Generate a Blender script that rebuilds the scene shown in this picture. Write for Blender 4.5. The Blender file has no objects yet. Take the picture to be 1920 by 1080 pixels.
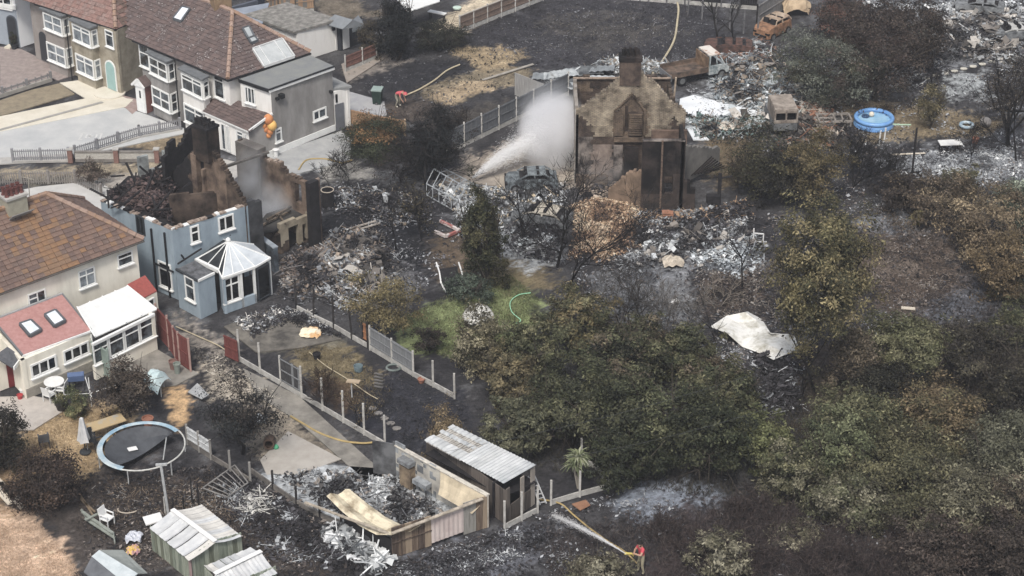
import bpy, math, random
import numpy as np
from mathutils import Vector, Matrix
R = math.radians
rnd = random.Random(7)
npr = np.random.default_rng(7)
scene = bpy.context.scene
col = scene.collection

# ------------------------------------------------------------------ camera, sky, sun, exposure
CAM_H, PITCH, FPX = 57.0, R(30), 4000.0
cam = bpy.data.cameras.new("camera")
cam.sensor_width = 36.0
cam.lens = 36.0 * FPX / 1920.0
cam.clip_start, cam.clip_end = 1.0, 6000.0
cam_o = bpy.data.objects.new("camera", cam)
cam_o.location = (0, 0, CAM_H)
cam_o.rotation_euler = (R(60), 0, 0)
col.objects.link(cam_o)
scene.camera = cam_o
world = bpy.data.worlds.new("World")
scene.world = world
world.use_nodes = True
wt = world.node_tree
sky = wt.nodes.new("ShaderNodeTexSky")
sky.sky_type = 'NISHITA'
sky.sun_disc = False
SUN_EL, SUN_AZ = R(56), R(192)          # azimuth from +Y towards +X
sky.sun_elevation = SUN_EL
sky.sun_rotation = SUN_AZ
sky.air_density, sky.dust_density, sky.ozone_density = 1.0, 4.0, 1.0
hsv = wt.nodes.new("ShaderNodeHueSaturation")
hsv.inputs["Saturation"].default_value = 0.5
wt.links.new(sky.outputs[0], hsv.inputs["Color"])
wt.links.new(hsv.outputs[0], wt.nodes["Background"].inputs[0])
wt.nodes["Background"].inputs[1].default_value = 0.085
sun = bpy.data.lights.new("sun", 'SUN')
sun.energy = 1.5
sun.angle = R(10)
sun.color = (1.0, 0.95, 0.88)
sun_o = bpy.data.objects.new("sun", sun)
sd = Vector((math.sin(SUN_AZ) * math.cos(SUN_EL), math.cos(SUN_AZ) * math.cos(SUN_EL), math.sin(SUN_EL)))
sun_o.rotation_euler = (-sd).to_track_quat('-Z', 'Y').to_euler()
sun_o.location = (0, 60, 80)
col.objects.link(sun_o)
scene.view_settings.view_transform = 'Standard'
scene.view_settings.look = 'None'
scene.view_settings.gamma = 1.0
scene.view_settings.exposure = 0.9
scene.cycles.max_bounces = 6
scene.cycles.diffuse_bounces = 3
scene.cycles.volume_bounces = 4
scene.cycles.transparent_max_bounces = 24

# ------------------------------------------------------------------ helpers
CP, SP = math.cos(PITCH), math.sin(PITCH)
def ray(px, py):
    u = (px - 960) / FPX; v = (540 - py) / FPX
    return Vector((u, CP + v * SP, -SP + v * CP))
def at(px, py, z=0.0):
    d = ray(px, py); t = (z - CAM_H) / d.z
    return Vector((d.x * t, d.y * t, z))
def proj(p):
    zz = p[2] - CAM_H
    dep = p[1] * CP - zz * SP; up = p[1] * SP + zz * CP
    return 960 + FPX * p[0] / dep, 540 - FPX * up / dep, dep
def ppm(p):                                   # photo pixels per metre at a point
    return FPX / proj(p)[2]
SAT = .72
def lin(h):
    h = h.lstrip('#'); c = [int(h[i:i + 2], 16) / 255 for i in (0, 2, 4)]
    c = [x / 12.92 if x <= .04045 else ((x + .055) / 1.055) ** 2.4 for x in c]; g = sum(c) / 3
    return tuple(g + (x - g) * SAT for x in c)

MATS = {}
def M(name, c1, c2=None, rough=.85, scale=2.0, lo=.35, hi=.65, bump=0.0, bscale=None, spec=.25, metal=0.0, stretch=None, detail=6):
    if name in MATS: return MATS[name]
    m = bpy.data.materials.new(name); m.use_nodes = True
    nt = m.node_tree; b = nt.nodes["Principled BSDF"]
    b.inputs["Roughness"].default_value = rough
    b.inputs["Specular IOR Level"].default_value = spec
    b.inputs["Metallic"].default_value = metal
    a = lin(c1) if isinstance(c1, str) else c1
    c2 = c2 or c1
    a2 = lin(c2) if isinstance(c2, str) else c2
    tc = nt.nodes.new("ShaderNodeTexCoord")
    src = tc.outputs["Object"]
    if stretch:
        mp = nt.nodes.new("ShaderNodeMapping"); mp.inputs["Scale"].default_value = stretch
        nt.links.new(src, mp.inputs[0]); src = mp.outputs[0]
    n = nt.nodes.new("ShaderNodeTexNoise"); n.inputs["Scale"].default_value = scale; n.inputs["Detail"].default_value = detail
    n.inputs["Roughness"].default_value = .65
    nt.links.new(src, n.inputs["Vector"])
    r = nt.nodes.new("ShaderNodeValToRGB")
    r.color_ramp.elements[0].position, r.color_ramp.elements[1].position = lo, hi
    r.color_ramp.elements[0].color, r.color_ramp.elements[1].color = (*a, 1), (*a2, 1)
    nt.links.new(n.outputs[0], r.inputs[0])
    nt.links.new(r.outputs[0], b.inputs["Base Color"])
    if bump:
        n2 = nt.nodes.new("ShaderNodeTexNoise"); n2.inputs["Scale"].default_value = bscale or scale * 6; n2.inputs["Detail"].default_value = 4
        nt.links.new(src, n2.inputs["Vector"])
        bp = nt.nodes.new("ShaderNodeBump"); bp.inputs["Strength"].default_value = bump; bp.inputs["Distance"].default_value = .05
        nt.links.new(n2.outputs[0], bp.inputs["Height"]); nt.links.new(bp.outputs[0], b.inputs["Normal"])
    MATS[name] = m
    return m
def brickify(m, bw=.22, bh=.075, k=.78):
    """courses of bricks pressed into a wall material: darker joints and a tone per brick"""
    nt = m.node_tree; b = nt.nodes["Principled BSDF"]; src = b.inputs["Base Color"].links[0].from_socket
    tc = nt.nodes.new("ShaderNodeTexCoord"); sp = nt.nodes.new("ShaderNodeSeparateXYZ"); cb = nt.nodes.new("ShaderNodeCombineXYZ")
    ad = nt.nodes.new("ShaderNodeMath"); ad.operation = 'ADD'
    nt.links.new(tc.outputs["Object"], sp.inputs[0]); nt.links.new(sp.outputs[0], ad.inputs[0]); nt.links.new(sp.outputs[1], ad.inputs[1]); nt.links.new(ad.outputs[0], cb.inputs[0]); nt.links.new(sp.outputs[2], cb.inputs[1])
    br = nt.nodes.new("ShaderNodeTexBrick"); br.inputs["Scale"].default_value = 1; br.inputs["Brick Width"].default_value = bw; br.inputs["Row Height"].default_value = bh; br.inputs["Mortar Size"].default_value = .012
    br.inputs["Color1"].default_value = (1.12, 1.1, 1.05, 1); br.inputs["Color2"].default_value = (k, k, k, 1); br.inputs["Mortar"].default_value = (.55, .55, .55, 1); br.inputs["Bias"].default_value = -.1
    nt.links.new(cb.outputs[0], br.inputs["Vector"])
    mx = nt.nodes.new("ShaderNodeVectorMath"); mx.operation = 'MULTIPLY'; nt.links.new(src, mx.inputs[0]); nt.links.new(br.outputs["Color"], mx.inputs[1]); nt.links.new(mx.outputs[0], b.inputs["Base Color"])
    return m
def attr_mat(name, rough=.8, transl=0.0, bump=0.0, noise=0.0):
    m = bpy.data.materials.new(name); m.use_nodes = True
    nt = m.node_tree; b = nt.nodes["Principled BSDF"]
    b.inputs["Roughness"].default_value = rough; b.inputs["Specular IOR Level"].default_value = .2
    a = nt.nodes.new("ShaderNodeAttribute"); a.attribute_name = "Col"
    out = a.outputs["Color"]
    nt.links.new(out, b.inputs["Base Color"])
    if transl:
        t = nt.nodes.new("ShaderNodeBsdfTranslucent"); nt.links.new(out, t.inputs[0])
        mx = nt.nodes.new("ShaderNodeMixShader"); mx.inputs[0].default_value = transl
        nt.links.new(b.outputs[0], mx.inputs[1]); nt.links.new(t.outputs[0], mx.inputs[2])
        nt.links.new(mx.outputs[0], nt.nodes["Material Output"].inputs[0])
    MATS[name] = m
    return m
def spray_mat():
    m = attr_mat("spray", .5, .5); nt = m.node_tree; o = nt.nodes["Material Output"]; s = o.inputs[0].links[0].from_socket
    t = nt.nodes.new("ShaderNodeBsdfTransparent"); mx = nt.nodes.new("ShaderNodeMixShader"); mx.inputs[0].default_value = .6
    nt.links.new(t.outputs[0], mx.inputs[1]); nt.links.new(s, mx.inputs[2]); nt.links.new(mx.outputs[0], o.inputs[0]); return m
SPRAY = spray_mat()
LEAF = attr_mat("leaf", .65, .22)
SCRAP = attr_mat("scrap", .75)
def glass_mat(name, c, rough=.08, c2=None):
    m = M(name, c, c2 or c, rough=rough, spec=.6, scale=1.7, lo=.42, hi=.6)
    return m

ORG = {}
class MB:
    def __init__(s, T=None):
        s.v, s.f, s.m, s.T = [], [], [], T
    def add(s, vs, fs, m=0):
        o = len(s.v)
        if s.T is not None: vs = [s.T @ Vector(v) for v in vs]
        s.v += [tuple(v) for v in vs]; s.f += [tuple(i + o for i in f) for f in fs]; s.m += [m] * len(fs)
    def hexa(s, c, m=0):                          # four bottom corners counter-clockwise, four top corners
        s.add(c, [(3, 2, 1, 0), (4, 5, 6, 7), (0, 1, 5, 4), (1, 2, 6, 5), (2, 3, 7, 6), (3, 0, 4, 7)], m)
    def box(s, x0, x1, y0, y1, z0, z1, m=0):
        s.hexa([(x0, y0, z0), (x1, y0, z0), (x1, y1, z0), (x0, y1, z0), (x0, y0, z1), (x1, y0, z1), (x1, y1, z1), (x0, y1, z1)], m)
    def obox(s, c, u, v, w, m=0):
        c, u, v, w = map(Vector, (c, u, v, w))
        s.hexa([c - u - v - w, c + u - v - w, c + u + v - w, c - u + v - w, c - u - v + w, c + u - v + w, c + u + v + w, c - u + v + w], m)
    def bar(s, p, q, w=.05, h=None, m=0):
        p, q = Vector(p), Vector(q); h = h or w; d = q - p
        if d.length < 1e-6: return
        d.normalize()
        up = Vector((0, 0, 1)) if abs(d.z) < .95 else Vector((1, 0, 0))
        a = d.cross(up).normalized() * w / 2; b = a.cross(d).normalized() * h / 2
        s.add([p - a - b, p + a - b, p + a + b, p - a + b, q - a - b, q + a - b, q + a + b, q - a + b],
              [(0, 1, 2, 3), (7, 6, 5, 4), (0, 4, 5, 1), (1, 5, 6, 2), (2, 6, 7, 3), (3, 7, 4, 0)], m)
    def tube(s, pts, r, n=6, m=0, cap=True, closed=False):
        pts = [Vector(p) for p in pts]; k = len(pts)
        rs = r if isinstance(r, (list, tuple)) else [r] * k
        vs, fs = [], []; prev = None
        for i, p in enumerate(pts):
            if closed: d = pts[(i + 1) % k] - pts[i - 1]
            else: d = pts[min(i + 1, k - 1)] - pts[max(i - 1, 0)]
            if d.length < 1e-9: d = Vector((0, 0, 1))
            d.normalize()
            up = prev if prev is not None else (Vector((0, 0, 1)) if abs(d.z) < .9 else Vector((1, 0, 0)))
            a = d.cross(up)
            if a.length < 1e-4: a = d.cross(Vector((0, 1, .1)))
            a.normalize(); b = a.cross(d).normalized(); prev = b
            for j in range(n):
                t = 2 * math.pi * j / n
                vs.append(p + (a * math.cos(t) + b * math.sin(t)) * rs[i])
        for i in range(k if closed else k - 1):
            i2 = (i + 1) % k
            for j in range(n):
                fs.append((i * n + j, i * n + (j + 1) % n, i2 * n + (j + 1) % n, i2 * n + j))
        if cap and not closed:
            fs.append(tuple(range(n))[::-1]); fs.append(tuple((k - 1) * n + j for j in range(n)))
        s.add(vs, fs, m)
    def prism(s, pts, off, m=0):                  # polygon swept by a vector
        pts = [Vector(p) for p in pts]; off = Vector(off); n = len(pts)
        s.add(pts + [p + off for p in pts],
              [tuple(range(n))[::-1], tuple(range(n, 2 * n))] + [(i, (i + 1) % n, n + (i + 1) % n, n + i) for i in range(n)], m)
    def lathe(s, prof, c=(0, 0, 0), n=16, m=0, sx=1, sy=1):
        vs, fs = [], []
        for (r, z) in prof:
            for j in range(n):
                t = 2 * math.pi * j / n
                vs.append((c[0] + r * math.cos(t) * sx, c[1] + r * math.sin(t) * sy, c[2] + z))
        for i in range(len(prof) - 1):
            for j in range(n):
                fs.append((i * n + j, i * n + (j + 1) % n, (i + 1) * n + (j + 1) % n, (i + 1) * n + j))
        s.add(vs, fs, m)
    def ball(s, c, r, n=8, m=0, sz=1.0):
        s.lathe([(max(.001, r * math.sin(math.pi * i / n)), -r * sz * math.cos(math.pi * i / n)) for i in range(n + 1)], c, n + 2, m)
    def build(s, name, mats, parent=None, smooth=False, loc=None):
        return mesh_obj(name, s.v, s.f, mats, parent, smooth, loc, s.m)
def org(o):
    while o.parent: o = o.parent
    return o.location.copy()
def mesh_obj(name, v, f, mats, parent=None, smooth=False, loc=None, mi=None):
    me = bpy.data.meshes.new(name)
    L = org(parent) if parent else Vector(loc or (0, 0, 0))
    va = np.asarray(v, dtype=np.float32).reshape(-1, 3) - np.array(L, dtype=np.float32)
    me.from_pydata(va.tolist(), [], f)
    for m in (mats if isinstance(mats, (list, tuple)) else [mats]): me.materials.append(m)
    if mi is not None and any(mi): me.polygons.foreach_set("material_index", mi)
    if smooth: me.polygons.foreach_set("use_smooth", [True] * len(me.polygons))
    me.update()
    o = bpy.data.objects.new(name, me); col.objects.link(o)
    if parent: o.parent = parent
    else: o.location = L
    return o
def quads_obj(name, V, C, mat, parent=None, loc=None):
    """V (n,4,3) world corners, C (n,3) colours: one loose quad each."""
    n = len(V)
    L = org(parent) if parent else Vector(loc or (0, 0, 0))
    me = bpy.data.meshes.new(name)
    va = (V.reshape(-1, 3) - np.array(L)).astype(np.float32)
    me.vertices.add(4 * n); me.vertices.foreach_set("co", va.ravel())
    me.loops.add(4 * n); me.loops.foreach_set("vertex_index", np.arange(4 * n, dtype=np.int32))
    me.polygons.add(n); me.polygons.foreach_set("loop_start", np.arange(0, 4 * n, 4, dtype=np.int32))
    me.update(calc_edges=True)
    ca = me.color_attributes.new("Col", 'FLOAT_COLOR', 'POINT')
    cc = np.ones((4 * n, 4), dtype=np.float32); cc[:, :3] = np.repeat(C, 4, axis=0)
    ca.data.foreach_set("color", cc.ravel())
    me.materials.append(mat)
    o = bpy.data.objects.new(name, me); col.objects.link(o)
    if parent: o.parent = parent
    else: o.location = L
    return o
def thing(name, label, cat, loc, group=None):
    o = bpy.data.objects.new(name, None); col.objects.link(o)
    o.empty_display_size = .3; o.location = Vector(loc)
    o["label"] = label; o["category"] = cat
    if group: o["group"] = group
    return o
def tag(o, label, cat, group=None, kind=None):
    o["label"] = label; o["category"] = cat
    if group: o["group"] = group
    if kind: o["kind"] = kind
    return o
def struct(o): o["kind"] = "structure"; return o
def stuff(o): o["kind"] = "stuff"; return o
def dup(root, loc, label=None, rz=None):
    r = root.copy(); col.objects.link(r); r.location = loc
    if rz is not None: r.rotation_euler.z = rz
    if label: r["label"] = label
    for ch in list(root.children):
        c = ch.copy(); col.objects.link(c); c.parent = r
        for g in list(ch.children):
            d = g.copy(); col.objects.link(d); d.parent = c
    return r
def TR(p, deg): return Matrix.Translation(Vector(p)) @ Matrix.Rotation(R(deg), 4, 'Z')
def xy(v): return Vector((v[0], v[1]))

class Wall:
    """a vertical wall line from p to q; its outer face looks to the right of p->q."""
    def __init__(s, p, q):
        s.p, s.q = xy(p), xy(q); d = s.q - s.p; s.L = d.length; s.u = d.normalized(); s.n = Vector((s.u.y, -s.u.x))
    def pt(s, a, z, d=0.0):
        w = s.p + s.u * a + s.n * d; return Vector((w.x, w.y, z))
    def hit(s, px, py):
        d = ray(px, py); den = d.x * s.n.x + d.y * s.n.y
        t = (s.p.x * s.n.x + s.p.y * s.n.y) / den
        w = Vector((d.x * t, d.y * t)); return (w - s.p).dot(s.u), CAM_H + d.z * t
    def box(s, mb, a0, a1, z0, z1, d0, d1, m=0):
        mb.hexa([s.pt(a0, z0, d1), s.pt(a1, z0, d1), s.pt(a1, z0, d0), s.pt(a0, z0, d0),
                 s.pt(a0, z1, d1), s.pt(a1, z1, d1), s.pt(a1, z1, d0), s.pt(a0, z1, d0)], m)
    def cells(s, mb, top, cell=.2, thick=.25, holes=(), zmax=8.0, m=0, mfun=None, bottom=0.0):
        """masonry built in small courses up to a ragged line top(a), with rectangular holes (a0,a1,z0,z1)."""
        nx = max(1, int(round(s.L / cell))); nz = int(zmax / cell)
        dx = s.L / nx
        def solid(i, k):
            if i < 0 or i >= nx or k < 0 or k >= nz: return False
            a = (i + .5) * dx; z = (k + .5) * cell
            if z > top(a) or z < (bottom(a) if callable(bottom) else bottom): return False
            return not any(h[0] < a < h[1] and h[2] < z < h[3] for h in holes)
        g = [[solid(i, k) for k in range(nz)] for i in range(nx)]
        S = lambda i, k: 0 <= i < nx and 0 <= k < nz and g[i][k]
        for i in range(nx):
            for k in range(nz):
                if not g[i][k]: continue
                a0, a1, z0, z1 = i * dx, (i + 1) * dx, k * cell, (k + 1) * cell
                mm = mfun((a0 + a1) / 2, (z0 + z1) / 2) if mfun else m
                A = [s.pt(a0, z0, 0), s.pt(a1, z0, 0), s.pt(a1, z1, 0), s.pt(a0, z1, 0),
                     s.pt(a0, z0, -thick), s.pt(a1, z0, -thick), s.pt(a1, z1, -thick), s.pt(a0, z1, -thick)]
                F = [(0, 1, 2, 3), (5, 4, 7, 6)]
                if not S(i - 1, k): F.append((4, 0, 3, 7))
                if not S(i + 1, k): F.append((1, 5, 6, 2))
                if not S(i, k + 1): F.append((3, 2, 6, 7))
                if not S(i, k - 1): F.append((0, 4, 5, 1))
                mb.add(A, F, mm)

WHITE = M("white_upvc", "#e4e5e2", "#d6d8d6", rough=.45, scale=3)
ORD = ["first", "second", "third", "fourth", "fifth", "sixth", "seventh", "eighth"]
GLASS = glass_mat("window_glass", "#15191d", .1, "#59636b")
GLASS_DARK = glass_mat("dark_glass", "#0d1013", .12, "#1d2226")
GLASS_NET = glass_mat("curtained_glass", "#8d979f", .15, "#59636b")
def window(house, wall, lb, rt, cols=(.5,), tops=(), bottoms=(), glass=None, sill=True, fr=.07, d=.0, mat=None, name="window"):
    """frame + panes on a wall between two photo points (lower-left, upper-right); tops: transom fraction per column (0 none)."""
    if len(lb) == 2 and lb[0] > 30 or isinstance(lb[0], int):
        a0, z0 = wall.hit(*lb); a1, z1 = wall.hit(*rt)
    else:
        (a0, z0), (a1, z1) = lb, rt
    if a1 < a0: a0, a1 = a1, a0
    if z1 < z0 + .3: z1 = z0 + .9
    glass = glass or GLASS
    mb = MB()
    wall.box(mb, a0, a0 + fr, z0, z1, d + .003, d + .06); wall.box(mb, a1 - fr, a1, z0, z1, d + .003, d + .06)
    wall.box(mb, a0 + fr, a1 - fr, z0, z0 + fr, d + .003, d + .06); wall.box(mb, a0 + fr, a1 - fr, z1 - fr, z1, d + .003, d + .06)
    xs = [a0 + fr] + [a0 + (a1 - a0) * c for c in cols] + [a1 - fr]
    rects = []
    for i in range(len(xs) - 1):
        l, r = xs[i], xs[i + 1]
        if i > 0: l += fr * .4
        if i < len(xs) - 2: r -= fr * .4
        if i > 0: wall.box(mb, xs[i] - fr * .4, xs[i] + fr * .4, z0 + fr, z1 - fr, d + .003, d + .056)
        t = tops[i] if i < len(tops) else 0
        if t:
            zt = z0 + (z1 - z0) * t
            wall.box(mb, l, r, zt - fr * .4, zt + fr * .4, d + .003, d + .052)
            rects += [(l, r, z0 + fr, zt - fr * .4), (l, r, zt + fr * .4, z1 - fr)]
        else: rects.append((l, r, z0 + fr, z1 - fr))
    o = mb.build(name, mat or WHITE, house)
    for (l, r, b, t) in rects:
        p = MB(); wall.box(p, l, r, b, t, d + .002, d + .02); p.build("pane", glass, o)
    if sill:
        p = MB(); wall.box(p, a0 - .05, a1 + .05, z0 - .07, z0 - .002, d + .002, d + .13); p.build("sill", mat or WHITE, o)
    return o
def wall_part(house, p, q, z0, z1, mat, name="wall", th=.2):
    w = Wall(p, q); mb = MB(); w.box(mb, 0, w.L, z0, z1, -th, 0); mb.build(name, mat, house); return w
def slab(house, pts, th, mat, name):
    mb = MB(); mb.prism([Vector(p) - Vector((0, 0, th)) for p in pts], (0, 0, th)); return mb.build(name, mat, house)
def inpoly(x, y, P):
    c = np.zeros(np.shape(x), bool); n = len(P); j = n - 1
    for i in range(n):
        xi, yi, xj, yj = P[i][0], P[i][1], P[j][0], P[j][1]
        if yi != yj:
            c ^= ((yi > y) != (yj > y)) & (x < (xj - xi) * (y - yi) / (yj - yi) + xi)
        j = i
    return c
def segdist(x, y, P):
    d = np.full(np.shape(x), 1e9)
    n = len(P)
    for i in range(n):
        ax, ay = P[i][0], P[i][1]; bx, by = P[(i + 1) % n][0], P[(i + 1) % n][1]
        L2 = (bx - ax) ** 2 + (by - ay) ** 2 + 1e-9
        t = np.clip(((x - ax) * (bx - ax) + (y - ay) * (by - ay)) / L2, 0, 1)
        d = np.minimum(d, np.hypot(x - ax - t * (bx - ax), y - ay - t * (by - ay)))
    return d
def sample(poly, n, z=0.0):
    P = [at(a, b, z) for a, b in poly]
    xs = [p.x for p in P]; ys = [p.y for p in P]
    out = np.zeros((0, 2))
    while len(out) < n:
        q = np.column_stack([npr.uniform(min(xs), max(xs), 2 * n), npr.uniform(min(ys), max(ys), 2 * n)])
        out = np.vstack([out, q[inpoly(q[:, 0], q[:, 1], P)]])
    return out[:n]
def tones(pal, n, jit=.18):
    A = np.array([lin(p) for p in pal]); i = npr.integers(0, len(pal), n); j = npr.integers(0, len(pal), n)
    t = npr.random((n, 1)); c = A[i] * t + A[j] * (1 - t)
    return c * (1 + npr.uniform(-jit, jit, (n, 1)))
def vnoise(x, y, seed, scale):
    """smooth value noise on arrays"""
    g = np.random.default_rng(seed).random((256, 256))
    u, v = x / scale + 1000, y / scale + 1000
    i, j = np.floor(u).astype(int), np.floor(v).astype(int); fu, fv = u - i, v - j
    fu = fu * fu * (3 - 2 * fu); fv = fv * fv * (3 - 2 * fv)
    a = g[i % 256, j % 256]; b = g[(i + 1) % 256, j % 256]; c = g[i % 256, (j + 1) % 256]; d = g[(i + 1) % 256, (j + 1) % 256]
    return (a * (1 - fu) + b * fu) * (1 - fv) + (c * (1 - fu) + d * fu) * fv
def fbm(x, y, seed, scale):
    return sum(vnoise(x, y, seed + k, scale / 2 ** k) / 2 ** k for k in range(4)) / 1.875

# ------------------------------------------------------------------ ground
ZONES = [  # colour, softness m, strength, photo outline of the patch on the ground
 ("#4b423c", 1.5, .8, [(0, 860), (250, 860), (420, 900), (520, 960), (600, 1000), (700, 1080), (100, 1080), (0, 900)]),
 ("#c3a283", .35, 1, [(-60, 945), (20, 950), (60, 958), (85, 985), (112, 1015), (150, 1070), (160, 1100), (-60, 1120)]),
 ("#b0956a", .8, 1, [(50, 800), (110, 770), (165, 750), (235, 752), (250, 790), (200, 820), (185, 870), (150, 905), (90, 890), (40, 850)]),
 ("#8a6f4c", 1., .8, [(0, 850), (60, 860), (80, 920), (20, 945), (-20, 945)]),
 ("#c09a66", .4, 1, [(296, 708), (330, 712), (356, 745), (362, 790), (330, 805), (318, 790), (310, 740)]),
 ("#8c8378", .8, .9, [(330, 590), (420, 640), (460, 660), (470, 690), (440, 690), (390, 660), (330, 640)]),
 ("#a59a88", .7, 1, [(365, 668), (430, 690), (500, 722), (560, 760), (600, 800), (540, 790), (470, 760), (400, 745), (366, 720)]),
 ("#8f8370", .7, .9, [(400, 745), (520, 770), (620, 830), (640, 860), (560, 850), (490, 860), (470, 800)]),
 ("#776a4b", .9, 1, [(545, 650), (600, 636), (655, 655), (700, 690), (740, 735), (690, 745), (620, 720), (560, 690)]),
 ("#5c4733", .9, .9, [(600, 700), (690, 720), (730, 760), (700, 790), (640, 770), (590, 730)]),
 ("#2f3038", .8, 1, [(690, 725), (745, 690), (870, 745), (890, 790), (840, 850), (760, 850), (690, 800), (640, 780)]),
 ("#6f6b5d", .6, .8, [(470, 600), (560, 610), (640, 640), (560, 655), (480, 660)]),
 ("#7a8650", .8, 1, [(750, 600), (830, 556), (905, 530), (960, 515), (1010, 560), (1005, 650), (940, 690), (820, 665), (745, 655)]),
 ("#6f6144", 1., .9, [(930, 470), (1000, 480), (1030, 530), (960, 545), (900, 540)]),
 ("#65533d", 1., .8, [(800, 450), (880, 430), (900, 500), (840, 520), (800, 490)]),
 ("#38373d", 1.2, .9, [(850, 60), (1010, 5), (1340, -40), (1350, 80), (1150, 130), (1000, 130), (900, 90)]),
 ("#55504a", 2., .6, [(1010, 40), (1160, 20), (1260, 60), (1120, 90)]),
 ("#9c8763", .5, 1, [(845, 92), (882, 84), (975, 92), (990, 106), (955, 118), (990, 140), (950, 160), (905, 150), (885, 120)]),
 ("#7d7058", .5, 1, [(780, 160), (860, 140), (930, 128), (1000, 126), (990, 150), (920, 165), (850, 195), (790, 188)]),
 ("#a28c6a", .4, 1, [(800, 175), (850, 160), (905, 150), (930, 165), (890, 175), (850, 197), (822, 190)]),
 ("#2c2c31", .6, 1, [(660, 140), (780, 115), (870, 110), (880, 130), (760, 175), (690, 170)]),
 ("#50463f", .6, .9, [(720, 190), (790, 180), (850, 200), (800, 230), (730, 225)]),
 ("#4a4540", .8, .9, [(850, 205), (960, 180), (975, 200), (890, 240), (840, 235)]),
 ("#8d8173", .7, 1, [(835, 330), (872, 300), (950, 262), (1070, 200), (1085, 345), (940, 350), (880, 352)]),
 ("#b9a98c", .4, 1, [(800, 42), (850, 22), (930, -20), (1040, -20), (870, 62), (800, 60)]),
 ("#8b8177", .5, .8, [(640, 130), (690, 112), (740, 100), (760, 115), (690, 140), (650, 160)]),
 ("#8f9295", .7, 1, [(640, 290), (560, 290), (500, 330), (560, 330), (650, 310)]),
 ("#8e8b84", .8, .9, [(590, 300), (660, 290), (700, 330), (610, 345)]),
 ("#24252a", 1., 1, [(600, 350), (720, 340), (800, 400), (800, 520), (700, 500), (600, 420)]),
 ("#67676a", 1., .8, [(640, 480), (740, 500), (800, 545), (760, 575), (660, 545)]),
 ("#a9b0b6", .6, .8, [(900, 330), (1050, 345), (1000, 380), (960, 470), (860, 400), (870, 350)]),
 ("#9aa0a4", .8, .8, [(960, 440), (1030, 440), (1060, 480), (1000, 500), (940, 480)]),
 ("#aeb4b8", .6, .9, [(1270, 185), (1330, 175), (1440, 200), (1420, 235), (1300, 245)]),
 ("#989ea4", .9, .9, [(1330, 120), (1420, 110), (1500, 160), (1440, 190), (1340, 170)]),
 ("#77664a", .8, .9, [(1330, 262), (1400, 255), (1420, 320), (1360, 350), (1320, 300)]),
 ("#8a795a", .8, .9, [(1560, 195), (1640, 188), (1740, 205), (1830, 215), (1900, 225), (1850, 250), (1700, 262), (1620, 260)]),
 ("#8b9096", 1.2, .85, [(1640, 305), (1740, 280), (1930, 270), (1930, 340), (1830, 345), (1740, 325)]),
 ("#c4c8ca", .7, .9, [(1760, 315), (1800, 310), (1830, 350), (1800, 352)]),
 ("#9aa0a2", .9, .9, [(1760, 145), (1850, 130), (1870, 180), (1780, 178)]),
 ("#7a7d82", 1.2, .8, [(1720, 40), (1930, 30), (1930, 120), (1760, 130)]),
 ("#7b8088", .9, .8, [(1600, 405), (1720, 395), (1760, 440), (1640, 450)]),
 ("#5c4d41", 1.4, .9, [(1620, 430), (1760, 430), (1800, 540), (1700, 600), (1600, 560)]),
 ("#75675a", .9, .6, [(1660, 470), (1750, 500), (1720, 530), (1640, 510)]),
 ("#666b76", 1., .8, [(1720, 560), (1830, 540), (1880, 580), (1760, 610)]),
 ("#7d8084", .9, .8, [(1110, 515), (1200, 500), (1290, 510), (1310, 590), (1220, 615), (1130, 590)]),
 ("#5a4a3e", 1.2, .8, [(1300, 500), (1440, 490), (1450, 560), (1330, 590)]),
 ("#8d9095", .8, .8, [(1180, 500), (1300, 470), (1420, 450), (1430, 500), (1240, 520)]),
 ("#7d8796", .7, .9, [(1140, 935), (1220, 905), (1330, 905), (1365, 935), (1320, 965), (1190, 975)]),
 ("#62656f", .9, .8, [(760, 1050), (900, 1010), (1010, 980), (1000, 1040), (900, 1090), (780, 1090)]),
 ("#3b2f2e", 1.6, .9, [(1250, 960), (1420, 930), (1600, 1000), (1930, 1000), (1930, 1110), (1200, 1110)]),
 ("#43382f", 1.6, .9, [(1450, 640), (1930, 600), (1930, 900), (1500, 900)]),
 ("#7e858c", .6, .7, [(480, 880), (600, 860), (800, 920), (860, 960), (720, 960), (560, 920)]),
 ("#8c7a5c", .6, .9, [(225, 270), (300, 245), (370, 250), (350, 275), (290, 285)]),
 ("#a8a095", .6, .9, [(140, 330), (360, 300), (360, 345), (200, 350)]),
 ("#97896f", .6, .9, [(0, 318), (140, 312), (300, 305), (250, 325), (0, 335)]),
 ("#7f7868", .7, .9, [(60, 330), (150, 325), (190, 352), (60, 345)]),
 ("#6e6353", .7, .9, [(570, 5), (650, -10), (720, 30), (640, 40)]),
]
def axis(a, b, st, far):
    mid = np.arange(a, b + st / 2, st)
    return np.concatenate([[a - f for f in far[::-1]], mid, [b + f for f in far]])
GX = axis(-42, 42, .16, [2, 8, 40, 200, 1500]); GY = axis(68, 150, .16, [2, 8, 40, 200, 1500])
XX, YY = np.meshgrid(GX, GY, indexing='ij')
colr = np.zeros(XX.shape + (3,))
nA = fbm(XX, YY, 11, 3.5); nB = fbm(XX, YY, 31, .9); nC = fbm(XX, YY, 51, 9.0); nD = fbm(XX, YY, 71, .42)
b0, b1, b2 = np.array(lin("#302f33")), np.array(lin("#49484a")), np.array(lin("#74767b"))
t = np.clip((nA * .6 + nB * .4 - .35) / .35, 0, 1)[..., None]
colr = b0 * (1 - t) + b1 * t
t = np.clip((nB * .55 + nC * .45 - .56) / .16, 0, 1)[..., None] * .55
colr = colr * (1 - t) + b2 * t
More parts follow.
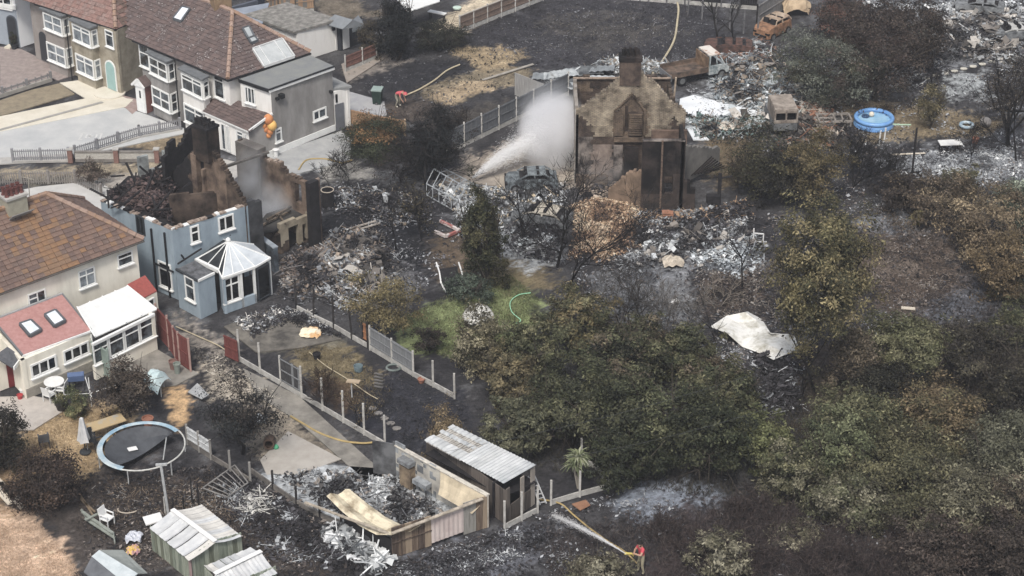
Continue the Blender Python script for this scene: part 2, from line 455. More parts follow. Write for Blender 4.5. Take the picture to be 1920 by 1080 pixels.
for (hx, soft, st, P) in ZONES:
    W = [at(a, b) for a, b in P]
    x0, x1 = min(p.x for p in W) - 2, max(p.x for p in W) + 2; y0, y1 = min(p.y for p in W) - 2, max(p.y for p in W) + 2
    i0, i1 = np.searchsorted(GX, [x0, x1]); j0, j1 = np.searchsorted(GY, [y0, y1])
    if i1 - i0 < 2 or j1 - j0 < 2: continue
    sx, sy = XX[i0:i1, j0:j1], YY[i0:i1, j0:j1]
    d = segdist(sx, sy, W) * np.where(inpoly(sx, sy, W), 1, -1)
    d = d + ((nB[i0:i1, j0:j1] - .5) * 1.5 + (nA[i0:i1, j0:j1] - .5) * 1.3 + (nD[i0:i1, j0:j1] - .5) * .8) * soft * 1.3
    w = np.clip((d + (npr.random(sx.shape) - .5) * soft * 1.1) / (soft * .7) + .4, 0, 1)[..., None] * st
    c = np.array(lin(hx)) * (.62 + .76 * (nB[i0:i1, j0:j1] * .5 + nD[i0:i1, j0:j1] * .5))[..., None]
    colr[i0:i1, j0:j1] = colr[i0:i1, j0:j1] * (1 - w) + c * w
colr *= (.72 + .56 * nD)[..., None]
spk = npr.random(XX.shape)                                      # scattered flecks of ash and grit
colr[spk > .985] = colr[spk > .985] * 1.5 + .03
colr[spk < .02] *= .6
zz = (nB - .5) * .10 + (nD - .5) * .06 - .05
nx, ny = XX.shape
me = bpy.data.meshes.new("ground")
vv = np.stack([XX, YY, zz], -1).reshape(-1, 3).astype(np.float32)
me.vertices.add(len(vv)); me.vertices.foreach_set("co", vv.ravel())
ii, jj = np.meshgrid(np.arange(nx - 1), np.arange(ny - 1), indexing='ij')
q = np.stack([ii * ny + jj, (ii + 1) * ny + jj, (ii + 1) * ny + jj + 1, ii * ny + jj + 1], -1).reshape(-1, 4).astype(np.int32)
me.loops.add(q.size); me.loops.foreach_set("vertex_index", q.ravel())
me.polygons.add(len(q)); me.polygons.foreach_set("loop_start", np.arange(0, q.size, 4, dtype=np.int32))
me.update(calc_edges=True)
ca = me.color_attributes.new("Col", 'FLOAT_COLOR', 'POINT')
cc = np.ones((len(vv), 4), np.float32); cc[:, :3] = np.clip(colr.reshape(-1, 3), .01, .8)
ca.data.foreach_set("color", cc.ravel())
gm = bpy.data.materials.new("ground"); gm.use_nodes = True
nt = gm.node_tree; pb = nt.nodes["Principled BSDF"]; pb.inputs["Roughness"].default_value = .95; pb.inputs["Specular IOR Level"].default_value = .15
aa = nt.nodes.new("ShaderNodeAttribute"); aa.attribute_name = "Col"
tcn = nt.nodes.new("ShaderNodeTexCoord")
no = nt.nodes.new("ShaderNodeTexNoise"); no.inputs["Scale"].default_value = 7.5; no.inputs["Detail"].default_value = 7; no.inputs["Roughness"].default_value = .75
nt.links.new(tcn.outputs["Object"], no.inputs["Vector"])
mr = nt.nodes.new("ShaderNodeMapRange"); mr.inputs["From Min"].default_value = .3; mr.inputs["From Max"].default_value = .7
mr.inputs["To Min"].default_value = .45; mr.inputs["To Max"].default_value = 1.55
nt.links.new(no.outputs[0], mr.inputs[0])
mu = nt.nodes.new("ShaderNodeVectorMath"); mu.operation = 'SCALE'
nt.links.new(aa.outputs["Color"], mu.inputs[0]); nt.links.new(mr.outputs[0], mu.inputs["Scale"])
nt.links.new(mu.outputs[0], pb.inputs["Base Color"])
bpn = nt.nodes.new("ShaderNodeBump"); bpn.inputs["Strength"].default_value = .7; bpn.inputs["Distance"].default_value = .12
nt.links.new(no.outputs[0], bpn.inputs["Height"]); nt.links.new(bpn.outputs[0], pb.inputs["Normal"])
me.materials.append(gm)
g = bpy.data.objects.new("ground", me); col.objects.link(g); struct(g)

ROAD = M("asphalt_pale", "#a4a7a9", "#b9bab8", scale=.5, bump=.15, bscale=30)
CONC = M("concrete", "#9a9894", "#b3afa8", scale=1.2, bump=.2, bscale=14)
CONC_DIRTY = M("dirty_concrete", "#6a665f", "#918c82", scale=1.1, bump=.3, bscale=12)
PAVE = M("pale_concrete", "#c4bba6", "#d2cbb9", scale=.8, bump=.15, bscale=20)
BLOCK = M("block_paving", "#857672", "#9b8d86", scale=2.5, bump=.4, bscale=25)
REDPAVE = M("red_paving", "#8f7873", "#a48d86", scale=3, bump=.4, bscale=25)
def sheet(name, P, mat, z=.03, th=.06):
    mb = MB(); mb.prism([at(a, b, z) - Vector((0, 0, th)) for a, b in P], (0, 0, th)); return struct(mb.build(name, mat))
sheet("driveway", [(0, 120), (120, 132), (70, 155), (0, 182)], BLOCK, .030)
sheet("driveway", [(-60, 80), (40, 92), (140, 140), (110, 150), (0, 120), (-60, 110)], BLOCK, .022)
sheet("pavement", [(-80, 262), (-80, 235), (190, 178), (250, 186), (236, 200)], PAVE, .05)
sheet("front_path", [(112, 155), (150, 150), (228, 180), (250, 190), (170, 190)], PAVE, .044)
sheet("red_path", [(228, 178), (258, 186), (262, 202), (248, 214), (222, 190)], REDPAVE, .036)
sheet("road", [(-80, 262), (192, 191), (262, 210), (345, 240), (345, 250), (190, 283), (130, 288), (-80, 300)], ROAD, .026)
sheet("road_edge", [(-80, 312), (-80, 300), (130, 288), (132, 300)], CONC, .034)
sheet("kerb", [(-80, 263), (190, 190), (194, 192), (-80, 266)], M("kerb_grey", "#8b8983", "#9c9a94"), .09, .1)
sheet("garden_soil", [(-60, 208), (60, 168), (112, 156), (140, 176), (60, 200), (-60, 235)], M("dry_soil", "#7b6f5a", "#94866a", scale=2.5, bump=.5), .032)
sheet("yard", [(505, 292), (640, 245), (660, 262), (655, 300), (560, 325), (480, 330)], M("yard_concrete", "#8e9193", "#a6a7a6", scale=1.2, bump=.2, bscale=14), .03)
sheet("yard", [(628, 240), (650, 170), (720, 190), (725, 215), (655, 235)], M("yard_concrete_pale", "#94959a", "#a3a3a4", scale=1.5, bump=.2), .036)
sheet("patio", [(640, 120), (695, 95), (735, 100), (650, 155)], M("stone_patio", "#8a7f74", "#9c9186", scale=2, bump=.3), .03)
sheet("driveway", [(-40, 372), (70, 350), (185, 338), (260, 395), (200, 440), (100, 420), (-40, 440)], M("drive_concrete", "#a9a8a6", "#bab9b5", scale=.8, bump=.15), .03)
sheet("front_path", [(385, 290), (470, 310), (440, 335), (410, 330), (330, 330)], CONC, .03)
sheet("patio", [(-40, 745), (60, 742), (118, 752), (122, 768), (62, 806), (-40, 800)], M("patio_slabs", "#a39b93", "#b7aea4", scale=1.5, bump=.2), .03)
sheet("patio", [(190, 700), (295, 655), (372, 700), (330, 722), (250, 730)], CONC_DIRTY, .028)
sheet("garden_path", [(455, 690), (560, 742), (690, 860), (745, 905), (690, 905), (560, 790), (480, 740)], CONC_DIRTY, .03)
sheet("concrete_pad", [(488, 862), (540, 808), (640, 860), (560, 890), (500, 890)], M("pad_concrete", "#9c958b", "#aaa49b", scale=1.5, bump=.2), .034)
sheet("patio", [(420, 612), (500, 580), (640, 635), (560, 652), (480, 660)], M("sooty_slabs", "#45423e", "#7d776c", scale=.9, bump=.3), .03)
sheet("concrete_floor", [(480, 892), (560, 868), (745, 880), (905, 985), (735, 1035)], M("ashy_floor", "#5d6063", "#b4babe", scale=1.4, bump=.5, lo=.38, hi=.62), .03)
sheet("driveway", [(870, 340), (915, 292), (1072, 225), (1080, 335), (960, 352)], M("dusty_drive", "#8b8074", "#a29787", scale=1.1, bump=.2), .03)
sheet("white_slab", [(1275, 185), (1300, 178), (1345, 190), (1440, 212), (1420, 222), (1380, 232), (1300, 218), (1272, 212)], M("white_ash_slab", "#dfe4e8", "#c9ced2", scale=.8), .05)
sheet("white_slab", [(1288, 240), (1306, 236), (1330, 262), (1300, 262)], M("white_ash_slab", "#dfe4e8"), .05)
# faded road marking: a box with bars, as painted on the road
mb = MB(); W_ = M("worn_road_paint", "#c9c9c6", "#b3b4b3", scale=6)
def line(a, b, w=.11): mb.bar(at(a[0], a[1], .034), at(b[0], b[1], .034), w, .006)
A_, B_, C_, D_ = (148, 262), (155, 250), (191, 250), (186, 262)
for a, b in ((A_, B_), (A_, (154, 262)), (B_, (160, 250)), (C_, D_), (C_, (184, 250)), (D_, (180, 262)), ((160, 259), (164, 252)), ((179, 259), (182, 252)), ((167, 255), (175, 255)), ((167, 258), (170, 252))): line(a, b)
struct(mb.build("road_marking", W_))

# ------------------------------------------------------------------ houses
def tiles(plane, w, h, pals, parent=None, single=0, name="roof_tile", th=.035, jit=.012, seed=3):
    """plane: eave corner left, eave corner right, then the rest of the outline (3D). Lays overlapping tiles course by course."""
    P = [Vector(p) for p in plane]; o = P[0]; u = (P[1] - P[0]).normalized()
    nrm = u.cross(P[2] - P[0]).normalized()
    if nrm.z < 0: nrm = -nrm
    v = nrm.cross(u)
    if v.z < 0: v = -v
    Q = [((p - o).dot(u), (p - o).dot(v)) for p in P]
    smin, smax = min(a for a, _ in Q), max(a for a, _ in Q); tmax = max(b for _, b in Q)
    rr = random.Random(seed); items = []
    k = 0
    while k * h < tmax:
        t = (k + .5) * h; s = smin + w / 2
        while s < smax:
            if inpoly(np.array([s]), np.array([t]), Q)[0]:
                items.append((s + rr.uniform(-1, 1) * jit, t, rr.random(), rr.uniform(.6, 1.5)))
            s += w
        k += 1
    def corners(s, t, lift):
        c0 = o + u * (s - w * .49) + v * (t - h * .56) + nrm * .02; c1 = o + u * (s + w * .49) + v * (t - h * .56) + nrm * .02
        c2 = c1 + v * h * 1.1 - nrm * .018; c3 = c0 + v * h * 1.1 - nrm * .018; n = nrm * th * lift
        mid = nrm * .02
        return [c0, c1, c2, c3, c0 + n + mid, c1 + n + mid, c2 + n, c3 + n]
    F = [(0, 1, 5, 4), (1, 2, 6, 5), (2, 3, 7, 6), (3, 0, 4, 7), (4, 5, 6, 7)]
    if single:
        mid = sum((proj(o + u * a + v * b)[1] for a, b, *_ in items)) / len(items)
        inview = [it for it in items if -15 < proj(o + u * it[0] + v * it[1])[0] < 1935 and -15 < proj(o + u * it[0] + v * it[1])[1] < 1095]
        inview.sort(key=lambda it: proj(o + u * it[0] + v * it[1])[2])
        sel = inview[:single]; rest = [it for it in items if it not in sel]
        base = {}
        L = org(parent)
        for it in sel:
            mi = min(len(pals) - 1, int(it[2] * len(pals))); mt = pals[mi]
            if callable(mt): mt = mt(o + u * it[0] + v * it[1])
            if mt.name not in base:
                c = corners(0, 0, 1.0); me = bpy.data.meshes.new("roof_tile"); me.from_pydata([tuple(x - o) for x in c], [], F); me.materials.append(mt); base[mt.name] = me
            ob = bpy.data.objects.new(name, base[mt.name]); col.objects.link(ob); ob.parent = parent
            ob.location = o + u * it[0] + v * it[1] + nrm * (it[3] - 1) * .015 - L
    else: rest = items
    if rest:
        mb = MB(); mats = []
        for it in rest:
            mi = min(len(pals) - 1, int(it[2] * len(pals))); mt = pals[mi]
            if callable(mt): mt = mt(o + u * it[0] + v * it[1])
            if mt not in mats: mats.append(mt)
            mb.add(corners(it[0], it[1], it[3]), F, mats.index(mt))
        ob = stuff(mb.build("roof_tiling", mats, parent))
    mb = MB(); mb.prism([p - nrm * .12 for p in P], nrm * .1); return mb.build("roof_deck", M("roof_felt", "#3a302c", "#4a3f39"), parent)
def ridge(p, q, mats, parent, r=.13, step=.42):
    p, q = Vector(p), Vector(q); d = q - p; n = max(1, int(d.length / step)); d = d / n
    for i in range(n):
        a, b = p + d * i, p + d * (i + 1) * .995
        mb = MB(); mb.tube([a - Vector((0, 0, .03)), a + (b - a) * .5 - Vector((0, 0, .03)), b - Vector((0, 0, .02))], [r * rnd.uniform(.92, 1.05), r, r * 1.08], 7)
        mb.build("ridge_tile", rnd.choice(mats), parent)
def gutter(p, q, parent, mat, r=.06):
    mb = MB(); mb.tube([p, q], r, 6); mb.build("gutter", mat, parent)
def pipe(p, q, parent, mat, r=.045, name="drainpipe"):
    mb = MB(); mb.tube([p, q], r, 6); return mb.build(name, mat, parent)
BLACKPVC = M("black_pvc", "#1a1c20", "#24262a", rough=.5)
def pots(parent, c, n, u, mats, r=.12, h=.45, sp=.3, broken=False):
    for i in range(n):
        p = Vector(c) + Vector(u) * (i - (n - 1) / 2) * sp
        hh = h * (rnd.uniform(.5, 1) if broken else 1)
        mb = MB(); mb.lathe([(r * 1.15, 0), (r * 1.1, .06), (r * .85, .1), (r * .8, hh - .08), (r, hh - .05), (r, hh), (r * .7, hh), (r * .65, hh - .2)], p, 10)
        mb.build("chimney_pot", mats[i % len(mats)], parent, smooth=False)

T1, T2, T3 = M("tile_brown", "#6f5346", "#7d6558", scale=5, bump=.3), M("tile_dark", "#614b43", "#6f5a52", scale=5, bump=.3), M("tile_mossy", "#6b564d", "#8d7f72", scale=11, lo=.58, hi=.66, bump=.3)
TO, TO2 = M("tile_orange", "#7d5a40", "#8f6a42", scale=4, bump=.3), M("tile_ochre", "#87684a", "#7a5c44", scale=5, bump=.3)
TG = [M("slate_brown", "#5a4a47", "#6a5955", scale=6), M("slate_brown_dark", "#544644", "#625350", scale=6), M("slate_lichen", "#5a4d4b", "#c3bab6", scale=11, lo=.57, hi=.64), M("slate_brown2", "#64524e", "#6e5c57", scale=6)]
TR_ = [M("red_brown_tile", "#7e5c52", "#937066", scale=6), M("red_brown_tile2", "#8b6a60", "#745249", scale=6), M("red_brown_tile3", "#94786f", "#6f5750", scale=6)]
TERR = M("ridge_terracotta", "#8f7060", "#a58a78", scale=5); TERR2 = M("ridge_orange", "#9c7a5c", "#8f7264", scale=5)

def base_of(*ps):
    v = sum((Vector((p[0], p[1], 0)) for p in ps), Vector()) / len(ps); return v
ZE = 4.4
# ---- white house with the moss-stained tiled roof
CREAM = M("cream_render", "#e6e0cf", "#cdc6b3", scale=1.1, lo=.42, hi=.75, stretch=(1, 1, .3))
c0 = at(270, 450, ZE); eL = at(0, 550, ZE)
wh = thing("white_house", "white rendered house with moss-stained brown tiled roof and red-tiled rear extension", "house", base_of(c0, eL))
u = (xy(eL) - xy(c0)).normalized(); v = Vector((-u.y, u.x)) * -1
if v.y < 0: v = -v
U3, V3 = Vector((u.x, u.y, 0)), Vector((v.x, v.y, 0))
apx = at(87, 365, 7.1); rel = xy(apx) - xy(c0); hb = rel.dot(v); ha = rel.dot(u)
c1 = c0 + V3 * 2 * hb; far_ = 16
rA = c0 + U3 * .3 + V3 * .25
wv = wall_part(wh, c0 + U3 * far_ + V3 * .25, rA, 0, ZE - .02, CREAM)
wall_part(wh, rA + V3 * .2, c1 + U3 * .3 - V3 * .25, 0, ZE - .02, CREAM)
wv.n  # rear wall, facing the gardens
def stain(p):                                  # rust-coloured lichen below the chimney and the hip: a stain of the roof itself
    s = (xy(p) - xy(c0)).dot(u)
    f = math.exp(-((s - 5.0) / .85) ** 2) * .9 + math.exp(-((s - 8.6) / 1.2) ** 2) * .6 + rnd.uniform(-.5, .5)
    return rnd.choice([TO, TO2]) if f > .42 else rnd.choice([T1, T2, T1, T3])
rl = apx + U3 * (far_ - ha)
tiles([c0 + U3 * far_, c0, apx, rl], .33, .25, [stain], wh, single=290, seed=5)
tiles([c0, c1, apx], .33, .25, [T1, T2, T3], wh, seed=6)
tiles([c1, c1 + U3 * far_, rl, apx], .33, .25, [T1, T2, T3], wh, seed=7)
ridge(apx + Vector((0, 0, .1)), c0 + Vector((0, 0, .1)), [TERR, TERR2], wh); ridge(apx + Vector((0, 0, .1)), c1 + Vector((0, 0, .1)), [TERR, TERR2], wh)
ridge(apx + Vector((0, 0, .1)), apx + U3 * 6 + Vector((0, 0, .1)), [TERR2, TO], wh)
gutter(c0 + Vector((0, 0, -.06)), c0 + U3 * far_ + Vector((0, 0, -.06)), wh, M("grey_gutter", "#5a5550", "#6a655f"))
window(wh, wv, (221, 502), (247, 468), cols=(), tops=(.62,))
window(wh, wv, (149, 542), (176, 498), cols=(.48,), tops=(.66, .66), glass=GLASS_NET)
window(wh, wv, (54, 576), (84, 540), cols=(.52,), tops=(.55, 0))
# chimney stack on the ridge
cc_ = apx + U3 * ((xy(at(28, 387, 7.1)) - xy(apx)).dot(u)); cc_.z = 6.2
mb = MB(); mb.obox(cc_ + Vector((0, 0, .65)), U3 * .55, V3 * .42, (0, 0, .85)); ch = mb.build("chimney", M("chimney_render", "#8d8876", "#a19b86", scale=2, bump=.2), wh)
mb = MB(); mb.obox(cc_ + Vector((0, 0, 1.55)), U3 * .62, V3 * .49, (0, 0, .06)); mb.build("chimney_cap", CONC, ch)
mb = MB(); mb.obox(cc_ + Vector((0, 0, .62)) - V3 * .62 , U3 * .62, V3 * .3 - Vector((0, 0, .26)), (0, 0, .02)); mb.build("flashing", M("lead", "#8d9093", "#a3a6a8"), ch)
for k in (-1, 1):
    for i in range(4):
        p = cc_ + U3 * ((i - 1.5) * .27) + V3 * .17 * k + Vector((0, 0, 1.6))
        mb = MB(); mb.lathe([(.13, 0), (.12, .06), (.095, .1), (.09, .34), (.12, .37), (.12, .42), (.08, .42), (.07, .25)], p, 10)
        mb.build("chimney_pot", M("pot_oxblood", "#5d2f2c", "#70403a"), ch)
# aerial pole in front of the hip
mb = MB(); a = at(57, 384, 6.4); mb.tube([a, a + Vector((.05, 0, 1.6))], .025, 5); mb.ball(a + Vector((0, 0, .05)), .12, 6); mb.bar(a + Vector((-.35, .2, 1.5)), a + Vector((.4, -.2, 1.55)), .02)
mb.build("aerial", M("aerial_metal", "#a09a8c"), wh)
# red-tiled rear extension
bR, bL = at(178, 692), at(50, 748)
ew = wall_part(wh, bL, bR, 0, 2.2, CREAM); 
wall_part(wh, bR, Vector((*(xy(at(117, 555, 2.9))), 0)), 0, 2.2, CREAM)
wall_part(wh, Vector((*(xy(at(-11, 602, 2.9))), 0)), bL, 0, 2.2, M("cream_render", "#e3ddcb"))
rp = [at(42, 668, 2.22), at(171, 621, 2.22), at(117, 554, 2.95), at(-12, 603, 2.95)]
REDROOF = M("red_roofing", "#b5807a", "#a56d67", scale=5, bump=.3, bscale=30)
slab(wh, [p + Vector((0, 0, .1)) for p in rp], .1, REDROOF, "extension_roof")
mb = MB(); mb.bar(rp[0] + Vector((0, 0, .02)), rp[1] + Vector((0, 0, .02)), .14, .1); mb.build("fascia", WHITE, wh)
mb = MB(); mb.bar(rp[2] + Vector((0, 0, .12)), rp[3] + Vector((0, 0, .12)), .1, .08); mb.build("flashing", M("lead", "#8d9093"), wh)
mb = MB(); mb.bar(rp[1] + Vector((0, 0, .06)), rp[2] + Vector((0, 0, .06)), .08, .14); mb.bar(rp[0] + Vector((0, 0, .06)), rp[3] + Vector((0, 0, .06)), .08, .14); mb.build("verge", M("lead_dark", "#6a6d70"), wh)
def plane_z(pl, x, y):
    a, b, c = pl[0], pl[1], pl[2]; n = (b - a).cross(c - a); return a.z - (n.x * (x - a.x) + n.y * (y - a.y)) / n.z
def on_plane(pl, px, py, lift=0.0):
    a, b, c = [Vector(p) for p in pl[:3]]; n = (b - a).cross(c - a).normalized(); d = ray(px, py); o = Vector((0, 0, CAM_H))
    t = (a - o).dot(n) / d.dot(n); w = o + d * t
    if n.z < 0: n = -n
    return w + n * lift
def rooflight(house, pl, q, gl, name="rooflight", fr=.07, frame=None):
    P = [on_plane(pl, a, b, .12) for a, b in q]; cen = sum(P, Vector()) / 4; n = (P[1] - P[0]).cross(P[3] - P[0]).normalized()
    if n.z < 0: n = -n
    mb = MB()
    for i in range(4): mb.bar(P[i], P[(i + 1) % 4], fr * 1.6, .16)
    o = mb.build(name, frame or M("rooflight_frame", "#5b6066", "#4b5056"), house)
    mb = MB(); mb.prism([cen + (p - cen) * .93 + n * .03 for p in P], n * .03); mb.build("pane", gl, o)
SKYL = glass_mat("skylight_glass", "#dfe5ee", .1, "#c8d2de")
rooflight(wh, [p + Vector((0, 0, .1)) for p in rp], [(37, 611), (58, 604), (77, 622), (56, 633)], SKYL)
rooflight(wh, [p + Vector((0, 0, .1)) for p in rp], [(84, 594), (104, 585), (122, 605), (102, 615)], SKYL)
window(wh, ew, (59, 710), (104, 664), cols=(.34, .67), glass=GLASS_DARK, fr=.1)
window(wh, ew, (120, 682), (165, 638), cols=(.34, .67), glass=GLASS_DARK, fr=.1)
pipe(bR + Vector((.02, -.03, .1)), bR + Vector((.02, -.03, 2.1)), wh, WHITE)
mb = MB(); ew.box(mb, .02, ew.L - .02, 0, .55, .003, .05); mb.build("plinth", M("stone_plinth", "#8b857a", "#a19b8e", scale=4, bump=.4), wh)
# little porch with the dark roof and the red door at the extension's end
pw = Wall(at(-10, 720), at(42, 702))
dm = MB(); lw = Wall(at(18, 728), at(36, 722)); lw.box(dm, 0, lw.L * .8, 0.03, 1.75, -.05, 0); dm.build("red_door", M("red_door", "#7d1820", "#6a141b", rough=.5), wh)
q = [at(10, 684, 2.2), at(24, 690, 2.0), at(38, 668, 2.05), at(14, 655, 2.35), at(-10, 668, 2.4)]
slab(wh, [at(-12, 668, 2.3), at(26, 690, 1.95), at(41, 669, 2.0), at(14, 650, 2.45)], .08, M("grey_slate", "#4c4e54", "#5c5e63", scale=7, bump=.3), "porch_roof")
mb = MB(); mb.bar(at(26, 691, 1.93), at(42, 670, 1.98), .06, .2); mb.build("bargeboard", WHITE, wh)
wall_part(wh, at(-30, 745), at(22, 725), 0, 1.9, CREAM)
# lean-to conservatory
POLY = M("polycarbonate", "#cbcdcc", "#d8dad8", rough=.35, scale=1.2)
kq = [at(178, 632, 2.12), at(294, 580, 2.12), at(238, 536, 2.9), at(144, 576, 2.9)]
slab(wh, kq, .05, POLY, "conservatory_roof")
for i in range(5):
    f = i / 4; mb = MB(); mb.bar(kq[0].lerp(kq[1], f) + Vector((0, 0, .03)), kq[3].lerp(kq[2], f) + Vector((0, 0, .03)), .06, .06); mb.build("glazing_bar", WHITE, wh)
kL, kR = at(181, 713), at(296, 655)
kw = wall_part(wh, kL, kR, 0, .8, CREAM, name="dwarf_wall")
ks = wall_part(wh, kR, kR.lerp(Vector((*xy(kq[2]), 0)), 1.0), 0, 2.1, CREAM, name="side_wall")
mb = MB(); kw.box(mb, 0, kw.L, 2.0, 2.13, -.1, .05); mb.build("fascia", WHITE, wh)
for i in range(4):
    window(wh, kw, (kw.L * i / 4 + .02, .84), (kw.L * (i + 1) / 4 - .02, 2.0), cols=(), tops=(.68,), sill=False, name="conservatory_window", d=-.08)
mb = MB(); kw.box(mb, -.03, kw.L + .03, .8, .838, -.12, .1); mb.build("sill", WHITE, wh)
# red lean-to
lq = [at(237, 534, 2.45), at(262, 562, 1.95), at(294, 545, 1.95), at(272, 516, 2.5)]
slab(wh, lq, .08, M("red_tiles", "#a8463a", "#933c34", scale=8, bump=.4), "lean_to_roof")
l0, l1 = Vector((*xy(lq[1]), 0)), Vector((*xy(lq[2]), 0))
lw_ = wall_part(wh, l0, l1, 0, 1.9, CREAM, name="lean_to_wall"); wall_part(wh, l1, Vector((*xy(lq[3]), 0)), 0, 1.9, CREAM, name="lean_to_wall")
window(wh, lw_, (.1, .9), (lw_.L - .25, 1.7), cols=(), sill=False, glass=GLASS_DARK)

# ---- burnt blue house
BLUE = M("blue_render", "#8fa2b0", "#6f818e", scale=.9, lo=.42, hi=.75, stretch=(1, 1, .35))
BLUE_SOOT = M("sooty_blue_render", "#2c3138", "#76899a", scale=.8, lo=.42, hi=.75)
CHAR = M("charred", "#17161a", "#2c2a2c", scale=3, bump=.5)
BURNT_PLASTER = M("burnt_plaster", "#221d1c", "#6d5a4a", scale=1.1, lo=.4, hi=.68, bump=.4, bscale=9)
BROWN_PLASTER = M("scorched_plaster", "#3d312b", "#8a735f", scale=1.1, lo=.36, hi=.66, bump=.35, bscale=9)
RAG = M("broken_brick", "#6b564b", "#b3a08e", scale=6, bump=.4)
DARKFLOOR = M("burnt_floor", "#1c1b1d", "#35312f", scale=2, bump=.6)
k0, k1, kS = at(322, 425, ZE), at(464, 379, ZE), at(188, 370, ZE)
k2 = at(490, 370, ZE); far_rr = at(592, 327, ZE); far_rf = at(446, 267, ZE)
bh = thing("burnt_blue_house", "burnt-out blue rendered house with its roof gone and charred chimney gable", "house", base_of(k0, kS, k1))
def rag(base, amp, seed):
    r = np.random.default_rng(seed).random(400)
    def f(a):
        x = abs(a) * 1.3; i = int(x); t = x - i; t = t * t * (3 - 2 * t)
        return base + amp * (r[i % 400] * (1 - t) + r[(i + 1) % 400] * t - .5) * 1.3 + amp * .35 * (r[int(abs(a) * 9 + 57) % 400] - .5)
    return f
bw = Wall(k0, k1); mb = MB(); bw.cells(mb, lambda a: 9, .22, .28, zmax=4.18); mb.build("rear_wall", BLUE, bh)
bs = Wall(kS, k0); mb = MB(); bs.cells(mb, lambda a: 9, .22, .28, zmax=4.18); mb.build("side_wall", BLUE, bh)
for w_, s_ in ((bw, 4), (bs, 9)):
    rr = random.Random(s_); mb = MB(); a = 0
    while a < w_.L:
        L_ = rr.uniform(.12, .4); h_ = rr.uniform(.02, .12)
        w_.box(mb, a, min(a + L_ * .95, w_.L), 4.18, 4.18 + h_, -.28 + rr.uniform(0, .06), rr.uniform(-.02, .05), rr.choice([0, 0, 0, 1, 1, 2])); a += L_
    mb.build("broken_wall_head", [RAG, CHAR, WHITE], bh)
wall_part(bh, k0 + Vector((0, .3, 0)), k1 + Vector((0, .3, 0)), 0, 4.1, BURNT_PLASTER, "inner_face", .05)
window(bh, bw, (358, 457), (372, 420), cols=(), tops=(.6,), glass=GLASS_DARK, fr=.09)
window(bh, bw, (410, 436), (437, 399), cols=(.45,), tops=(.0, .0), glass=GLASS_DARK, fr=.09)
window(bh, bs, (258, 436), (270, 408), cols=(.5,), glass=GLASS_DARK, mat=M("charcoal_frame", "#32383f"), sill=False)
window(bh, bs, (301, 534), (321, 497), cols=(), tops=(.72,), glass=GLASS_DARK, fr=.09)
for a, b, z0, z1 in ((.90, .9, 0, 3.9), (.715, .715, 0, 3.8)):
    pipe(bs.pt(bs.L * a, z0, .08), bs.pt(bs.L * b, z1, .08), bh, BLACKPVC, .06)
pipe(bs.pt(bs.L * .72, 1.75, .08), bs.pt(bs.L * .98, 1.7, .08), bh, BLACKPVC, .05)
# attic floor, gable party wall with chimney, spine partition
slab(bh, [k0 + Vector((0, .3, -.5)), at(187, 370, ZE - .5) + Vector((.3, 0, 0)), at(240, 330, ZE - .5), at(330, 325, ZE - .5), at(316, 372, ZE - .5)], .15, CHAR, "burnt_ceiling")
gR = at(459, 381, ZE); gF = gR + (kS - k0) * 1.02
gw = Wall(gF, gR); Lg = gw.L
r1 = rag(0, .45, 21)
def gtop(a):
    f = a / Lg
    t = 4.4 + (2.9 * (f / .5) if f < .5 else 2.9 * (1 - f) / .5)
    return t + r1(a) * .5
def gm_(a, z):
    f = abs(a / Lg - .55)
    return 1 if (a / Lg < .3 + .06 * math.sin(z * 5) or (abs(a / Lg - .44) < .035 and 4.8 < z < 6.2)) else (2 if (f < .22 and z < 6.5 + .4 * math.sin(a * 7)) else 0)
mb = MB(); gw.cells(mb, gtop, .1, .3, zmax=7.6, mfun=gm_); mb.build("gable_wall", [BURNT_PLASTER, CHAR, BROWN_PLASTER], bh)
cm = gw.pt(Lg * .5, 0, -.15)
mb = MB(); mb.obox(cm + Vector((0, 0, 7.1)), gw.n.to_3d() * .45, gw.u.to_3d() * .55, (0, 0, .95)); ch = mb.build("chimney", M("sooty_brick", "#1d1a1a", "#4a3d34", scale=1.5, lo=.4, hi=.7, bump=.6, bscale=10), bh)
mb = MB(); mb.obox(cm + Vector((0, 0, 8.08)), gw.n.to_3d() * .5, gw.u.to_3d() * .6, (0, 0, .06)); mb.build("chimney_cap", CHAR, ch)
for k in (-1, 1): pots(ch, cm + Vector((0, 0, 8.1)) + gw.n.to_3d() * .2 * k, 4, gw.u.to_3d(), [CHAR], .11, .4, .28, True)
mb = MB()                                        # chimney breast on the gable
gw.box(mb, Lg * .36, Lg * .43, 4, 6.4, 0, .35); gw.box(mb, Lg * .47, Lg * .5, 4, 5.6, 0, .25); mb.build("chimney_breast", BROWN_PLASTER, bh)
pA = at(317, 371, 4.4); pB = gw.pt(Lg * .62, 0, .02)
sw = Wall(pA, Vector((*xy(pB), 0))); mb = MB(); sw.cells(mb, rag(4.45, .2, 5), .12, .15, zmax=5, bottom=0.0); mb.build("partition_wall", M("dark_scorched_plaster", "#2b2421", "#6b594c", scale=.9, lo=.38, hi=.7, bump=.4), bh)
mb = MB(); rr = random.Random(3)
for i in range(16):                               # charred rafters and struts
    a = at(rr.uniform(200, 330), rr.uniform(330, 400), 4.3); b = a + Vector((rr.uniform(-1.2, 1.2), rr.uniform(-1, 1), rr.uniform(.1, 1.0)))
    mb.bar(a, b, .1, .07); mb.build("charred_timber", CHAR, bh); mb = MB()
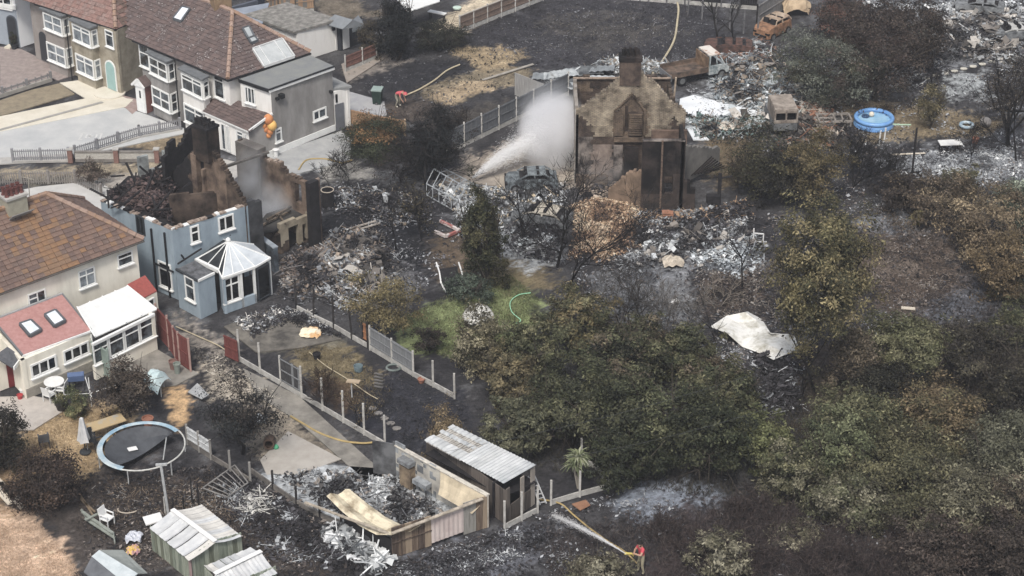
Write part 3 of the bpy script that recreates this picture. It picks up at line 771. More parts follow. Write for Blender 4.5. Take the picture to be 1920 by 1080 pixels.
for (a, b) in (((268, 372), (290, 318)), ((300, 345), (262, 312)), ((318, 340), (318, 285)), ((330, 320), (300, 300)), ((285, 320), (312, 300)), ((340, 300), (336, 268)), ((352, 290), (350, 262))):
    mb.bar(at(*a, 4.2), at(*b, 5.4), .12, .09); mb.build("charred_timber", CHAR, bh); mb = MB()
for (a, b) in (((333, 495), (378, 466)), ((345, 485), (340, 478)), ((398, 462), (432, 440))):
    mb = MB(); mb.bar(at(*a, 2.4), at(*b, 2.8), .07); mb.build("charred_timber", CHAR, bh)
mb = MB(); w_ = Wall(at(262, 330, 4.3), at(318, 316, 4.3)); w_.cells(mb, lambda a: 6.0, .3, .2, holes=((.5, 1.5, 4.5, 5.5),), zmax=5.6, bottom=4.0); mb.build("front_dormer", M("scorched_white", "#99a09f", "#55585a", scale=1.2), bh)
mb = MB(); w_ = Wall(at(312, 345, 4.2), at(372, 300, 4.2)); w_.cells(mb, rag(5.9, 1.2, 8), .2, .2, zmax=6.6, bottom=3.5); mb.build("charred_partition", CHAR, bh)
# gutted half behind: rear stub, outer side wall, beam
mb = MB(); w_ = Wall(k1, k2); w_.cells(mb, lambda a: 4.35 - a * .1, .2, .28, zmax=4.6); mb.build("party_wall_end", M("soot_wall", "#242427", "#4a4c50", scale=1.2), bh)
gut = thing("gutted_house_shell", "gutted half of the burnt semi with scorched brown side wall and open floor", "house", base_of(far_rr, k2))
ow = Wall(far_rf, far_rr)
def om(a, z): return 2 if a < ow.L * .3 + .5 * math.sin(z * 2) else (1 if z > r_om(a) else 0)
r_om = rag(4.1, .3, 33)
mb = MB(); ow.cells(mb, lambda a, r=rag(4.3, .5, 31): r(a) - .5 * (a / ow.L), .12, .28, zmax=4.8, mfun=om, holes=((ow.L * .72, ow.L * .8, 2.2, 3.4),)); mb.build("side_wall", [BROWN_PLASTER, RAG, BURNT_PLASTER], gut)
mb = MB(); ow.box(mb, -.1, ow.L * .28, 0, 4.5, -.5, .12); mb.build("rounded_pier", M("grey_plaster", "#55504c", "#77716b", scale=1.2), gut)
mb = MB(); mb.bar(at(424, 312, 4.2), at(504, 285, 4.4), .16, .12); mb.build("steel_beam", M("beam_grey", "#6b6660", "#4a4541", scale=3), gut)
mb = MB(); w_ = Wall(at(580, 345, 4.2), at(597, 338, 4.2)); w_.cells(mb, lambda a: 4.25, .2, .35, zmax=4.4); mb.build("corner_pier", CHAR, gut)
lw1, lw2 = at(528, 476), at(602, 445)
rw = Wall(lw1, lw2)
mb = MB(); rw.cells(mb, lambda a, r=rag(1.75, .2, 41): r(a), .14, .25, zmax=2, holes=((.5, 1.2, 0, 1.35), (1.55, 1.8, 0.2, 1.3)), mfun=lambda a, z: 1 if z < .4 + .3 * math.sin(a * 3) else 0); mb.build("rear_wall", [M("sooty_cream", "#9f937c", "#5d5345", scale=1.3, lo=.4, hi=.75), BURNT_PLASTER], gut)
mb = MB(); w_ = Wall(at(468, 470), at(528, 476)); w_.cells(mb, rag(1.4, .3, 43), .14, .25, zmax=2, ); mb.build("rear_wall", BURNT_PLASTER, gut)
slab(gut, [at(468, 440, 1.5), at(530, 428, 1.5), at(598, 400, 1.5), at(585, 375, 1.6), at(500, 400, 1.6)], .1, M("burnt_roof_felt", "#232326", "#4a4845", scale=1.6, bump=.6), "fallen_roof")
mb = MB()
for (a, b) in (((472, 432), (545, 395)), ((520, 400), (535, 420)), ((545, 380), (590, 395)), ((500, 412), (575, 372)), ((540, 392), (548, 372))): mb = MB(); mb.bar(at(*a, 1.65), at(*b, 1.75), .1); mb.build("charred_timber", [M("half_burnt_wood", "#7b6b58", "#2c2825", scale=3, lo=.4, hi=.6)], gut)
slab(gut, [at(455, 380, .1), at(446, 320, .1), at(560, 380, .1), at(600, 425, .1), at(530, 470, .1)], .1, DARKFLOOR, "burnt_floor")
mb = MB(); w_ = Wall(at(466, 475), at(516, 512)); w_.box(mb, 0, w_.L, 0, 1.5, -.25, 0); mb.build("garden_wall", BLUE_SOOT, bh)
mb = MB(); w_.box(mb, 0, w_.L, 1.5, 1.56, -.29, .04); mb.build("coping", M("grey_coping", "#8f9aa4", "#6d757d"), bh)
# rear flat-roofed extension
eF, eC, eR = at(330, 505, 2.3), at(371, 527, 2.3), at(402, 512, 2.3)
fl = lambda p: Vector((p[0], p[1], 0))
x1 = wall_part(bh, fl(eF), fl(eC), 0, 2.25, BLUE, "extension_wall"); x2 = wall_part(bh, fl(eC), fl(eR), 0, 2.25, BLUE, "extension_wall")
slab(bh, [eF, eC, eR, at(366, 488, 2.3)], .08, M("ash_covered_felt", "#6e7176", "#3c3d40", scale=4, bump=.6), "extension_roof")
mb = MB(); mb.bar(eF, eC, .1, .12); mb.build("fascia", M("charcoal_fascia", "#33383d"), bh); mb = MB(); mb.bar(eC, eR, .1, .12); mb.build("fascia", WHITE, bh)
window(bh, x1, (350, 558), (364, 524), cols=(), tops=(.6,), fr=.08)
# conservatory with the hipped roof, its left panes burnt out
A_ = at(428, 453, 3.15); e = [at(417, 449, 2.5), at(367, 487, 2.25), at(410, 508, 2.2), at(417, 522, 2.15), at(478, 501, 2.15), at(507, 484, 2.2), at(476, 459, 2.4)]
cons = bh
pan = M("glazed_panel", "#a9b2ba", "#c3cad0", rough=.22, scale=1.5, spec=.5)
for (i, j) in ((3, 4), (4, 5), (5, 6)):
    mb = MB(); mb.prism([e[i], e[j], A_], (0, 0, .03)); mb.build("roof_panel", pan, cons)
for (i, j, f0, f1) in ((0, 1, 0, 1), (1, 2, 0, .45), (2, 3, 0, 1)):
    mb = MB(); mb.prism([e[i], e[j], A_], (0, 0, .02)); mb.build("roof_panel", M("dark_gap_panel", "#15181b", "#30363c", rough=.6, scale=1.2), cons)  # opaque dark panels standing in for the darkness seen through missing panes
for p in e:
    mb = MB(); mb.bar(p + Vector((0, 0, .04)), A_ + Vector((0, 0, .04)), .055, .05); mb.build("roof_bar", WHITE, cons)
for (i, j, n) in ((1, 2, 2), (3, 4, 3)):
    for k in range(1, n):
        mb = MB(); mb.bar(e[i].lerp(e[j], k / n) + Vector((0, 0, .05)), A_ + Vector((0, 0, .04)), .04, .03); mb.build("roof_bar", WHITE, cons)
mb = MB(); mb.ball(A_ + Vector((0, 0, .1)), .14, 6); mb.build("finial", WHITE, cons)
mb = MB(); mb.bar(e[1], e[2], .16, .2); mb.bar(e[2], e[3], .08, .1); mb.bar(e[3], e[4], .1, .12); mb.bar(e[4], e[5], .1, .1); mb.build("gutter", WHITE, cons)
f0, f1, f2 = fl(e[3]) , fl(e[4]), fl(e[5])
cwm = Wall(f0, f1); cwn = Wall(f1, f2)
wl = Wall(fl(e[2]), f0)
mb = MB(); cwm.box(mb, 0, cwm.L, 0, .55, -.15, 0); wl.box(mb, 0, wl.L, 0, 2.1, -.15, 0); mb.build("dwarf_wall", BLUE, cons)
window(cons, cwm, (.02, .58), (cwm.L * .52, 2.05), cols=(.5,), tops=(.68, .68), sill=True, fr=.09, d=-.1, name="conservatory_window", glass=GLASS_DARK)
mb = MB(); cwm.box(mb, cwm.L * .53, cwm.L * .6, 0, 2.05, -.12, 0); cwm.box(mb, cwm.L * .94, cwm.L, 0, 2.05, -.12, 0); cwn.box(mb, cwn.L - .1, cwn.L, 0, 2.05, -.12, 0); mb.build("mullion", WHITE, cons)
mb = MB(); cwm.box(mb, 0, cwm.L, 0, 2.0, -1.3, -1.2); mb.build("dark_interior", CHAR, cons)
dd = Wall(at(486, 553), at(503, 556))
window(cons, dd, (0, .05), (.62, 1.95), cols=(), sill=False, fr=.11, name="open_door", glass=GLASS)
window(cons, cwn, (.1, .1), (cwn.L - .15, 2.0), cols=(), sill=False, fr=.06, name="door_frame", mat=M("charcoal_frame", "#32383f"), glass=GLASS_DARK)

# ---- tan pebble-dashed semi
TAN = M("tan_pebbledash", "#8a806c", "#a69c87", scale=1.5, lo=.38, hi=.62, bump=.35, bscale=40)
GBROWN = M("grey_brown_pebbledash", "#8a817b", "#98908a", scale=1.2, bump=.35, bscale=40)
DGREY = M("dark_grey_felt", "#5c6064", "#6d7174", scale=3)
def bay(house, FL, FR, Rr, mat, z_lo, z_hi, ztop, cols=(.5,), tops=((0, 0), (0, 0)), glass=None, sidecols=(), rm=None, bot=.5):
    fl_, fr_, r_ = at(*FL), at(*FR), at(*Rr); l_ = fl_ + (r_ - fr_)
    mb = MB(); mb.hexa([fl_, fr_, r_, l_] + [p + Vector((0, 0, ztop)) for p in (fl_, fr_, r_, l_)]); mb.build("bay", mat, house)
    fw, sw_ = Wall(fl_, fr_), Wall(fr_, r_)
    for (z0, z1), tp in zip((z_lo, z_hi), tops):
        window(house, fw, (.02, z0), (fw.L - .02, z1), cols=cols, tops=tp, glass=glass, fr=.1, name="bay_window")
        window(house, sw_, (.02, z0), (sw_.L - .02, z1), cols=sidecols, tops=tp[:1], glass=glass, fr=.08, name="bay_window")
    o = .16; d1 = (fr_ - fl_).normalized(); d2 = (fr_ - r_).normalized()
    mb = MB(); T = Vector((0, 0, ztop))
    mb.prism([fl_ - d1 * o + d2 * o + T, fr_ + d1 * o + d2 * o + T, r_ + d1 * o + T, l_ - d1 * o + T], (0, 0, .12)); mb.build("bay_roof", rm or DGREY, house)
def arch_door(house, w, lb, rt, mat, frame=WHITE, name="door"):
    a0, z0 = w.hit(*lb); a1, z1 = w.hit(*rt); z0 = max(.05, z0); c = (a0 + a1) / 2; r = (a1 - a0) / 2
    def arch(k, dz=0): return [w.pt(a0 + (r - k * r), z0, .0), w.pt(a1 - (r - k * r), z0, .0)] + [w.pt(c + k * r * math.cos(t), z1 - r + k * r * math.sin(t), 0) for t in [math.pi * i / 10 for i in range(11)]]
    mb = MB(); mb.prism([p + w.n.to_3d() * .004 for p in arch(1.0)], w.n.to_3d() * .05); f = mb.build("door_frame", frame, house)
    mb = MB(); mb.prism([p + w.n.to_3d() * .054 for p in arch(.8)], w.n.to_3d() * .03); mb.build(name, mat, f)
def flat_door(house, w, lb, rt, mat, name="door", handle=True):
    a0, z0 = w.hit(*lb); a1, z1 = w.hit(*rt); z0 = max(.04, z0)
    mb = MB(); w.box(mb, a0 - .06, a1 + .06, z0, z1 + .06, .003, .05); f = mb.build("door_frame", WHITE, house)
    mb = MB(); w.box(mb, a0, a1, z0 + .02, z1, .051, .09); mb.build(name, mat, f)
    return f
tR, tL = at(228, 178), at(68, 110)
th_ = thing("pebbledashed_semi", "tan and grey-brown pebbledashed semi with reddish hipped roof and turquoise front door", "house", base_of(tR, tL))
tw = wall_part(th_, tL.lerp(tR, .42), tR, 0, ZE - .05, TAN); wall_part(th_, tL, tL.lerp(tR, .4195), 0, ZE - .05, GBROWN)
tB = at(262, 160) + Vector((.6, 1.2, 0)); ts = wall_part(th_, tR, tB, 0, ZE - .05, TAN)
bay(th_, (147, 152), (181, 168), (193, 163), TAN, (.72, 2.0), (2.9, 4.05), 4.2, cols=(.5,), tops=((.68, .68), (.72, .72)), glass=GLASS_NET)
bay(th_, (93, 130), (128, 145), (141, 140), GBROWN, (.72, 2.0), (2.9, 4.05), 4.2, cols=(.5,), tops=((.5, .5), (.5, .5)), glass=GLASS_NET)
tw2 = Wall(tL, tR)
window(th_, tw2, (200, 85), (212, 60), cols=(), tops=(.72,), glass=GLASS)
arch_door(th_, tw2, (202, 163), (216, 117), M("turquoise_door", "#8fb9b6", "#85aeab", rough=.5))
arch_door(th_, tw2, (78, 110), (89, 60), M("dark_front_door", "#2f3238", "#3a3d44", rough=.5), GBROWN)
mb = MB(); stp = at(206, 176); mb.lathe([(1.0, 0), (1.0, .12), (.02, .12)], stp, 20); mb.build("doorstep", PAVE, th_)
e0, e1 = at(64, 6, ZE), at(217, 55, ZE); e2 = at(268, 38, ZE) + Vector((1.5, 3.0, 0)); ap = e1.lerp(e2, .5) + (e0 - e1).normalized() * 2.6 + Vector((0, 0, 2.8)); apl = ap + (e0 - e1) * 1.2; e3 = e2 + (e0 - e1)
tiles([e0 + (e0 - e1) * .4, e1, ap, apl], .3, .26, TR_, th_, seed=11)
tiles([e1, e2, ap], .3, .26, [TR_[0], TR_[1], T3], th_, seed=12)
ridge(ap + Vector((0, 0, .1)), e1 + Vector((0, 0, .1)), [TERR2, TERR], th_)
gutter(e0 + Vector((0, 0, -.05)), e1 + Vector((0, 0, -.05)), th_, BLACKPVC); gutter(e1 + Vector((0, 0, -.05)), e2 + Vector((0, 0, -.05)), th_, BLACKPVC)
pipe(at(136, 150) + Vector((0, -.05, 0)), at(136, 150) + Vector((0, -.05, 4.2)), th_, BLACKPVC)
# ---- white corner house
wcR, wcE = at(39, 89), at(72, 78)
wc = thing("white_corner_house", "white house corner with blue-grey entrance front and dark arched door", "house", wcR)
GBL = M("blue_grey_render", "#8b96a3", "#99a4b0", scale=1)
ww = wall_part(wc, wcR, wcE, 0, 6.5, M("bright_white_render", "#e6e7e8", "#dcdedf", scale=.8))
wf = Wall(wcR + Vector((-6, 2.55, 0)), wcR); mb = MB(); wf.box(mb, 0, wf.L, 0, 2.75, -.2, 0); mb.build("front_wall", GBL, wc)
mb = MB(); wf.box(mb, 0, wf.L, 2.75, 6.5, -.2, 0); mb.build("upper_wall", M("bright_white_render", "#e6e7e8"), wc)
mb = MB(); wf.box(mb, 0, wf.L + .08, 2.72, 3.0, .003, .12); mb.build("string_course", WHITE, wc)
arch_door(wc, wf, (18, 82), (30, 30), M("dark_front_door", "#2f3238"), M("arch_shadow_paint", "#4b525c"))
window(wc, wf, (-8, 12), (20, -14), cols=(.5,), fr=.1)
mb = MB(); wf.box(mb, wf.L - .9, wf.L - .45, 0, .12, .003, .6); mb.build("doorstep", PAVE, wc)
# ---- grey and white semi with the flat-roofed side extension
GREYR = M("grey_pebbledash", "#827f7c", "#9c9996", scale=1.1, lo=.38, hi=.62, stretch=(1, 1, .35), bump=.35, bscale=40)
WHITER = M("white_render", "#e6e4df", "#cbc7be", scale=1.1, lo=.45, hi=.78, stretch=(1, 1, .3))
gB = at(628, 245); gA = at(515, 291); gP = at(470, 303)
gh = thing("grey_and_white_semi", "grey and white semi with brown hipped roof and flat-roofed pebbledashed side extension", "house", base_of(gA, gB, gP))
ie = lambda a, b: Vector((*xy(at(a, b, ZE)), 0))
f_l, f_r, r_r = ie(248, 75), ie(427, 150), ie(583, 100)
inw = (r_r - f_r).normalized() * .3; alo = (f_r - f_l).normalized() * .3
P0, P1, P2 = f_l + inw + alo, f_r + inw - alo, r_r - inw - alo
Pm = P0.lerp(P1, .52)
gfw = wall_part(gh, P0, Pm, 0, ZE - .05, GREYR); gfw2 = wall_part(gh, Pm + (P1 - P0).normalized() * .003, P1, 0, ZE - .05, WHITER); wall_part(gh, P1, P2, 0, ZE - .05, WHITER)
gall = Wall(P0, P1)
ap = at(436, 22, 6.8); e0, e1, e2 = at(248, 75, ZE), at(427, 150, ZE), at(583, 99, ZE); apl = ap + (e0 - e1) * 1.15; e3 = e2 + (e0 - e1) * 1.15
tiles([e0 + (e0 - e1) * .05, e1, ap, apl], .3, .25, TG, gh, seed=21)
plH = [e1, e2, ap]
tiles(plH, .3, .25, TG, gh, seed=22)
ridge(ap + Vector((0, 0, .1)), e1 + Vector((0, 0, .1)), [TERR, TERR2], gh); ridge(ap + Vector((0, 0, .1)), e2 + Vector((0, 0, .1)), [TERR, TERR2], gh); ridge(ap + Vector((0, 0, .1)), ap + (apl - ap) * .6 + Vector((0, 0, .1)), [TERR], gh)
gutter(e0 - Vector((0, 0, .06)), e1 - Vector((0, 0, .06)), gh, BLACKPVC); gutter(e1 - Vector((0, 0, .06)), e2 - Vector((0, 0, .06)), gh, BLACKPVC)
pf = [e0, e1, ap]
rooflight(gh, pf, [(327, 37), (344, 15), (358, 19), (342, 42)], SKYL)
rooflight(gh, plH, [(454, 56), (466, 52), (475, 70), (464, 74)], M("grey_glass", "#8f979b", "#a9b0b2", rough=.2))
rooflight(gh, plH, [(465, 75), (476, 71), (482, 78), (470, 83)], M("grey_glass", "#8f979b"))
rooflight(gh, plH, [(473, 94), (528, 75), (551, 108), (494, 127)], M("solar_glass", "#a2a8aa", "#b4b9ba", rough=.2), "roof_window", .06, M("aluminium_frame", "#b9bcbc", "#cacccc", rough=.4))
for f in (.2, .72):
    a = on_plane(plH, 473 + 55 * f, 94 - 19 * f, .2); b = on_plane(plH, 494 + 57 * f, 127 - 19 * f, .2)
    mb = MB(); mb.bar(a, b, .07, .04); mb.build("glazing_bar", M("aluminium_frame", "#b9bcbc"), gh)
# chimney at the top
cq = on_plane(pf, 412, 20); mb = MB(); mb.obox(cq + Vector((0, .6, .6)), (.5, .2, 0), (-.2, .4, 0), (0, 0, 1.4)); mb.build("chimney", M("brown_brick", "#7b6247", "#927754", scale=3, bump=.4), gh)
bay(gh, (289, 214), (323, 232), (336, 226), GREYR, (.72, 2.0), (2.85, 4.0), 4.12, cols=(.5,), tops=((.5, .5), (.5, .5)), glass=GLASS)
bay(gh, (349, 246), (388, 266), (399, 260), WHITER, (.72, 1.95), (2.85, 3.95), 4.12, cols=(.55,), tops=((.7, .7), (.72, .72)), glass=GLASS)
window(gh, gall, (264, 122), (278, 86), cols=(), tops=(.6,)); window(gh, gall, (404, 180), (419, 143), cols=(), tops=(.72,))
pipe(at(338, 238), at(338, 238) + Vector((0, 0, 4.2)), gh, BLACKPVC)
# gabled white porch with the white door and brick cheek
q0, q1, q2 = at(259, 207), at(276, 213), at(287, 208); pq = q0 + (q2 - q1)
mb = MB(); mb.hexa([q0, q1, q2, pq] + [p + Vector((0, 0, 1.85)) for p in (q0, q1, q2, pq)]); mb.build("porch", M("red_brick", "#7d4a42", "#8f5a50", scale=8, bump=.4), gh)
pw_ = Wall(q0, q1); mb = MB(); pw_.box(mb, 0, pw_.L, .02, 1.85, .003, .06); f = mb.build("door_frame", WHITE, gh)
mb = MB(); pw_.box(mb, .12, pw_.L - .08, .03, 1.75, .062, .1); d_ = mb.build("door", WHITE, f)
mb = MB(); pw_.box(mb, pw_.L * .45, pw_.L * .62, 1.0, 1.5, .102, .11); mb.build("pane", GLASS_DARK, f)
mid = q0.lerp(q1, .5); back = (q2 - q1)
g0, g1, gA_ = q0 + Vector((-.12, .05, 1.8)), q1 + Vector((.12, -.05, 1.8)), mid + Vector((0, 0, 2.3))
fwd = -back.normalized() * .2
for a, b in ((g0, gA_), (gA_, g1)):
    mb = MB(); mb.prism([a + fwd, b + fwd, b + back, a + back], (0, 0, .07)); mb.build("porch_roof", TG[0], gh)
mb = MB(); mb.bar(g0 + fwd, gA_ + fwd, .05, .14); mb.bar(gA_ + fwd, g1 + fwd, .05, .14); mb.prism([g0 + fwd * .9, g1 + fwd * .9, gA_ + fwd * .9], back.normalized() * .05); mb.build("bargeboard", WHITE, gh)
# side extension
XTL, XTR, XBR, XBL = at(497, 168, ZE), at(627, 130, ZE), at(581, 103, ZE), at(450, 148, ZE)
fz = lambda p: Vector((p.x, p.y, 0))
ge = wall_part(gh, gA, gB, 0, ZE - .25, GREYR); ge0 = Wall(gA, gB)
gl_ = wall_part(gh, fz(XBL), gA, 0, ZE - .25, WHITER)
wall_part(gh, gB, fz(XBR), 0, ZE - .25, WHITER)
up = Vector((0, 0, ZE - .25))
T4 = [gA + up + Vector((-.1, -.1, 0)), gB + up + Vector((.15, -.1, 0)), fz(XBR) + up + Vector((0, .1, 0)), fz(XBL) + up + Vector((-.1, .05, 0))]
slab(gh, [p + Vector((0, 0, .2)) for p in T4], .2, M("green_grey_felt", "#74777a", "#80837f", scale=1.5, bump=.15), "flat_roof")
mb = MB(); mb.bar(T4[0] + Vector((0, 0, .06)), T4[1] + Vector((0, 0, .06)), .06, .16); mb.build("fascia", WHITE, gh)
mb = MB(); mb.bar(T4[0] + Vector((0, 0, .12)), T4[3] + Vector((0, 0, .12)), .08, .2); mb.bar(T4[0] + Vector((0, 0, .19)), T4[1] + Vector((0, 0, .19)), .12, .06); mb.build("roof_edge", BLACKPVC, gh)
mb = MB(); ge0.box(mb, -1.55, ge0.L, 0.02, .42, .003, .06); mb.build("plinth", WHITE, gh)
pw2 = wall_part(gh, gP, gA, 0, 2.0, GREYR, name="porch_side"); 
mb = MB(); mb.prism([gP + Vector((0, 0, 2.0)), gA + Vector((0, 0, 2.0)), gA + Vector((0, 0, 2.45))], Vector((-.15, .1, 0))); mb.build("porch_gable", GREYR, gh)
window(gh, ge0, (587, 228), (611, 199), cols=(.45,), fr=.1, glass=GLASS)
window(gh, ge0, (516, 268), (527, 238), cols=(), tops=(.7,), fr=.1)
window(gh, gl_, (461, 191), (478, 166), cols=(.3, .65), fr=.08)
mb = MB(); w_ = Wall(gA, gB); w_.box(mb, w_.L * .11, w_.L * .17, 3.6, 3.85, .003, .3); w_.box(mb, w_.L * .06, w_.L * .1, 3.55, 3.7, .003, .2); mb.build("floodlight", BLACKPVC, gh)
mb = MB(); w_.box(mb, w_.L * .93, w_.L * .965, 2.65, 2.8, .003, .2); mb.build("wall_light", BLACKPVC, gh)
# lean-to along the front
lf = at(378, 260)
LT = [at(379, 208, 2.1), at(466, 247, 2.1), at(497, 219, 2.6), at(430, 193, 2.75), at(398, 186, 2.6)]
LT[0] = LT[1] + (gall.u.to_3d() * -4.2)
pl_ = [LT[0], LT[1], Vector((*xy(gA), 2.7)), Vector((*xy(gA + gall.u.to_3d() * -4.6), 2.7))]
tiles(pl_, .28, .22, [TG[0], TG[3], TG[1]], gh, seed=25)
mb = MB(); mb.bar(pl_[1] + Vector((.03, 0, .05)), pl_[2] + Vector((.03, 0, .05)), .08, .14); mb.bar(pl_[0], pl_[1], .08, .1); mb.build("bargeboard", WHITE, gh)
lA = Vector((*xy(LT[0]), 0)) + gall.u.to_3d() * .3; lB = gP
lwall = wall_part(gh, lA, lB, 0, 2.05, WHITER, name="porch_front")
L_ = lwall.L
window(gh, lwall, (L_ * .72, .9), (L_ * .88, 1.8), cols=(), tops=(.7,), fr=.08)
window(gh, lwall, (L_ * .9, .3), (L_ * .955, 1.75), cols=(), fr=.06, sill=False, glass=GLASS_NET)
window(gh, lwall, (L_ * .36, .1), (L_ * .46, 1.85), cols=(), fr=.07, sill=False, glass=GLASS)
window(gh, lwall, (L_ * .48, .1), (L_ * .56, 1.85), cols=(.5,), fr=.07, sill=False, glass=GLASS_NET)
# single-storey rear extension with the flat roof
s0 = gB + (gB - gA).normalized() * .05; s1 = at(655, 236)
ex = wall_part(gh, s0, s1 + Vector((.1, 0, 0)), 0, 2.6, WHITER, name="rear_extension"); s2 = s1 + (fz(XBR) - gB) * 1.1
wall_part(gh, s1 + Vector((.1, 0, 0)), s2, 0, 2.6, WHITER, name="rear_extension")
slab(gh, [s0 + Vector((-.4, -.05, 2.75)), s1 + Vector((.25, -.1, 2.75)), s2 + Vector((.2, 0, 2.75)), s0 + (s2 - s1) + Vector((0, 0, 2.75))], .15, M("grey_felt_roof", "#7b7d7d", "#8c8e8d", scale=2), "flat_roof")
mb = MB(); ex.box(mb, .0, ex.L * .55, 0.0, 1.75, .05, .1); mb.build("side_gate", M("dark_grey_paint", "#5d6067", "#6b6e75"), gh)
mb = MB(); ex.box(mb, ex.L * .08, ex.L * .2, 1.85, 2.4, .003, .05); mb.build("pane", GLASS_DARK, gh)

# ---- white garage and shed behind the grey house
g0, g1 = at(600, 108), at(635, 92); 
gg = thing("white_garage", "long white garage with mottled grey flat roof behind the brown-roofed semi", "garage", at(615, 100))
ga, gb, gc = at(560, 117), at(634, 93), at(565, 70)
k_ = (gc - gb) * 1.35
wall_part(gg, ga, gb, 0, 2.1, WHITER); wall_part(gg, gb, gb + k_, 0, 2.1, WHITER); wall_part(gg, ga + k_, ga, 0, 2.1, WHITER)
o_ = Vector((0, 0, 2.25))
slab(gg, [ga + o_ + Vector((-.2, -.2, 0)), gb + o_ + Vector((.15, -.15, 0)), gb + k_ + o_, ga + k_ + o_ + Vector((-.2, 0, 0))], .16, M("mossy_felt", "#6a6863", "#96928b", scale=2.6, bump=.5, lo=.4, hi=.65), "flat_roof")
w_ = Wall(ga, gb); mb = MB(); w_.box(mb, w_.L * .86, w_.L * .92, 1.5, 1.75, .003, .15); mb.build("wall_light", BLACKPVC, gg)
sh = thing("garden_shed", "dark timber shed with grey felt roof beside the white garage", "shed", at(645, 92))
DK = M("dark_shed_boards", "#2c3038", "#3a3e46", scale=2, stretch=(8, 8, .5))
def boards(parent, p, q, z0, ztop, mats, bw=.22, th=.03, name="board", gap=.012, single=True, jig=.0):
    w = Wall(p, q); n = max(1, int(round(w.L / bw))); d = w.L / n; all_ = MB()
    for i in range(n):
        zt = ztop(i * d + d / 2) if callable(ztop) else ztop
        if zt <= z0 + .05: continue
        mb = MB() if single else all_
        w.box(mb, i * d + gap / 2, (i + 1) * d - gap / 2, z0, zt + rnd.uniform(-jig, jig), -th + rnd.uniform(-.008, .008), rnd.uniform(-.004, .01), 0 if single else rnd.randrange(len(mats)))
        if single: mb.build(name, rnd.choice(mats), parent)
    if not single: stuff(all_.build(name + "ing", mats, parent))
    return w
a, b, c = at(640, 95), at(659, 86), at(680, 80)
boards(sh, at(626, 92), a, 0, 1.9, [DK], single=False); boards(sh, a, c, 0, 1.9, [DK], single=False)
rp_ = [at(606, 44, 2.0), at(643, 54, 2.0), at(662, 37, 2.5), at(628, 27, 2.5)]
slab(sh, rp_, .06, M("grey_shed_felt", "#6f757b", "#7d8389", scale=2), "roof_slope")
slab(sh, [rp_[1] + Vector((0, 0, 0)), at(683, 46, 2.0), at(672, 28, 2.3) , rp_[2]], .06, M("grey_shed_felt", "#6f757b"), "roof_slope")
w_ = Wall(a, c); mb = MB(); w_.box(mb, .15, .7, .05, 1.75, .01, .05); mb.build("door", WHITE, sh)
mb = MB(); w_.box(mb, 1.0, 1.9, 1.0, 1.7, .01, .05); mb.build("pane", GLASS_NET, sh)
# ---- dark building corner and boundary at the top edge
db = thing("dark_blue_outbuilding", "dark blue-grey rendered outbuilding with white trim beyond the brown hipped roof", "outbuilding", at(470, 45))
wall_part(db, at(425, 70), at(487, 52), 0, 2.0, M("navy_render", "#4a5160", "#555c6b")); wall_part(db, at(487, 52), at(500, 20), 0, 2.0, M("navy_render", "#4a5160"))
mb = MB(); mb.bar(at(420, 76, 2.05), at(489, 50, 2.05), .12, .2); mb.build("fascia", WHITE, db)
slab(db, [at(418, 73, 2.2), at(490, 49, 2.2), at(505, 5, 2.2), at(420, 20, 2.2)], .1, M("slate_blue_roof", "#7a8494", "#8a94a3"), "roof")
ws = thing("white_lean_to", "white-framed glazed lean-to at the top edge above the dry tan yard", "lean-to", at(790, 12))
w_ = wall_part(ws, at(765, 22), at(825, 2), 0, .35, WHITER)
for i in range(4): window(ws, w_, (w_.L * i / 4 + .03, .4), (w_.L * (i + 1) / 4 - .03, 1.8), cols=(), fr=.07, sill=False, glass=GLASS_NET)
slab(ws, [at(765, 22, 1.9), at(825, 2, 1.9), at(800, -25, 2.4), at(740, -6, 2.4)], .06, POLY, "roof")
mb = MB(); w_.box(mb, 0, w_.L, .32, .39, .003, .12); mb.build("sill", WHITE, ws)

# ---- ruined brown house with the free-standing gable
BRK = M("pale_scorched_brick", "#4a3f36", "#b9a990", scale=.95, bump=.9, bscale=16, lo=.36, hi=.64)
BRK2 = M("brown_scorched_brick", "#42362f", "#84705c", scale=1.2, bump=.8, bscale=16)
BRK3 = M("dark_scorched_brick", "#2a2322", "#66554a", scale=1.4, bump=.8, bscale=16)
for m_ in (BRK, BRK2, BRK3): brickify(m_)
PLB = M("grey_scorched_plaster", "#332d2b", "#857a72", scale=1.3, lo=.42, hi=.62, bump=.4)
SOOT = M("soot_black", "#141213", "#3d332f", scale=1.1, bump=.4, lo=.42, hi=.7)
PALEP = M("pale_warm_plaster", "#5a4c44", "#9c8a7d", scale=1.2, bump=.2)
mL, mR = at(1078, 343), at(1280, 343)
rh = thing("ruined_brick_house", "ruined brown brick house reduced to a free-standing gable with chimney and black front block", "house", base_of(mL, mR))
mw = Wall(mL, mR); Lm = mw.L
def a_of(px): return mw.hit(px, 300)[0]
cA = a_of(1182); apexZ = 7.45; ez = 4.5
rg = rag(0, .3, 77)
def mtop(a):
    f = (a - cA) / (cA if a < cA else (Lm - cA) * 1.02)
    return ez + (apexZ - ez) * (1 - abs(f)) + rg(a)
A1, A2, A3 = a_of(1110), a_of(1206), a_of(1256)
def mtop0(a): return ez + (apexZ - ez) * (1 - abs((a - cA) / (cA if a < cA else (Lm - cA) * 1.02)))
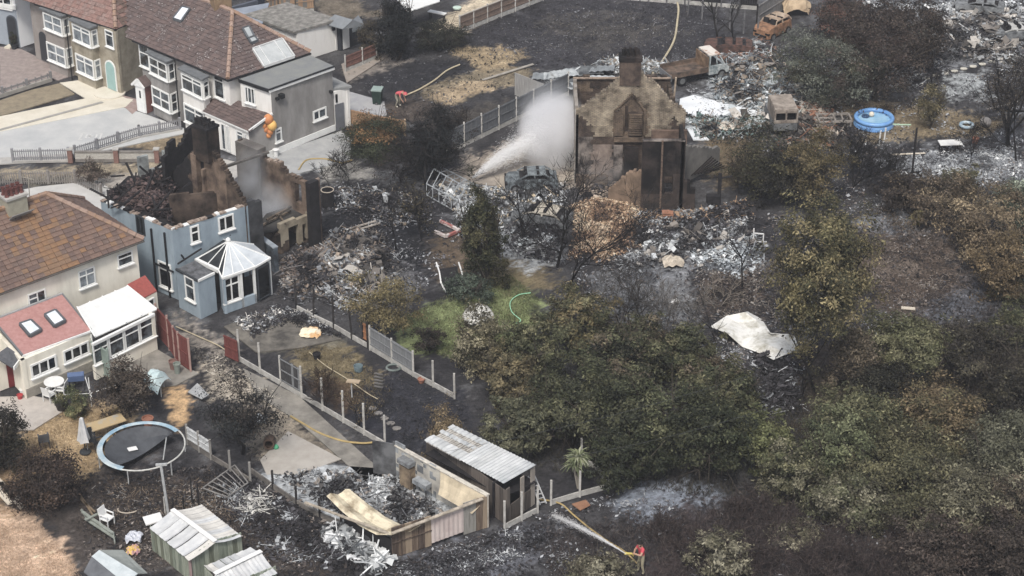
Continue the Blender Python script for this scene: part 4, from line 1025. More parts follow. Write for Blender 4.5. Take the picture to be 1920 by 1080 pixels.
def mm(a, z):
    a += .1 * math.sin(z * 7.3 + a) + .07 * math.sin(z * 17)
    x = (a - cA)
    inner = abs(x + .02) < min(.98, (5.75 - z) * .75 + .05)
    if z > 3.0:
        if inner and a > a_of(1146) and z < 6.0: return 1
        if z < 4.7 and (a > a_of(1160) and a < A2): return 2
        if a < A1 or a > A3: return 0 if z > 4.0 + .3 * math.sin(a * 6) else 2
        return 0
    if a < A1: return 3
    if z > 2.5: return 2
    if a < a_of(1148): return 5
    if a < a_of(1168): return 3
    return 2
def mbot(a): return 0
mb = MB(); mw.cells(mb, mtop, .1, .3, zmax=7.7, mfun=mm, holes=((a_of(1170), a_of(1174), 3.2, 5.0),)); mb.build("gable_wall", [BRK, BRK2, BRK3, PLB, SOOT, PALEP], rh)
mb = MB()                                        # raised verge strips, flues and fireplaces on the gable
for sgn, lim in ((-1, cA), (1, Lm - cA)):
    pass
w2 = a_of(1150), a_of(1206)
for s in (0, 1):
    mb.bar(mw.pt(w2[s], 3.1, .06), mw.pt(w2[s], 4.7, .06), .1, .1, 1)
mb.bar(mw.pt(w2[0], 4.7, .1), mw.pt(cA, 5.75, .1), .06, .08, 1); mb.bar(mw.pt(w2[1], 4.7, .1), mw.pt(cA, 5.75, .1), .06, .08, 1)
mb.build("verge_strip", [BRK, BRK2], rh)
for (x0, x1, z0, z1, mt) in ((1150, 1166, 3.15, 4.5, BRK2), (1176, 1202, 3.15, 4.6, BRK3), (1150, 1205, 2.75, 3.05, BRK2), (1150, 1167, .4, 2.5, PLB), (1170, 1196, 0, 2.4, SOOT)):
    mb = MB(); mw.box(mb, a_of(x0), a_of(x1), z0, z1, .003, .22); mb.build("chimney_breast", mt, rh)
mb = MB()
for i in range(10): mw.box(mb, a_of(1177), a_of(1201), 3.2 + i * .14, 3.3 + i * .14, .222, .26 + rnd.uniform(0, .06))
mb.build("brick_course", BRK2, rh)
mb = MB(); cc3 = mw.pt(a_of(1177), apexZ - .45, -.35); mb.obox(cc3, (.6, 0, 0), (0, .42, 0), (0, 0, .75)); ch = mb.build("chimney", M("chimney_brick", "#3a302c", "#6b584b", scale=2, bump=.6, bscale=14), rh)
mb = MB(); mb.obox(cc3 + Vector((0, 0, .84)), (.66, 0, 0), (0, .47, 0), (0, 0, .12)); mb.build("chimney_cap", SOOT, ch)
pots(ch, cc3 + Vector((0, -.12, .97)), 4, (1, 0, 0), [SOOT], .11, .4, .28)
pots(ch, cc3 + Vector((0, .22, .97)), 3, (1, 0, 0), [SOOT], .11, .34, .32)
bk = 4.9
bwall = Wall(mL + Vector((-.05, bk, 0)), mR + Vector((-.55, bk, 0))); mb = MB()
bwall.cells(mb, lambda a, r=rag(4.45, .1, 61): r(a), .2, .25, zmax=4.8, holes=((3.9, 5.4, 2.4, 3.9),), mfun=lambda a, z: 0 if .4 < a + .2 * math.sin(z * 5) < 1.2 and z > 3.6 else 2); mb.build("back_wall", [BRK2, BRK, BRK3], rh)
mb = MB(); mb.bar(bwall.pt(0, 4.5, .05), bwall.pt(bwall.L, 4.5, .05), .2, .06); mb.build("wall_plate", M("ash_pale_wood", "#a58f7a", "#7a6858", scale=5), rh)
lwall_ = Wall(mL + Vector((-.05, bk, 0)), mL + Vector((-.05, .0, 0))); mb = MB(); lwall_.cells(mb, rag(4.45, .15, 62), .2, .2, zmax=4.7, m=0); mb.build("side_wall", M("light_scorched_render", "#9d968d", "#7d756c", scale=1.2), rh)
rwall_ = Wall(mR + Vector((-.35, .2, 0)), mR + Vector((-.55, bk, 0))); mb = MB(); rwall_.cells(mb, rag(4.3, .6, 63), .2, .2, zmax=4.7); mb.build("side_wall", BRK2, rh)
for (px, py, z0, z1) in ((1272, 250, 2.6, 4.4), (1262, 200, 3.0, 4.9)):
    p = at(px, py, z0); mb = MB(); mb.bar(Vector((p.x, p.y, z0)), Vector((p.x + .1, p.y, z1)), .12, .1); mb.build("door_post", M("pale_post", "#b7a58c", "#8f7d68", scale=4), rh)
mb = MB(); fwl = Wall(at(1218, 350), at(1284, 350)); fwl.cells(mb, rag(3.6, .1, 64), .2, .2, zmax=4, bottom=1.5); mb.build("bathroom_wall", M("rust_plaster", "#4b3a32", "#836a59", scale=1.3, bump=.3), rh)
f0_, f1_ = at(1201, 392), at(1302, 392)
fb = Wall(f0_, f1_); La = fb.hit(1283, 300)[0]
mb = MB(); fb.cells(mb, lambda a: 4.3 if a < La else (1.75 if a < fb.L - .25 else 1.2), .16, .3, zmax=4.5, holes=((fb.hit(1248, 340)[0], fb.hit(1263, 340)[0], 1.0, 2.1),), mfun=lambda a, z: (1 if z < 1.0 or (1.75 < a < 2.6 and z < 2.2) else 0)); mb.build("front_block", [SOOT, M("dark_brown_plaster", "#2b2523", "#4d4039", scale=1.1, bump=.4)], rh)
for x_, r_ in ((fb.p + fb.u * La, .0),):
    w_ = Wall((x_.x, x_.y), (x_.x, x_.y + 2.0)); mb = MB(); w_.cells(mb, lambda a: 4.3, .2, .2, zmax=4.5); mb.build("block_side", SOOT, rh)
mb = MB(); mb.bar(fb.pt(0, 4.32, -.1), fb.pt(La, 4.32, -.1), .3, .06); mb.build("pale_coping", M("grey_scorched_plaster", "#8b8078"), rh)
mb = MB(); mb.tube([fb.pt(fb.hit(1241, 300)[0], .1, .08), fb.pt(fb.hit(1241, 300)[0], 4.4, .08)], .06, 6); mb.build("soil_pipe", M("rust_pipe", "#574337", "#7d6857", scale=6), rh)
sp0, sp1 = at(1140, 378), at(1203, 388)
sl = Wall(sp0, sp1); mb = MB(); sl.cells(mb, lambda a, r=rag(0, .3, 66): min(2.3, .5 + a * 1.3) + r(a), .14, .28, zmax=2.6); mb.build("broken_wall", M("ochre_plaster", "#8a7159", "#4d4036", scale=1.0, lo=.4, hi=.7, bump=.4), rh)
sl = Wall(at(1080, 350), at(1140, 352)); mb = MB(); sl.cells(mb, rag(.75, .25, 67), .14, .28, zmax=1.2); mb.build("broken_wall", BRK2, rh)
rlean = Wall(at(1284, 352), at(1348, 318)); mb = MB(); rlean.cells(mb, lambda a: 2.7 - a * .42 + (.1 if rnd.random() < .2 else 0), .16, .2, zmax=3, bottom=.3); mb.build("lean_to_wall", M("grey_cement_board", "#5a5856", "#77746f", scale=1.2, bump=.2), rh)
slab(rh, [mL + Vector((0, .1, .12)), mR + Vector((-.6, .1, .12)), mR + Vector((-.6, bk, .12)), mL + Vector((0, bk, .12))], .1, DARKFLOOR, "burnt_floor")
for i in range(9):
    a = at(1290 + i * 6, 330 - i * 1.2, .6); b = at(1330 + i * 4, 290 + i * 3, 1.2 + rnd.uniform(-.2, .2))
    mb = MB(); mb.bar(a, b, .08, .06); mb.build("charred_rafter", SOOT, rh)
# long grey shed wall and its fallen corrugated roof beside the ruin
gs = thing("collapsed_shed", "collapsed grey shed with one pale end wall and fallen corrugated roof sheets", "shed", at(995, 180))
boards(gs, at(965, 178), at(1019, 200), 0, lambda a: 1.55, [M("silver_boards", "#a3a19e", "#8c8a87", scale=2, stretch=(6, 6, .6))], .28)
mb = MB(); mb.bar(at(1012, 198, 0), at(1012, 198, 2.1), .22); mb.build("charred_post", CHAR, gs)
CORR = [M("ash_corrugated", "#8c9397", "#6c7276", scale=2, bump=.3), M("pale_corrugated", "#b3b9bb", "#90979a", scale=2, bump=.3), M("dark_corrugated", "#44484c", "#6a6f72", scale=2, bump=.3)]
def sheetlet(mb, P, seg=8, amp=.04, m=0, wob=.0):
    """corrugated sheet between four corners a,b,c,d (ribs run a->d)"""
    a, b, c, d = map(Vector, P); vs, fs = [], []
    n = (b - a).cross(d - a).normalized()
    for i in range(seg + 1):
        o = n * (amp * (1 if i % 2 else -1)) 
        for k in range(4):
            t = k / 3; vs.append(a.lerp(b, i / seg).lerp(d.lerp(c, i / seg), t) + o + n * wob * math.sin(t * math.pi))
    for i in range(seg):
        for k in range(3): fs.append((i * 4 + k, (i + 1) * 4 + k, (i + 1) * 4 + k + 1, i * 4 + k + 1))
    mb.add(vs, fs, m)
for i in range(12):
    p = at(1020 + (i % 6) * 22 + rnd.uniform(-6, 6), 165 - (i // 6) * 22 - (i % 6) * 3, .3 + .1 * (i % 3)); ang = rnd.uniform(-.5, .3)
    du = Vector((math.cos(ang), math.sin(ang), rnd.uniform(-.1, .2))) * .8; dv = Vector((-math.sin(ang), math.cos(ang), rnd.uniform(-.1, .15))) * .55
    mb = MB(); sheetlet(mb, [p - du - dv, p + du - dv, p + du + dv, p - du + dv], 8, .03); mb.build("roof_sheet", rnd.choice(CORR), gs)

# ------------------------------------------------------------------ fences, walls and sheds
POST = M("concrete_post", "#bab8b2", "#94918b", scale=3, bump=.3)
GPAN = M("grey_fence_boards", "#6d7073", "#84878a", scale=2, stretch=(10, 10, .6), bump=.3)
CPOST = M("charred_post", "#1f1e20", "#3a3635", scale=3, bump=.4)
def fence(name, label, pts, h, post=POST, panels=None, gravel=True, missing=(), cat="fence", pw=.1, bw=.16, ph=None, gm_=None, skip_posts=(), cap=None, lean=0.0):
    P = [at(a, b) for a, b in pts]
    t = thing(name, label, cat, sum(P, Vector()) / len(P))
    for i, p in enumerate(P):
        if i in skip_posts: continue
        hh = (ph or h + .12) * rnd.uniform(.96, 1.03); q = p + Vector((rnd.uniform(-lean, lean), rnd.uniform(-lean, lean), hh))
        mb = MB(); mb.bar(p - Vector((0, 0, .05)), q, pw, pw); mb.build("post", post, t)
    for i in range(len(P) - 1):
        w = Wall(P[i], P[i + 1])
        if w.L < .15: continue
        if gravel:
            mb = MB(); w.box(mb, pw / 2 + .01, w.L - pw / 2 - .01, -.02, .26, -.03, .03); mb.build("gravel_board", gm_ or POST, t)
        if i in missing or panels is None: continue
        z0 = .28 if gravel else .04
        n = max(1, int(w.L / bw)); d = (w.L - pw) / n; mb = MB(); ms = panels if isinstance(panels, list) else [panels]
        for k in range(n):
            w.box(mb, pw / 2 + k * d + .006, pw / 2 + (k + 1) * d - .006, z0, h + rnd.uniform(-.01, .01), -.015 + rnd.uniform(-.006, .006), .012 + rnd.uniform(-.006, .006), rnd.randrange(len(ms)))
        for z in (z0 + .08, (z0 + h) / 2, h - .06): w.box(mb, pw / 2, w.L - pw / 2, z - .03, z + .03, .02, .05, 0)
        stuff(mb.build("panel", ms, t))
        if cap:
            mb = MB(); w.box(mb, 0, w.L, h, h + .05, -.05, .06); mb.build("capping", cap, t)
    return t
def along(a, b, n): return [(a[0] + (b[0] - a[0]) * i / n, a[1] + (b[1] - a[1]) * i / n) for i in range(n + 1)]
fence("garden_fence", "burnt garden fence of pale concrete posts with one dark panel left by the path", along((449, 676), (722, 837), 7), 1.65, panels=[GPAN, M("soot_boards", "#2b2b2e", "#4d4d4e", scale=2)], missing=(0, 1, 3, 4, 5, 6))
fence("garden_fence", "grey panel fence on concrete gravel boards beside the green lawn", [(694, 655), (735, 680), (775, 705), (812, 724), (852, 746)], 1.35, panels=[GPAN], missing=(2, 3))
fence("garden_fence", "blackened row of posts by the burnt patio leading to the grey panel fence", [(556, 580), (588, 597), (626, 615), (660, 635), (690, 652)], 1.75, post=CPOST, lean=.1)
RED = M("red_brown_boards", "#6b2f2a", "#7d3b34", scale=2, stretch=(8, 8, .5), bump=.3)
fence("red_fence", "dark red panel fence between the cream conservatory and the blue house", [(297, 632), (318, 655), (329, 672), (338, 683), (358, 697)], 1.85, post=M("pinkish_post", "#a58378", "#94756b", scale=3), panels=[RED], gravel=False)
fence("red_gate", "broken dark red fence panel leaning beside a concrete post at the burnt patio", [(421, 668), (449, 681)], 1.3, post=CPOST, panels=[RED], gravel=False, skip_posts=(0, 1), cat="fence panel")
fence("orange_panel", "short orange-brown timber panel standing between burnt posts by the lawn", [(681, 636), (696, 645)], 1.0, post=CPOST, panels=[M("orange_boards", "#b5763f", "#a2683a", scale=2, stretch=(6, 6, .5))], gravel=False, cat="fence panel")
fence("concrete_fence", "grey panel fence with concrete posts running behind the water jet", along((838, 290), (1065, 178), 7), 1.5, panels=[M("blue_grey_boards", "#4f5358", "#686c71", scale=2, stretch=(8, 8, .5))])
fence("boundary_fence", "brown panel fence with concrete posts around the dry tan yard", along((862, 62), (1018, 0), 6), 1.2, panels=[M("brown_boards", "#6d5a50", "#85705f", scale=2, stretch=(8, 8, 3))], cap=M("pale_capping", "#a89f92"))
fence("brick_fence", "low brown panel fence with concrete posts below the dark conifer", [(648, 135), (680, 122), (706, 110)], 1.1, panels=[M("red_brown_panel", "#6e4a40", "#84584c", scale=4)])
fence("timber_fence", "new light timber fence behind the brown-topped hedge", [(653, 232), (692, 241), (732, 249), (760, 254)], 1.0, panels=[M("light_boards", "#b08a62", "#9c7850", scale=2, stretch=(6, 6, .5))], post=M("light_post", "#b99c78"), gravel=False)
fence("timber_fence", "tan board fence with dark posts at the top edge behind the white garage", [(500, 36), (523, 30), (555, 26), (590, 22)], 1.4, panels=[M("tan_boards", "#9d7a55", "#b08d68", scale=2, stretch=(6, 6, .5)), M("grey_board", "#77746e")], post=M("dark_post", "#55504a"))
fence("burnt_fence", "charred frame of a tall fence at the top edge beside the standing panels", along((1290, 28), (1420, 70), 5), 1.5, post=M("scorched_post", "#4b4a4d", "#77777a", scale=3), gravel=False)
t = fence("scorched_panel", "tall grey scorched boundary panel beside the rusted orange car", [(1418, 52), (1468, 20)], 1.6, post=CPOST, panels=[M("scorched_panel_board", "#6e6c6b", "#8b8987", scale=2, stretch=(6, 6, .5))], gravel=False, cat="fence panel")
fence("burnt_fence", "dark fence line behind the burnt field near the yellow hose", along((1080, -8), (1420, 18), 10), 1.2, post=M("scorched_post", "#4b4a4d"), panels=[CHAR], missing=(1, 2, 4, 5, 6, 8))
fence("slatted_panel", "scorched slatted board screen behind the dark brown tree", [(1690, 95), (1726, 82), (1762, 68)], 1.7, post=CPOST, panels=[M("green_grey_boards", "#5d5d54", "#7a7a70", scale=3, stretch=(6, 6, .5)), CHAR], gravel=False, cat="fence panel")
# low concrete-post pen by the long shed
fence("pen_fence", "small pen of concrete posts and low boards beside the ladder", [(1033, 946), (1087, 930), (1142, 915), (1118, 878), (1090, 868)], .25, ph=1.35)
fence("plank_edge", "two concrete posts and low boards in front of the long shed door", [(946, 992), (978, 975), (1008, 960)], .2, ph=1.5)
fence("mesh_fence", "burnt wire fence with leaning boards beside the ash-filled outbuilding", [(470, 885), (512, 915), (556, 945), (600, 970), (640, 985)], .9, post=CPOST, gravel=True, gm_=M("sooty_kickboard", "#4e4a47", "#7d776f", scale=2))
fence("trellis_fence", "white sooty trellis panels beside the trampoline", [(352, 832), (374, 846), (396, 860), (432, 882), (470, 905)], 1.0, post=M("grey_post", "#85827d"), panels=[M("pale_trellis", "#a3a6a8", "#c7cacb", scale=5)], missing=(2, 3), gravel=True, gm_=M("sooty_kickboard", "#4e4a47"))
fence("green_fence", "faded green fence panel at the conservatory end behind the dark shrub", [(175, 692), (190, 702), (207, 712)], 1.7, post=M("faded_green", "#76897f", "#85968c", scale=3), panels=[M("faded_green", "#76897f")], gravel=False)
# picket railings and walls by the road
def picket(name, label, a, b, h, n, mat, posts=3, cat="fence", base=None, nb=.0):
    A, B = at(*a), at(*b); t = thing(name, label, cat, A.lerp(B, .5)); w = Wall(A, B); mb = MB()
    for i in range(n):
        s = w.L * (i + .5) / n; w.box(mb, s - .03, s + .03, nb, h + rnd.uniform(-.02, .02), -.015, .015)
    for z in (nb + .15, h - .12): w.box(mb, 0, w.L, z - .03, z + .03, -.04, -.016)
    stuff(mb.build("picket", mat, t))
    for i in range(posts + 1):
        s = w.L * i / posts; mb = MB(); w.box(mb, s - .07, s + .07, 0, h + .1, -.07, .07); mb.build("post", mat, t)
    if base:
        mb = MB(); w.box(mb, 0, w.L, 0, nb, -.1, .1); mb.build("dwarf_wall", base, t)
    return t
GP = M("weathered_pickets", "#7b7c80", "#94959a", scale=4)
picket("picket_fence", "grey picket fence at the road end next to the block wall", (25, 305), (130, 303), .85, 26, GP, 2, base=CONC, nb=.15)
picket("picket_fence", "grey picket fence curving up the road edge to the white bay window", (142, 296), (262, 258), .75, 32, GP, 3, base=CONC, nb=.12)
picket("picket_fence", "short grey picket run against the hedge below the white bay", (262, 258), (338, 244), .75, 20, GP, 2, base=CONC, nb=.12)
picket("picket_fence", "weathered picket fence behind the chimney pots of the white house", (-10, 346), (142, 344), .8, 34, M("brown_pickets", "#77716c", "#8b8580", scale=4), 3)
picket("picket_fence", "low brown picket fence dropping towards the burnt blue house", (142, 344), (190, 368), .7, 12, M("brown_pickets", "#77716c"), 1)
picket("railing", "thin metal railing on a low wall in front of the tan semi", (-40, 196), (96, 152), .6, 12, M("thin_rail", "#7f7e80"), 3, base=M("grey_kerbwall", "#a09b93", "#8b867e"), nb=.25)
bwl = thing("block_wall", "pale pierced block wall with brick piers beside the road", "wall", at(215, 305))
for (a, b) in (((142, 303), (216, 303)), ((222, 303), (292, 303))):
    w = Wall(at(*a), at(*b)); mb = MB(); w.box(mb, 0, w.L, .2, .62, -.05, .05); 
    mb.build("pierced_panel", M("pierced_block", "#a8a49b", "#bdb9b0", scale=9, bump=.9, bscale=20), bwl)
    mb = MB(); w.box(mb, 0, w.L, 0, .2, -.08, .08); w.box(mb, 0, w.L, .62, .7, -.09, .09); mb.build("coping", M("weathered_cap", "#85807a", "#6d6862", scale=3), bwl)
for px in (133, 219, 295):
    p = at(px, 304); mb = MB(); mb.box(p.x - .14, p.x + .14, p.y - .14, p.y + .14, 0, .85); pr = mb.build("pier", M("pier_brick", "#7d5a50", "#926a5e", scale=8, bump=.5), bwl)
    mb = MB(); mb.box(p.x - .18, p.x + .18, p.y - .18, p.y + .18, .85, .92); mb.build("pier_cap", CONC, pr)

# ---- burnt roofless outbuilding
ob = thing("burnt_outbuilding", "roofless burnt outbuilding with board walls and pale buckled roof remnants around an ash-covered floor", "outbuilding", at(800, 960))
FL, FR = at(736, 1046), at(917, 988); BR, BL = FR + (at(745, 893) - FR), FL + (at(745, 893) - FR)
BL = at(560, 905)
WB = [M("scorched_board", "#5b4a3d", "#7d6a57", scale=2, stretch=(5, 5, .5), bump=.3), M("dark_scorched_board", "#43362f", "#66564a", scale=2, stretch=(5, 5, .5), bump=.3), M("tan_board", "#8b7861", "#a08b70", scale=2, stretch=(5, 5, .5), bump=.3), M("grey_board_b", "#7d7a72", "#93908a", scale=2, stretch=(5, 5, .5), bump=.3)]
w = Wall(FL, FR); n = 15
for i in range(n):
    s0_, s1_ = w.L * i / n, w.L * (i + 1) / n; mb = MB()
    if 6 <= i <= 10: continue
    w.box(mb, s0_ + .006, s1_ - .006, 0, 1.72 - (.12 if i < 6 else 0), -.05, rnd.uniform(-.01, .02))
    mb.build("board", WB[[1, 0, 2, 0, 1, 2, 0, 0, 0, 0, 0, 3, 3, 0, 2][i]], ob)
mb = MB(); a0, a1 = w.L * 6 / n, w.L * 11 / n; sheetlet(mb, [w.pt(a0, .12, .02), w.pt(a1, .2, .02), w.pt(a1, 1.7, .02), w.pt(a0, 1.5, .02)][::1], 14, .012); mb.build("pink_sheet", M("pinkish_sheet", "#b9a6a0", "#c9bab3", scale=1.5, bump=.1), ob)
mb = MB(); [mb.bar(w.pt(w.L * f, .0, .03), w.pt(w.L * f, 1.6, .03), .1, .05) for f in (.0, .09)]; mb.bar(w.pt(0, .8, .03), w.pt(w.L * .4, .85, .03), .07, .03); mb.build("batten", WB[1], ob)
CRW = M("scorched_white_wall", "#c9c3b4", "#83807c", scale=.8, lo=.4, hi=.72, bump=.2)
rw_ = Wall(FR, BR)
mb = MB(); rw_.cells(mb, lambda a: 1.72 + (.25 if a > rw_.L - .6 else 0), .2, .08, zmax=2.1, mfun=lambda a, z: 0 if a < rw_.L * .55 else (1 if rnd.random() < .4 else 0)); mb.build("side_wall", [CRW, M("blue_white_scorch", "#a7adb2", "#5e6266", scale=1)], ob)
for k in range(6):
    z = .5 + k * .2; mb = MB(); rw_.box(mb, .1, rw_.L * .5, z, z + .17, -.12, -.085); mb.build("cladding_board", M("cream_cladding", "#cdbfa0", "#a89a80", scale=2, bump=.1), ob)
mb = MB(); mb.bar(rw_.pt(0, 1.75, -.04), rw_.pt(rw_.L, 1.78, -.04), .22, .05); mb.build("wall_plate", M("pale_ash_wood", "#d3cbbb", "#9d968a", scale=4), ob)
mb = MB(); ps = [rw_.pt(.1, 1.75, -.1), rw_.pt(rw_.L * .5, 1.75, -.1), rw_.pt(rw_.L * .42, 1.0, -.75), rw_.pt(.2, 1.1, -.9)]; sheetlet(mb, ps, 10, .02, wob=-.1); mb.build("sagging_sheet", M("straw_sheet", "#c7b694", "#a8997c", scale=1.6, bump=.1), ob)
bw_ = Wall(BR, BR + Vector((-1.1, .3, 0))); mb = MB(); bw_.cells(mb, rag(1.9, .3, 81), .14, .08, zmax=2.2); mb.build("end_wall", [M("charred_white", "#6a6c6f", "#2c2c2f", scale=1.2)], ob)
# buckled pale sheet hanging along the open side
mb = MB(); vs, fs = [], []
cps = [((612, 930), 1.3, (655, 918), 1.35), ((640, 958), 1.1, (688, 945), 1.0), ((672, 985), .9, (722, 970), .8), ((706, 1003), 1.0, (752, 985), .8), ((736, 1003), 1.5, (800, 985), 1.2)]
for (a, za, b, zb) in cps:
    A, B = at(*a, za), at(*b, zb)
    for k in range(7): t_ = k / 6; p = A.lerp(B, t_); vs.append(p + Vector((0, 0, .10 * math.sin(t_ * 9) - .0)))
for i in range(len(cps) - 1):
    for k in range(6): fs.append((i * 7 + k, (i + 1) * 7 + k, (i + 1) * 7 + k + 1, i * 7 + k + 1))
mb.add(vs, fs); mb.build("buckled_sheet", M("yellowed_sheet", "#8d7d60", "#d3c6a5", scale=1.6, lo=.36, hi=.56, rough=.7, bump=.5), ob)
mb = MB(); mb.bar(at(735, 1000, 1.55), at(905, 935, 1.7), .16, .05); mb.bar(at(572, 942, .8), at(735, 1003, 1.3), .12, .06); mb.build("rim_plate", M("bone_wood", "#bcae98", "#857a6a", scale=4), ob)
mb = MB(); fw_ = Wall(at(640, 985), FL); fw_.box(mb, .2, fw_.L, 0, .95, -.06, 0); mb.build("dark_side_wall", CHAR, ob)
# kitchen unit with sink
ku = thing("burnt_kitchen_unit", "burnt cupboard and metal sink unit against the outbuilding wall", "cupboard", at(765, 905))
p = rw_.pt(rw_.L * .83, 0, -.5); w = Wall(rw_.pt(rw_.L * .78, 0, -.42), rw_.pt(rw_.L * .9, 0, -.42))
mb = MB(); w.box(mb, 0, w.L, 0, 1.15, 0, .35); mb.build("cabinet", M("burnt_tan", "#9b8566", "#5b4c3e", scale=2), ku)
mb = MB(); w.box(mb, -.05, w.L + .05, 1.3, 1.5, -.1, .38); mb.build("shelf", M("soot_metal", "#85898c", "#55585b", scale=3), ku)
mb = MB(); w2_ = Wall(rw_.pt(rw_.L * .6, 0, -.42), rw_.pt(rw_.L * .75, 0, -.42)); w2_.box(mb, 0, w2_.L, .55, .78, -.05, .4); mb.build("sink", M("sink_metal", "#6d7277", "#9aa0a5", scale=3, rough=.4), ku)
mb = MB(); [mb.bar(w2_.pt(s, 0, d), w2_.pt(s, .55, d), .05) for s in (.05, w2_.L - .05) for d in (0, .35)]; mb.build("leg", CHAR, ku)

# ---- long shed with the pale corrugated roof
ls = thing("long_shed", "long timber shed with pale ash-grey corrugated roof, its far end burnt through to the battens", "shed", at(950, 960))
s1, s2 = at(950, 985), at(1003, 945); s4 = at(800, 875)
SB = [M("shed_board", "#5b534d", "#74695f", scale=2, stretch=(6, 6, .5), bump=.3), M("shed_board_dark", "#463f3b", "#5d544d", scale=2, stretch=(6, 6, .5), bump=.3)]
boards(ls, s4, s1, 0, 1.85, SB, .26)
mb = MB(); Wall(s1, s2).box(mb, 0, .4, 0, .9, -.05, 0); mb.build("front_board", SB[0], ls)
fr = Wall(s1, s2)
for i, (a, b, z0, z1) in enumerate(((.0, .12, 0, 1.95), (.14, .5, 0, .95), (.5, .62, 0, 2.0), (.64, .85, 0, 1.0), (.86, 1.0, 0, 2.05))):
    mb = MB(); fr.box(mb, fr.L * a, fr.L * b, z0, z1, -.05, 0); mb.build("front_board", SB[i % 2] if i not in (2, 4) else M("pale_frame_wood", "#8d8378", "#a3998d", scale=3), ls)
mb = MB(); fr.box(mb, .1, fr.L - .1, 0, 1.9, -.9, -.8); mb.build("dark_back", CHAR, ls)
R0, R1, R2, R3 = at(945, 907, 2.0), at(1006, 872, 2.25), at(850, 796, 2.25), at(796, 826, 2.0)
RS = [M("ash_sheet", "#a4a8aa", "#bfc2c3", scale=1.4, bump=.15), M("ash_sheet_2", "#959a9d", "#b3b7b9", scale=1.4, bump=.15), M("ash_sheet_3", "#b1b4b4", "#9da1a3", scale=1.6, bump=.15)]
nr = 9
for i in range(nr):
    f0_, f1_ = i / nr, (i + 1.03) / nr
    a, b = R0.lerp(R3, f0_), R0.lerp(R3, f1_); d, c = R1.lerp(R2, f0_), R1.lerp(R2, f1_)
    if i < 5:
        mb = MB(); sheetlet(mb, [a, b, c, d], 6, .02); mb.build("roof_sheet", rnd.choice(RS), ls)
    else:
        for (g0_, g1_) in ((0, .34), (.52, .66), (.8, 1.0)):
            a_, b_, c_, d_ = a.lerp(d, g0_), b.lerp(c, g0_), b.lerp(c, g1_), a.lerp(d, g1_)
            mb = MB(); sheetlet(mb, [a_, b_, c_, d_], 4, .02, wob=rnd.uniform(-.05, .02)); mb.build("roof_sheet", rnd.choice(RS), ls)
        for k in range(4):
            e_ = a.lerp(b, k / 4); f_ = d.lerp(c, k / 4); mb = MB(); mb.bar(e_ - Vector((0, 0, .05)), f_ - Vector((0, 0, .05)), .1, .05); mb.build("batten", M("ashen_batten", "#b9b4ab", "#8b867e", scale=4), ls)
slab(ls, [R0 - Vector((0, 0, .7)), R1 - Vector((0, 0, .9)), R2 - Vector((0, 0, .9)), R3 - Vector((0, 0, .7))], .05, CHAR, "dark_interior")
# ladder lying against the shed
ld = thing("ladder", "short pale ladder leaning by the long shed's open door", "ladder", at(1008, 945))
a0_, a1_ = at(1013, 947, .05), at(990, 893, 1.0); off = Vector((.28, .12, 0))
for o_ in (Vector(), off):
    mb = MB(); mb.bar(a0_ + o_, a1_ + o_, .05, .06); mb.build("rail", M("pale_metal", "#b9bbbb", "#9a9c9d", rough=.5), ld)
for k in range(7):
    p = a0_.lerp(a1_, (k + .5) / 7); mb = MB(); mb.bar(p, p + off, .06, .03); mb.build("rung", M("pale_metal", "#b9bbbb"), ld)
mb = MB(); mb.prism([at(1072, 946, .1), at(1088, 958, .1), at(1107, 948, .12), at(1098, 938, .12)], (0, 0, .04)); tag(mb.build("fallen_board", M("rust_board", "#9a6b48", "#84583a", scale=3), loc=at(1090, 948)), "orange-brown board lying in front of the low pen", "board")

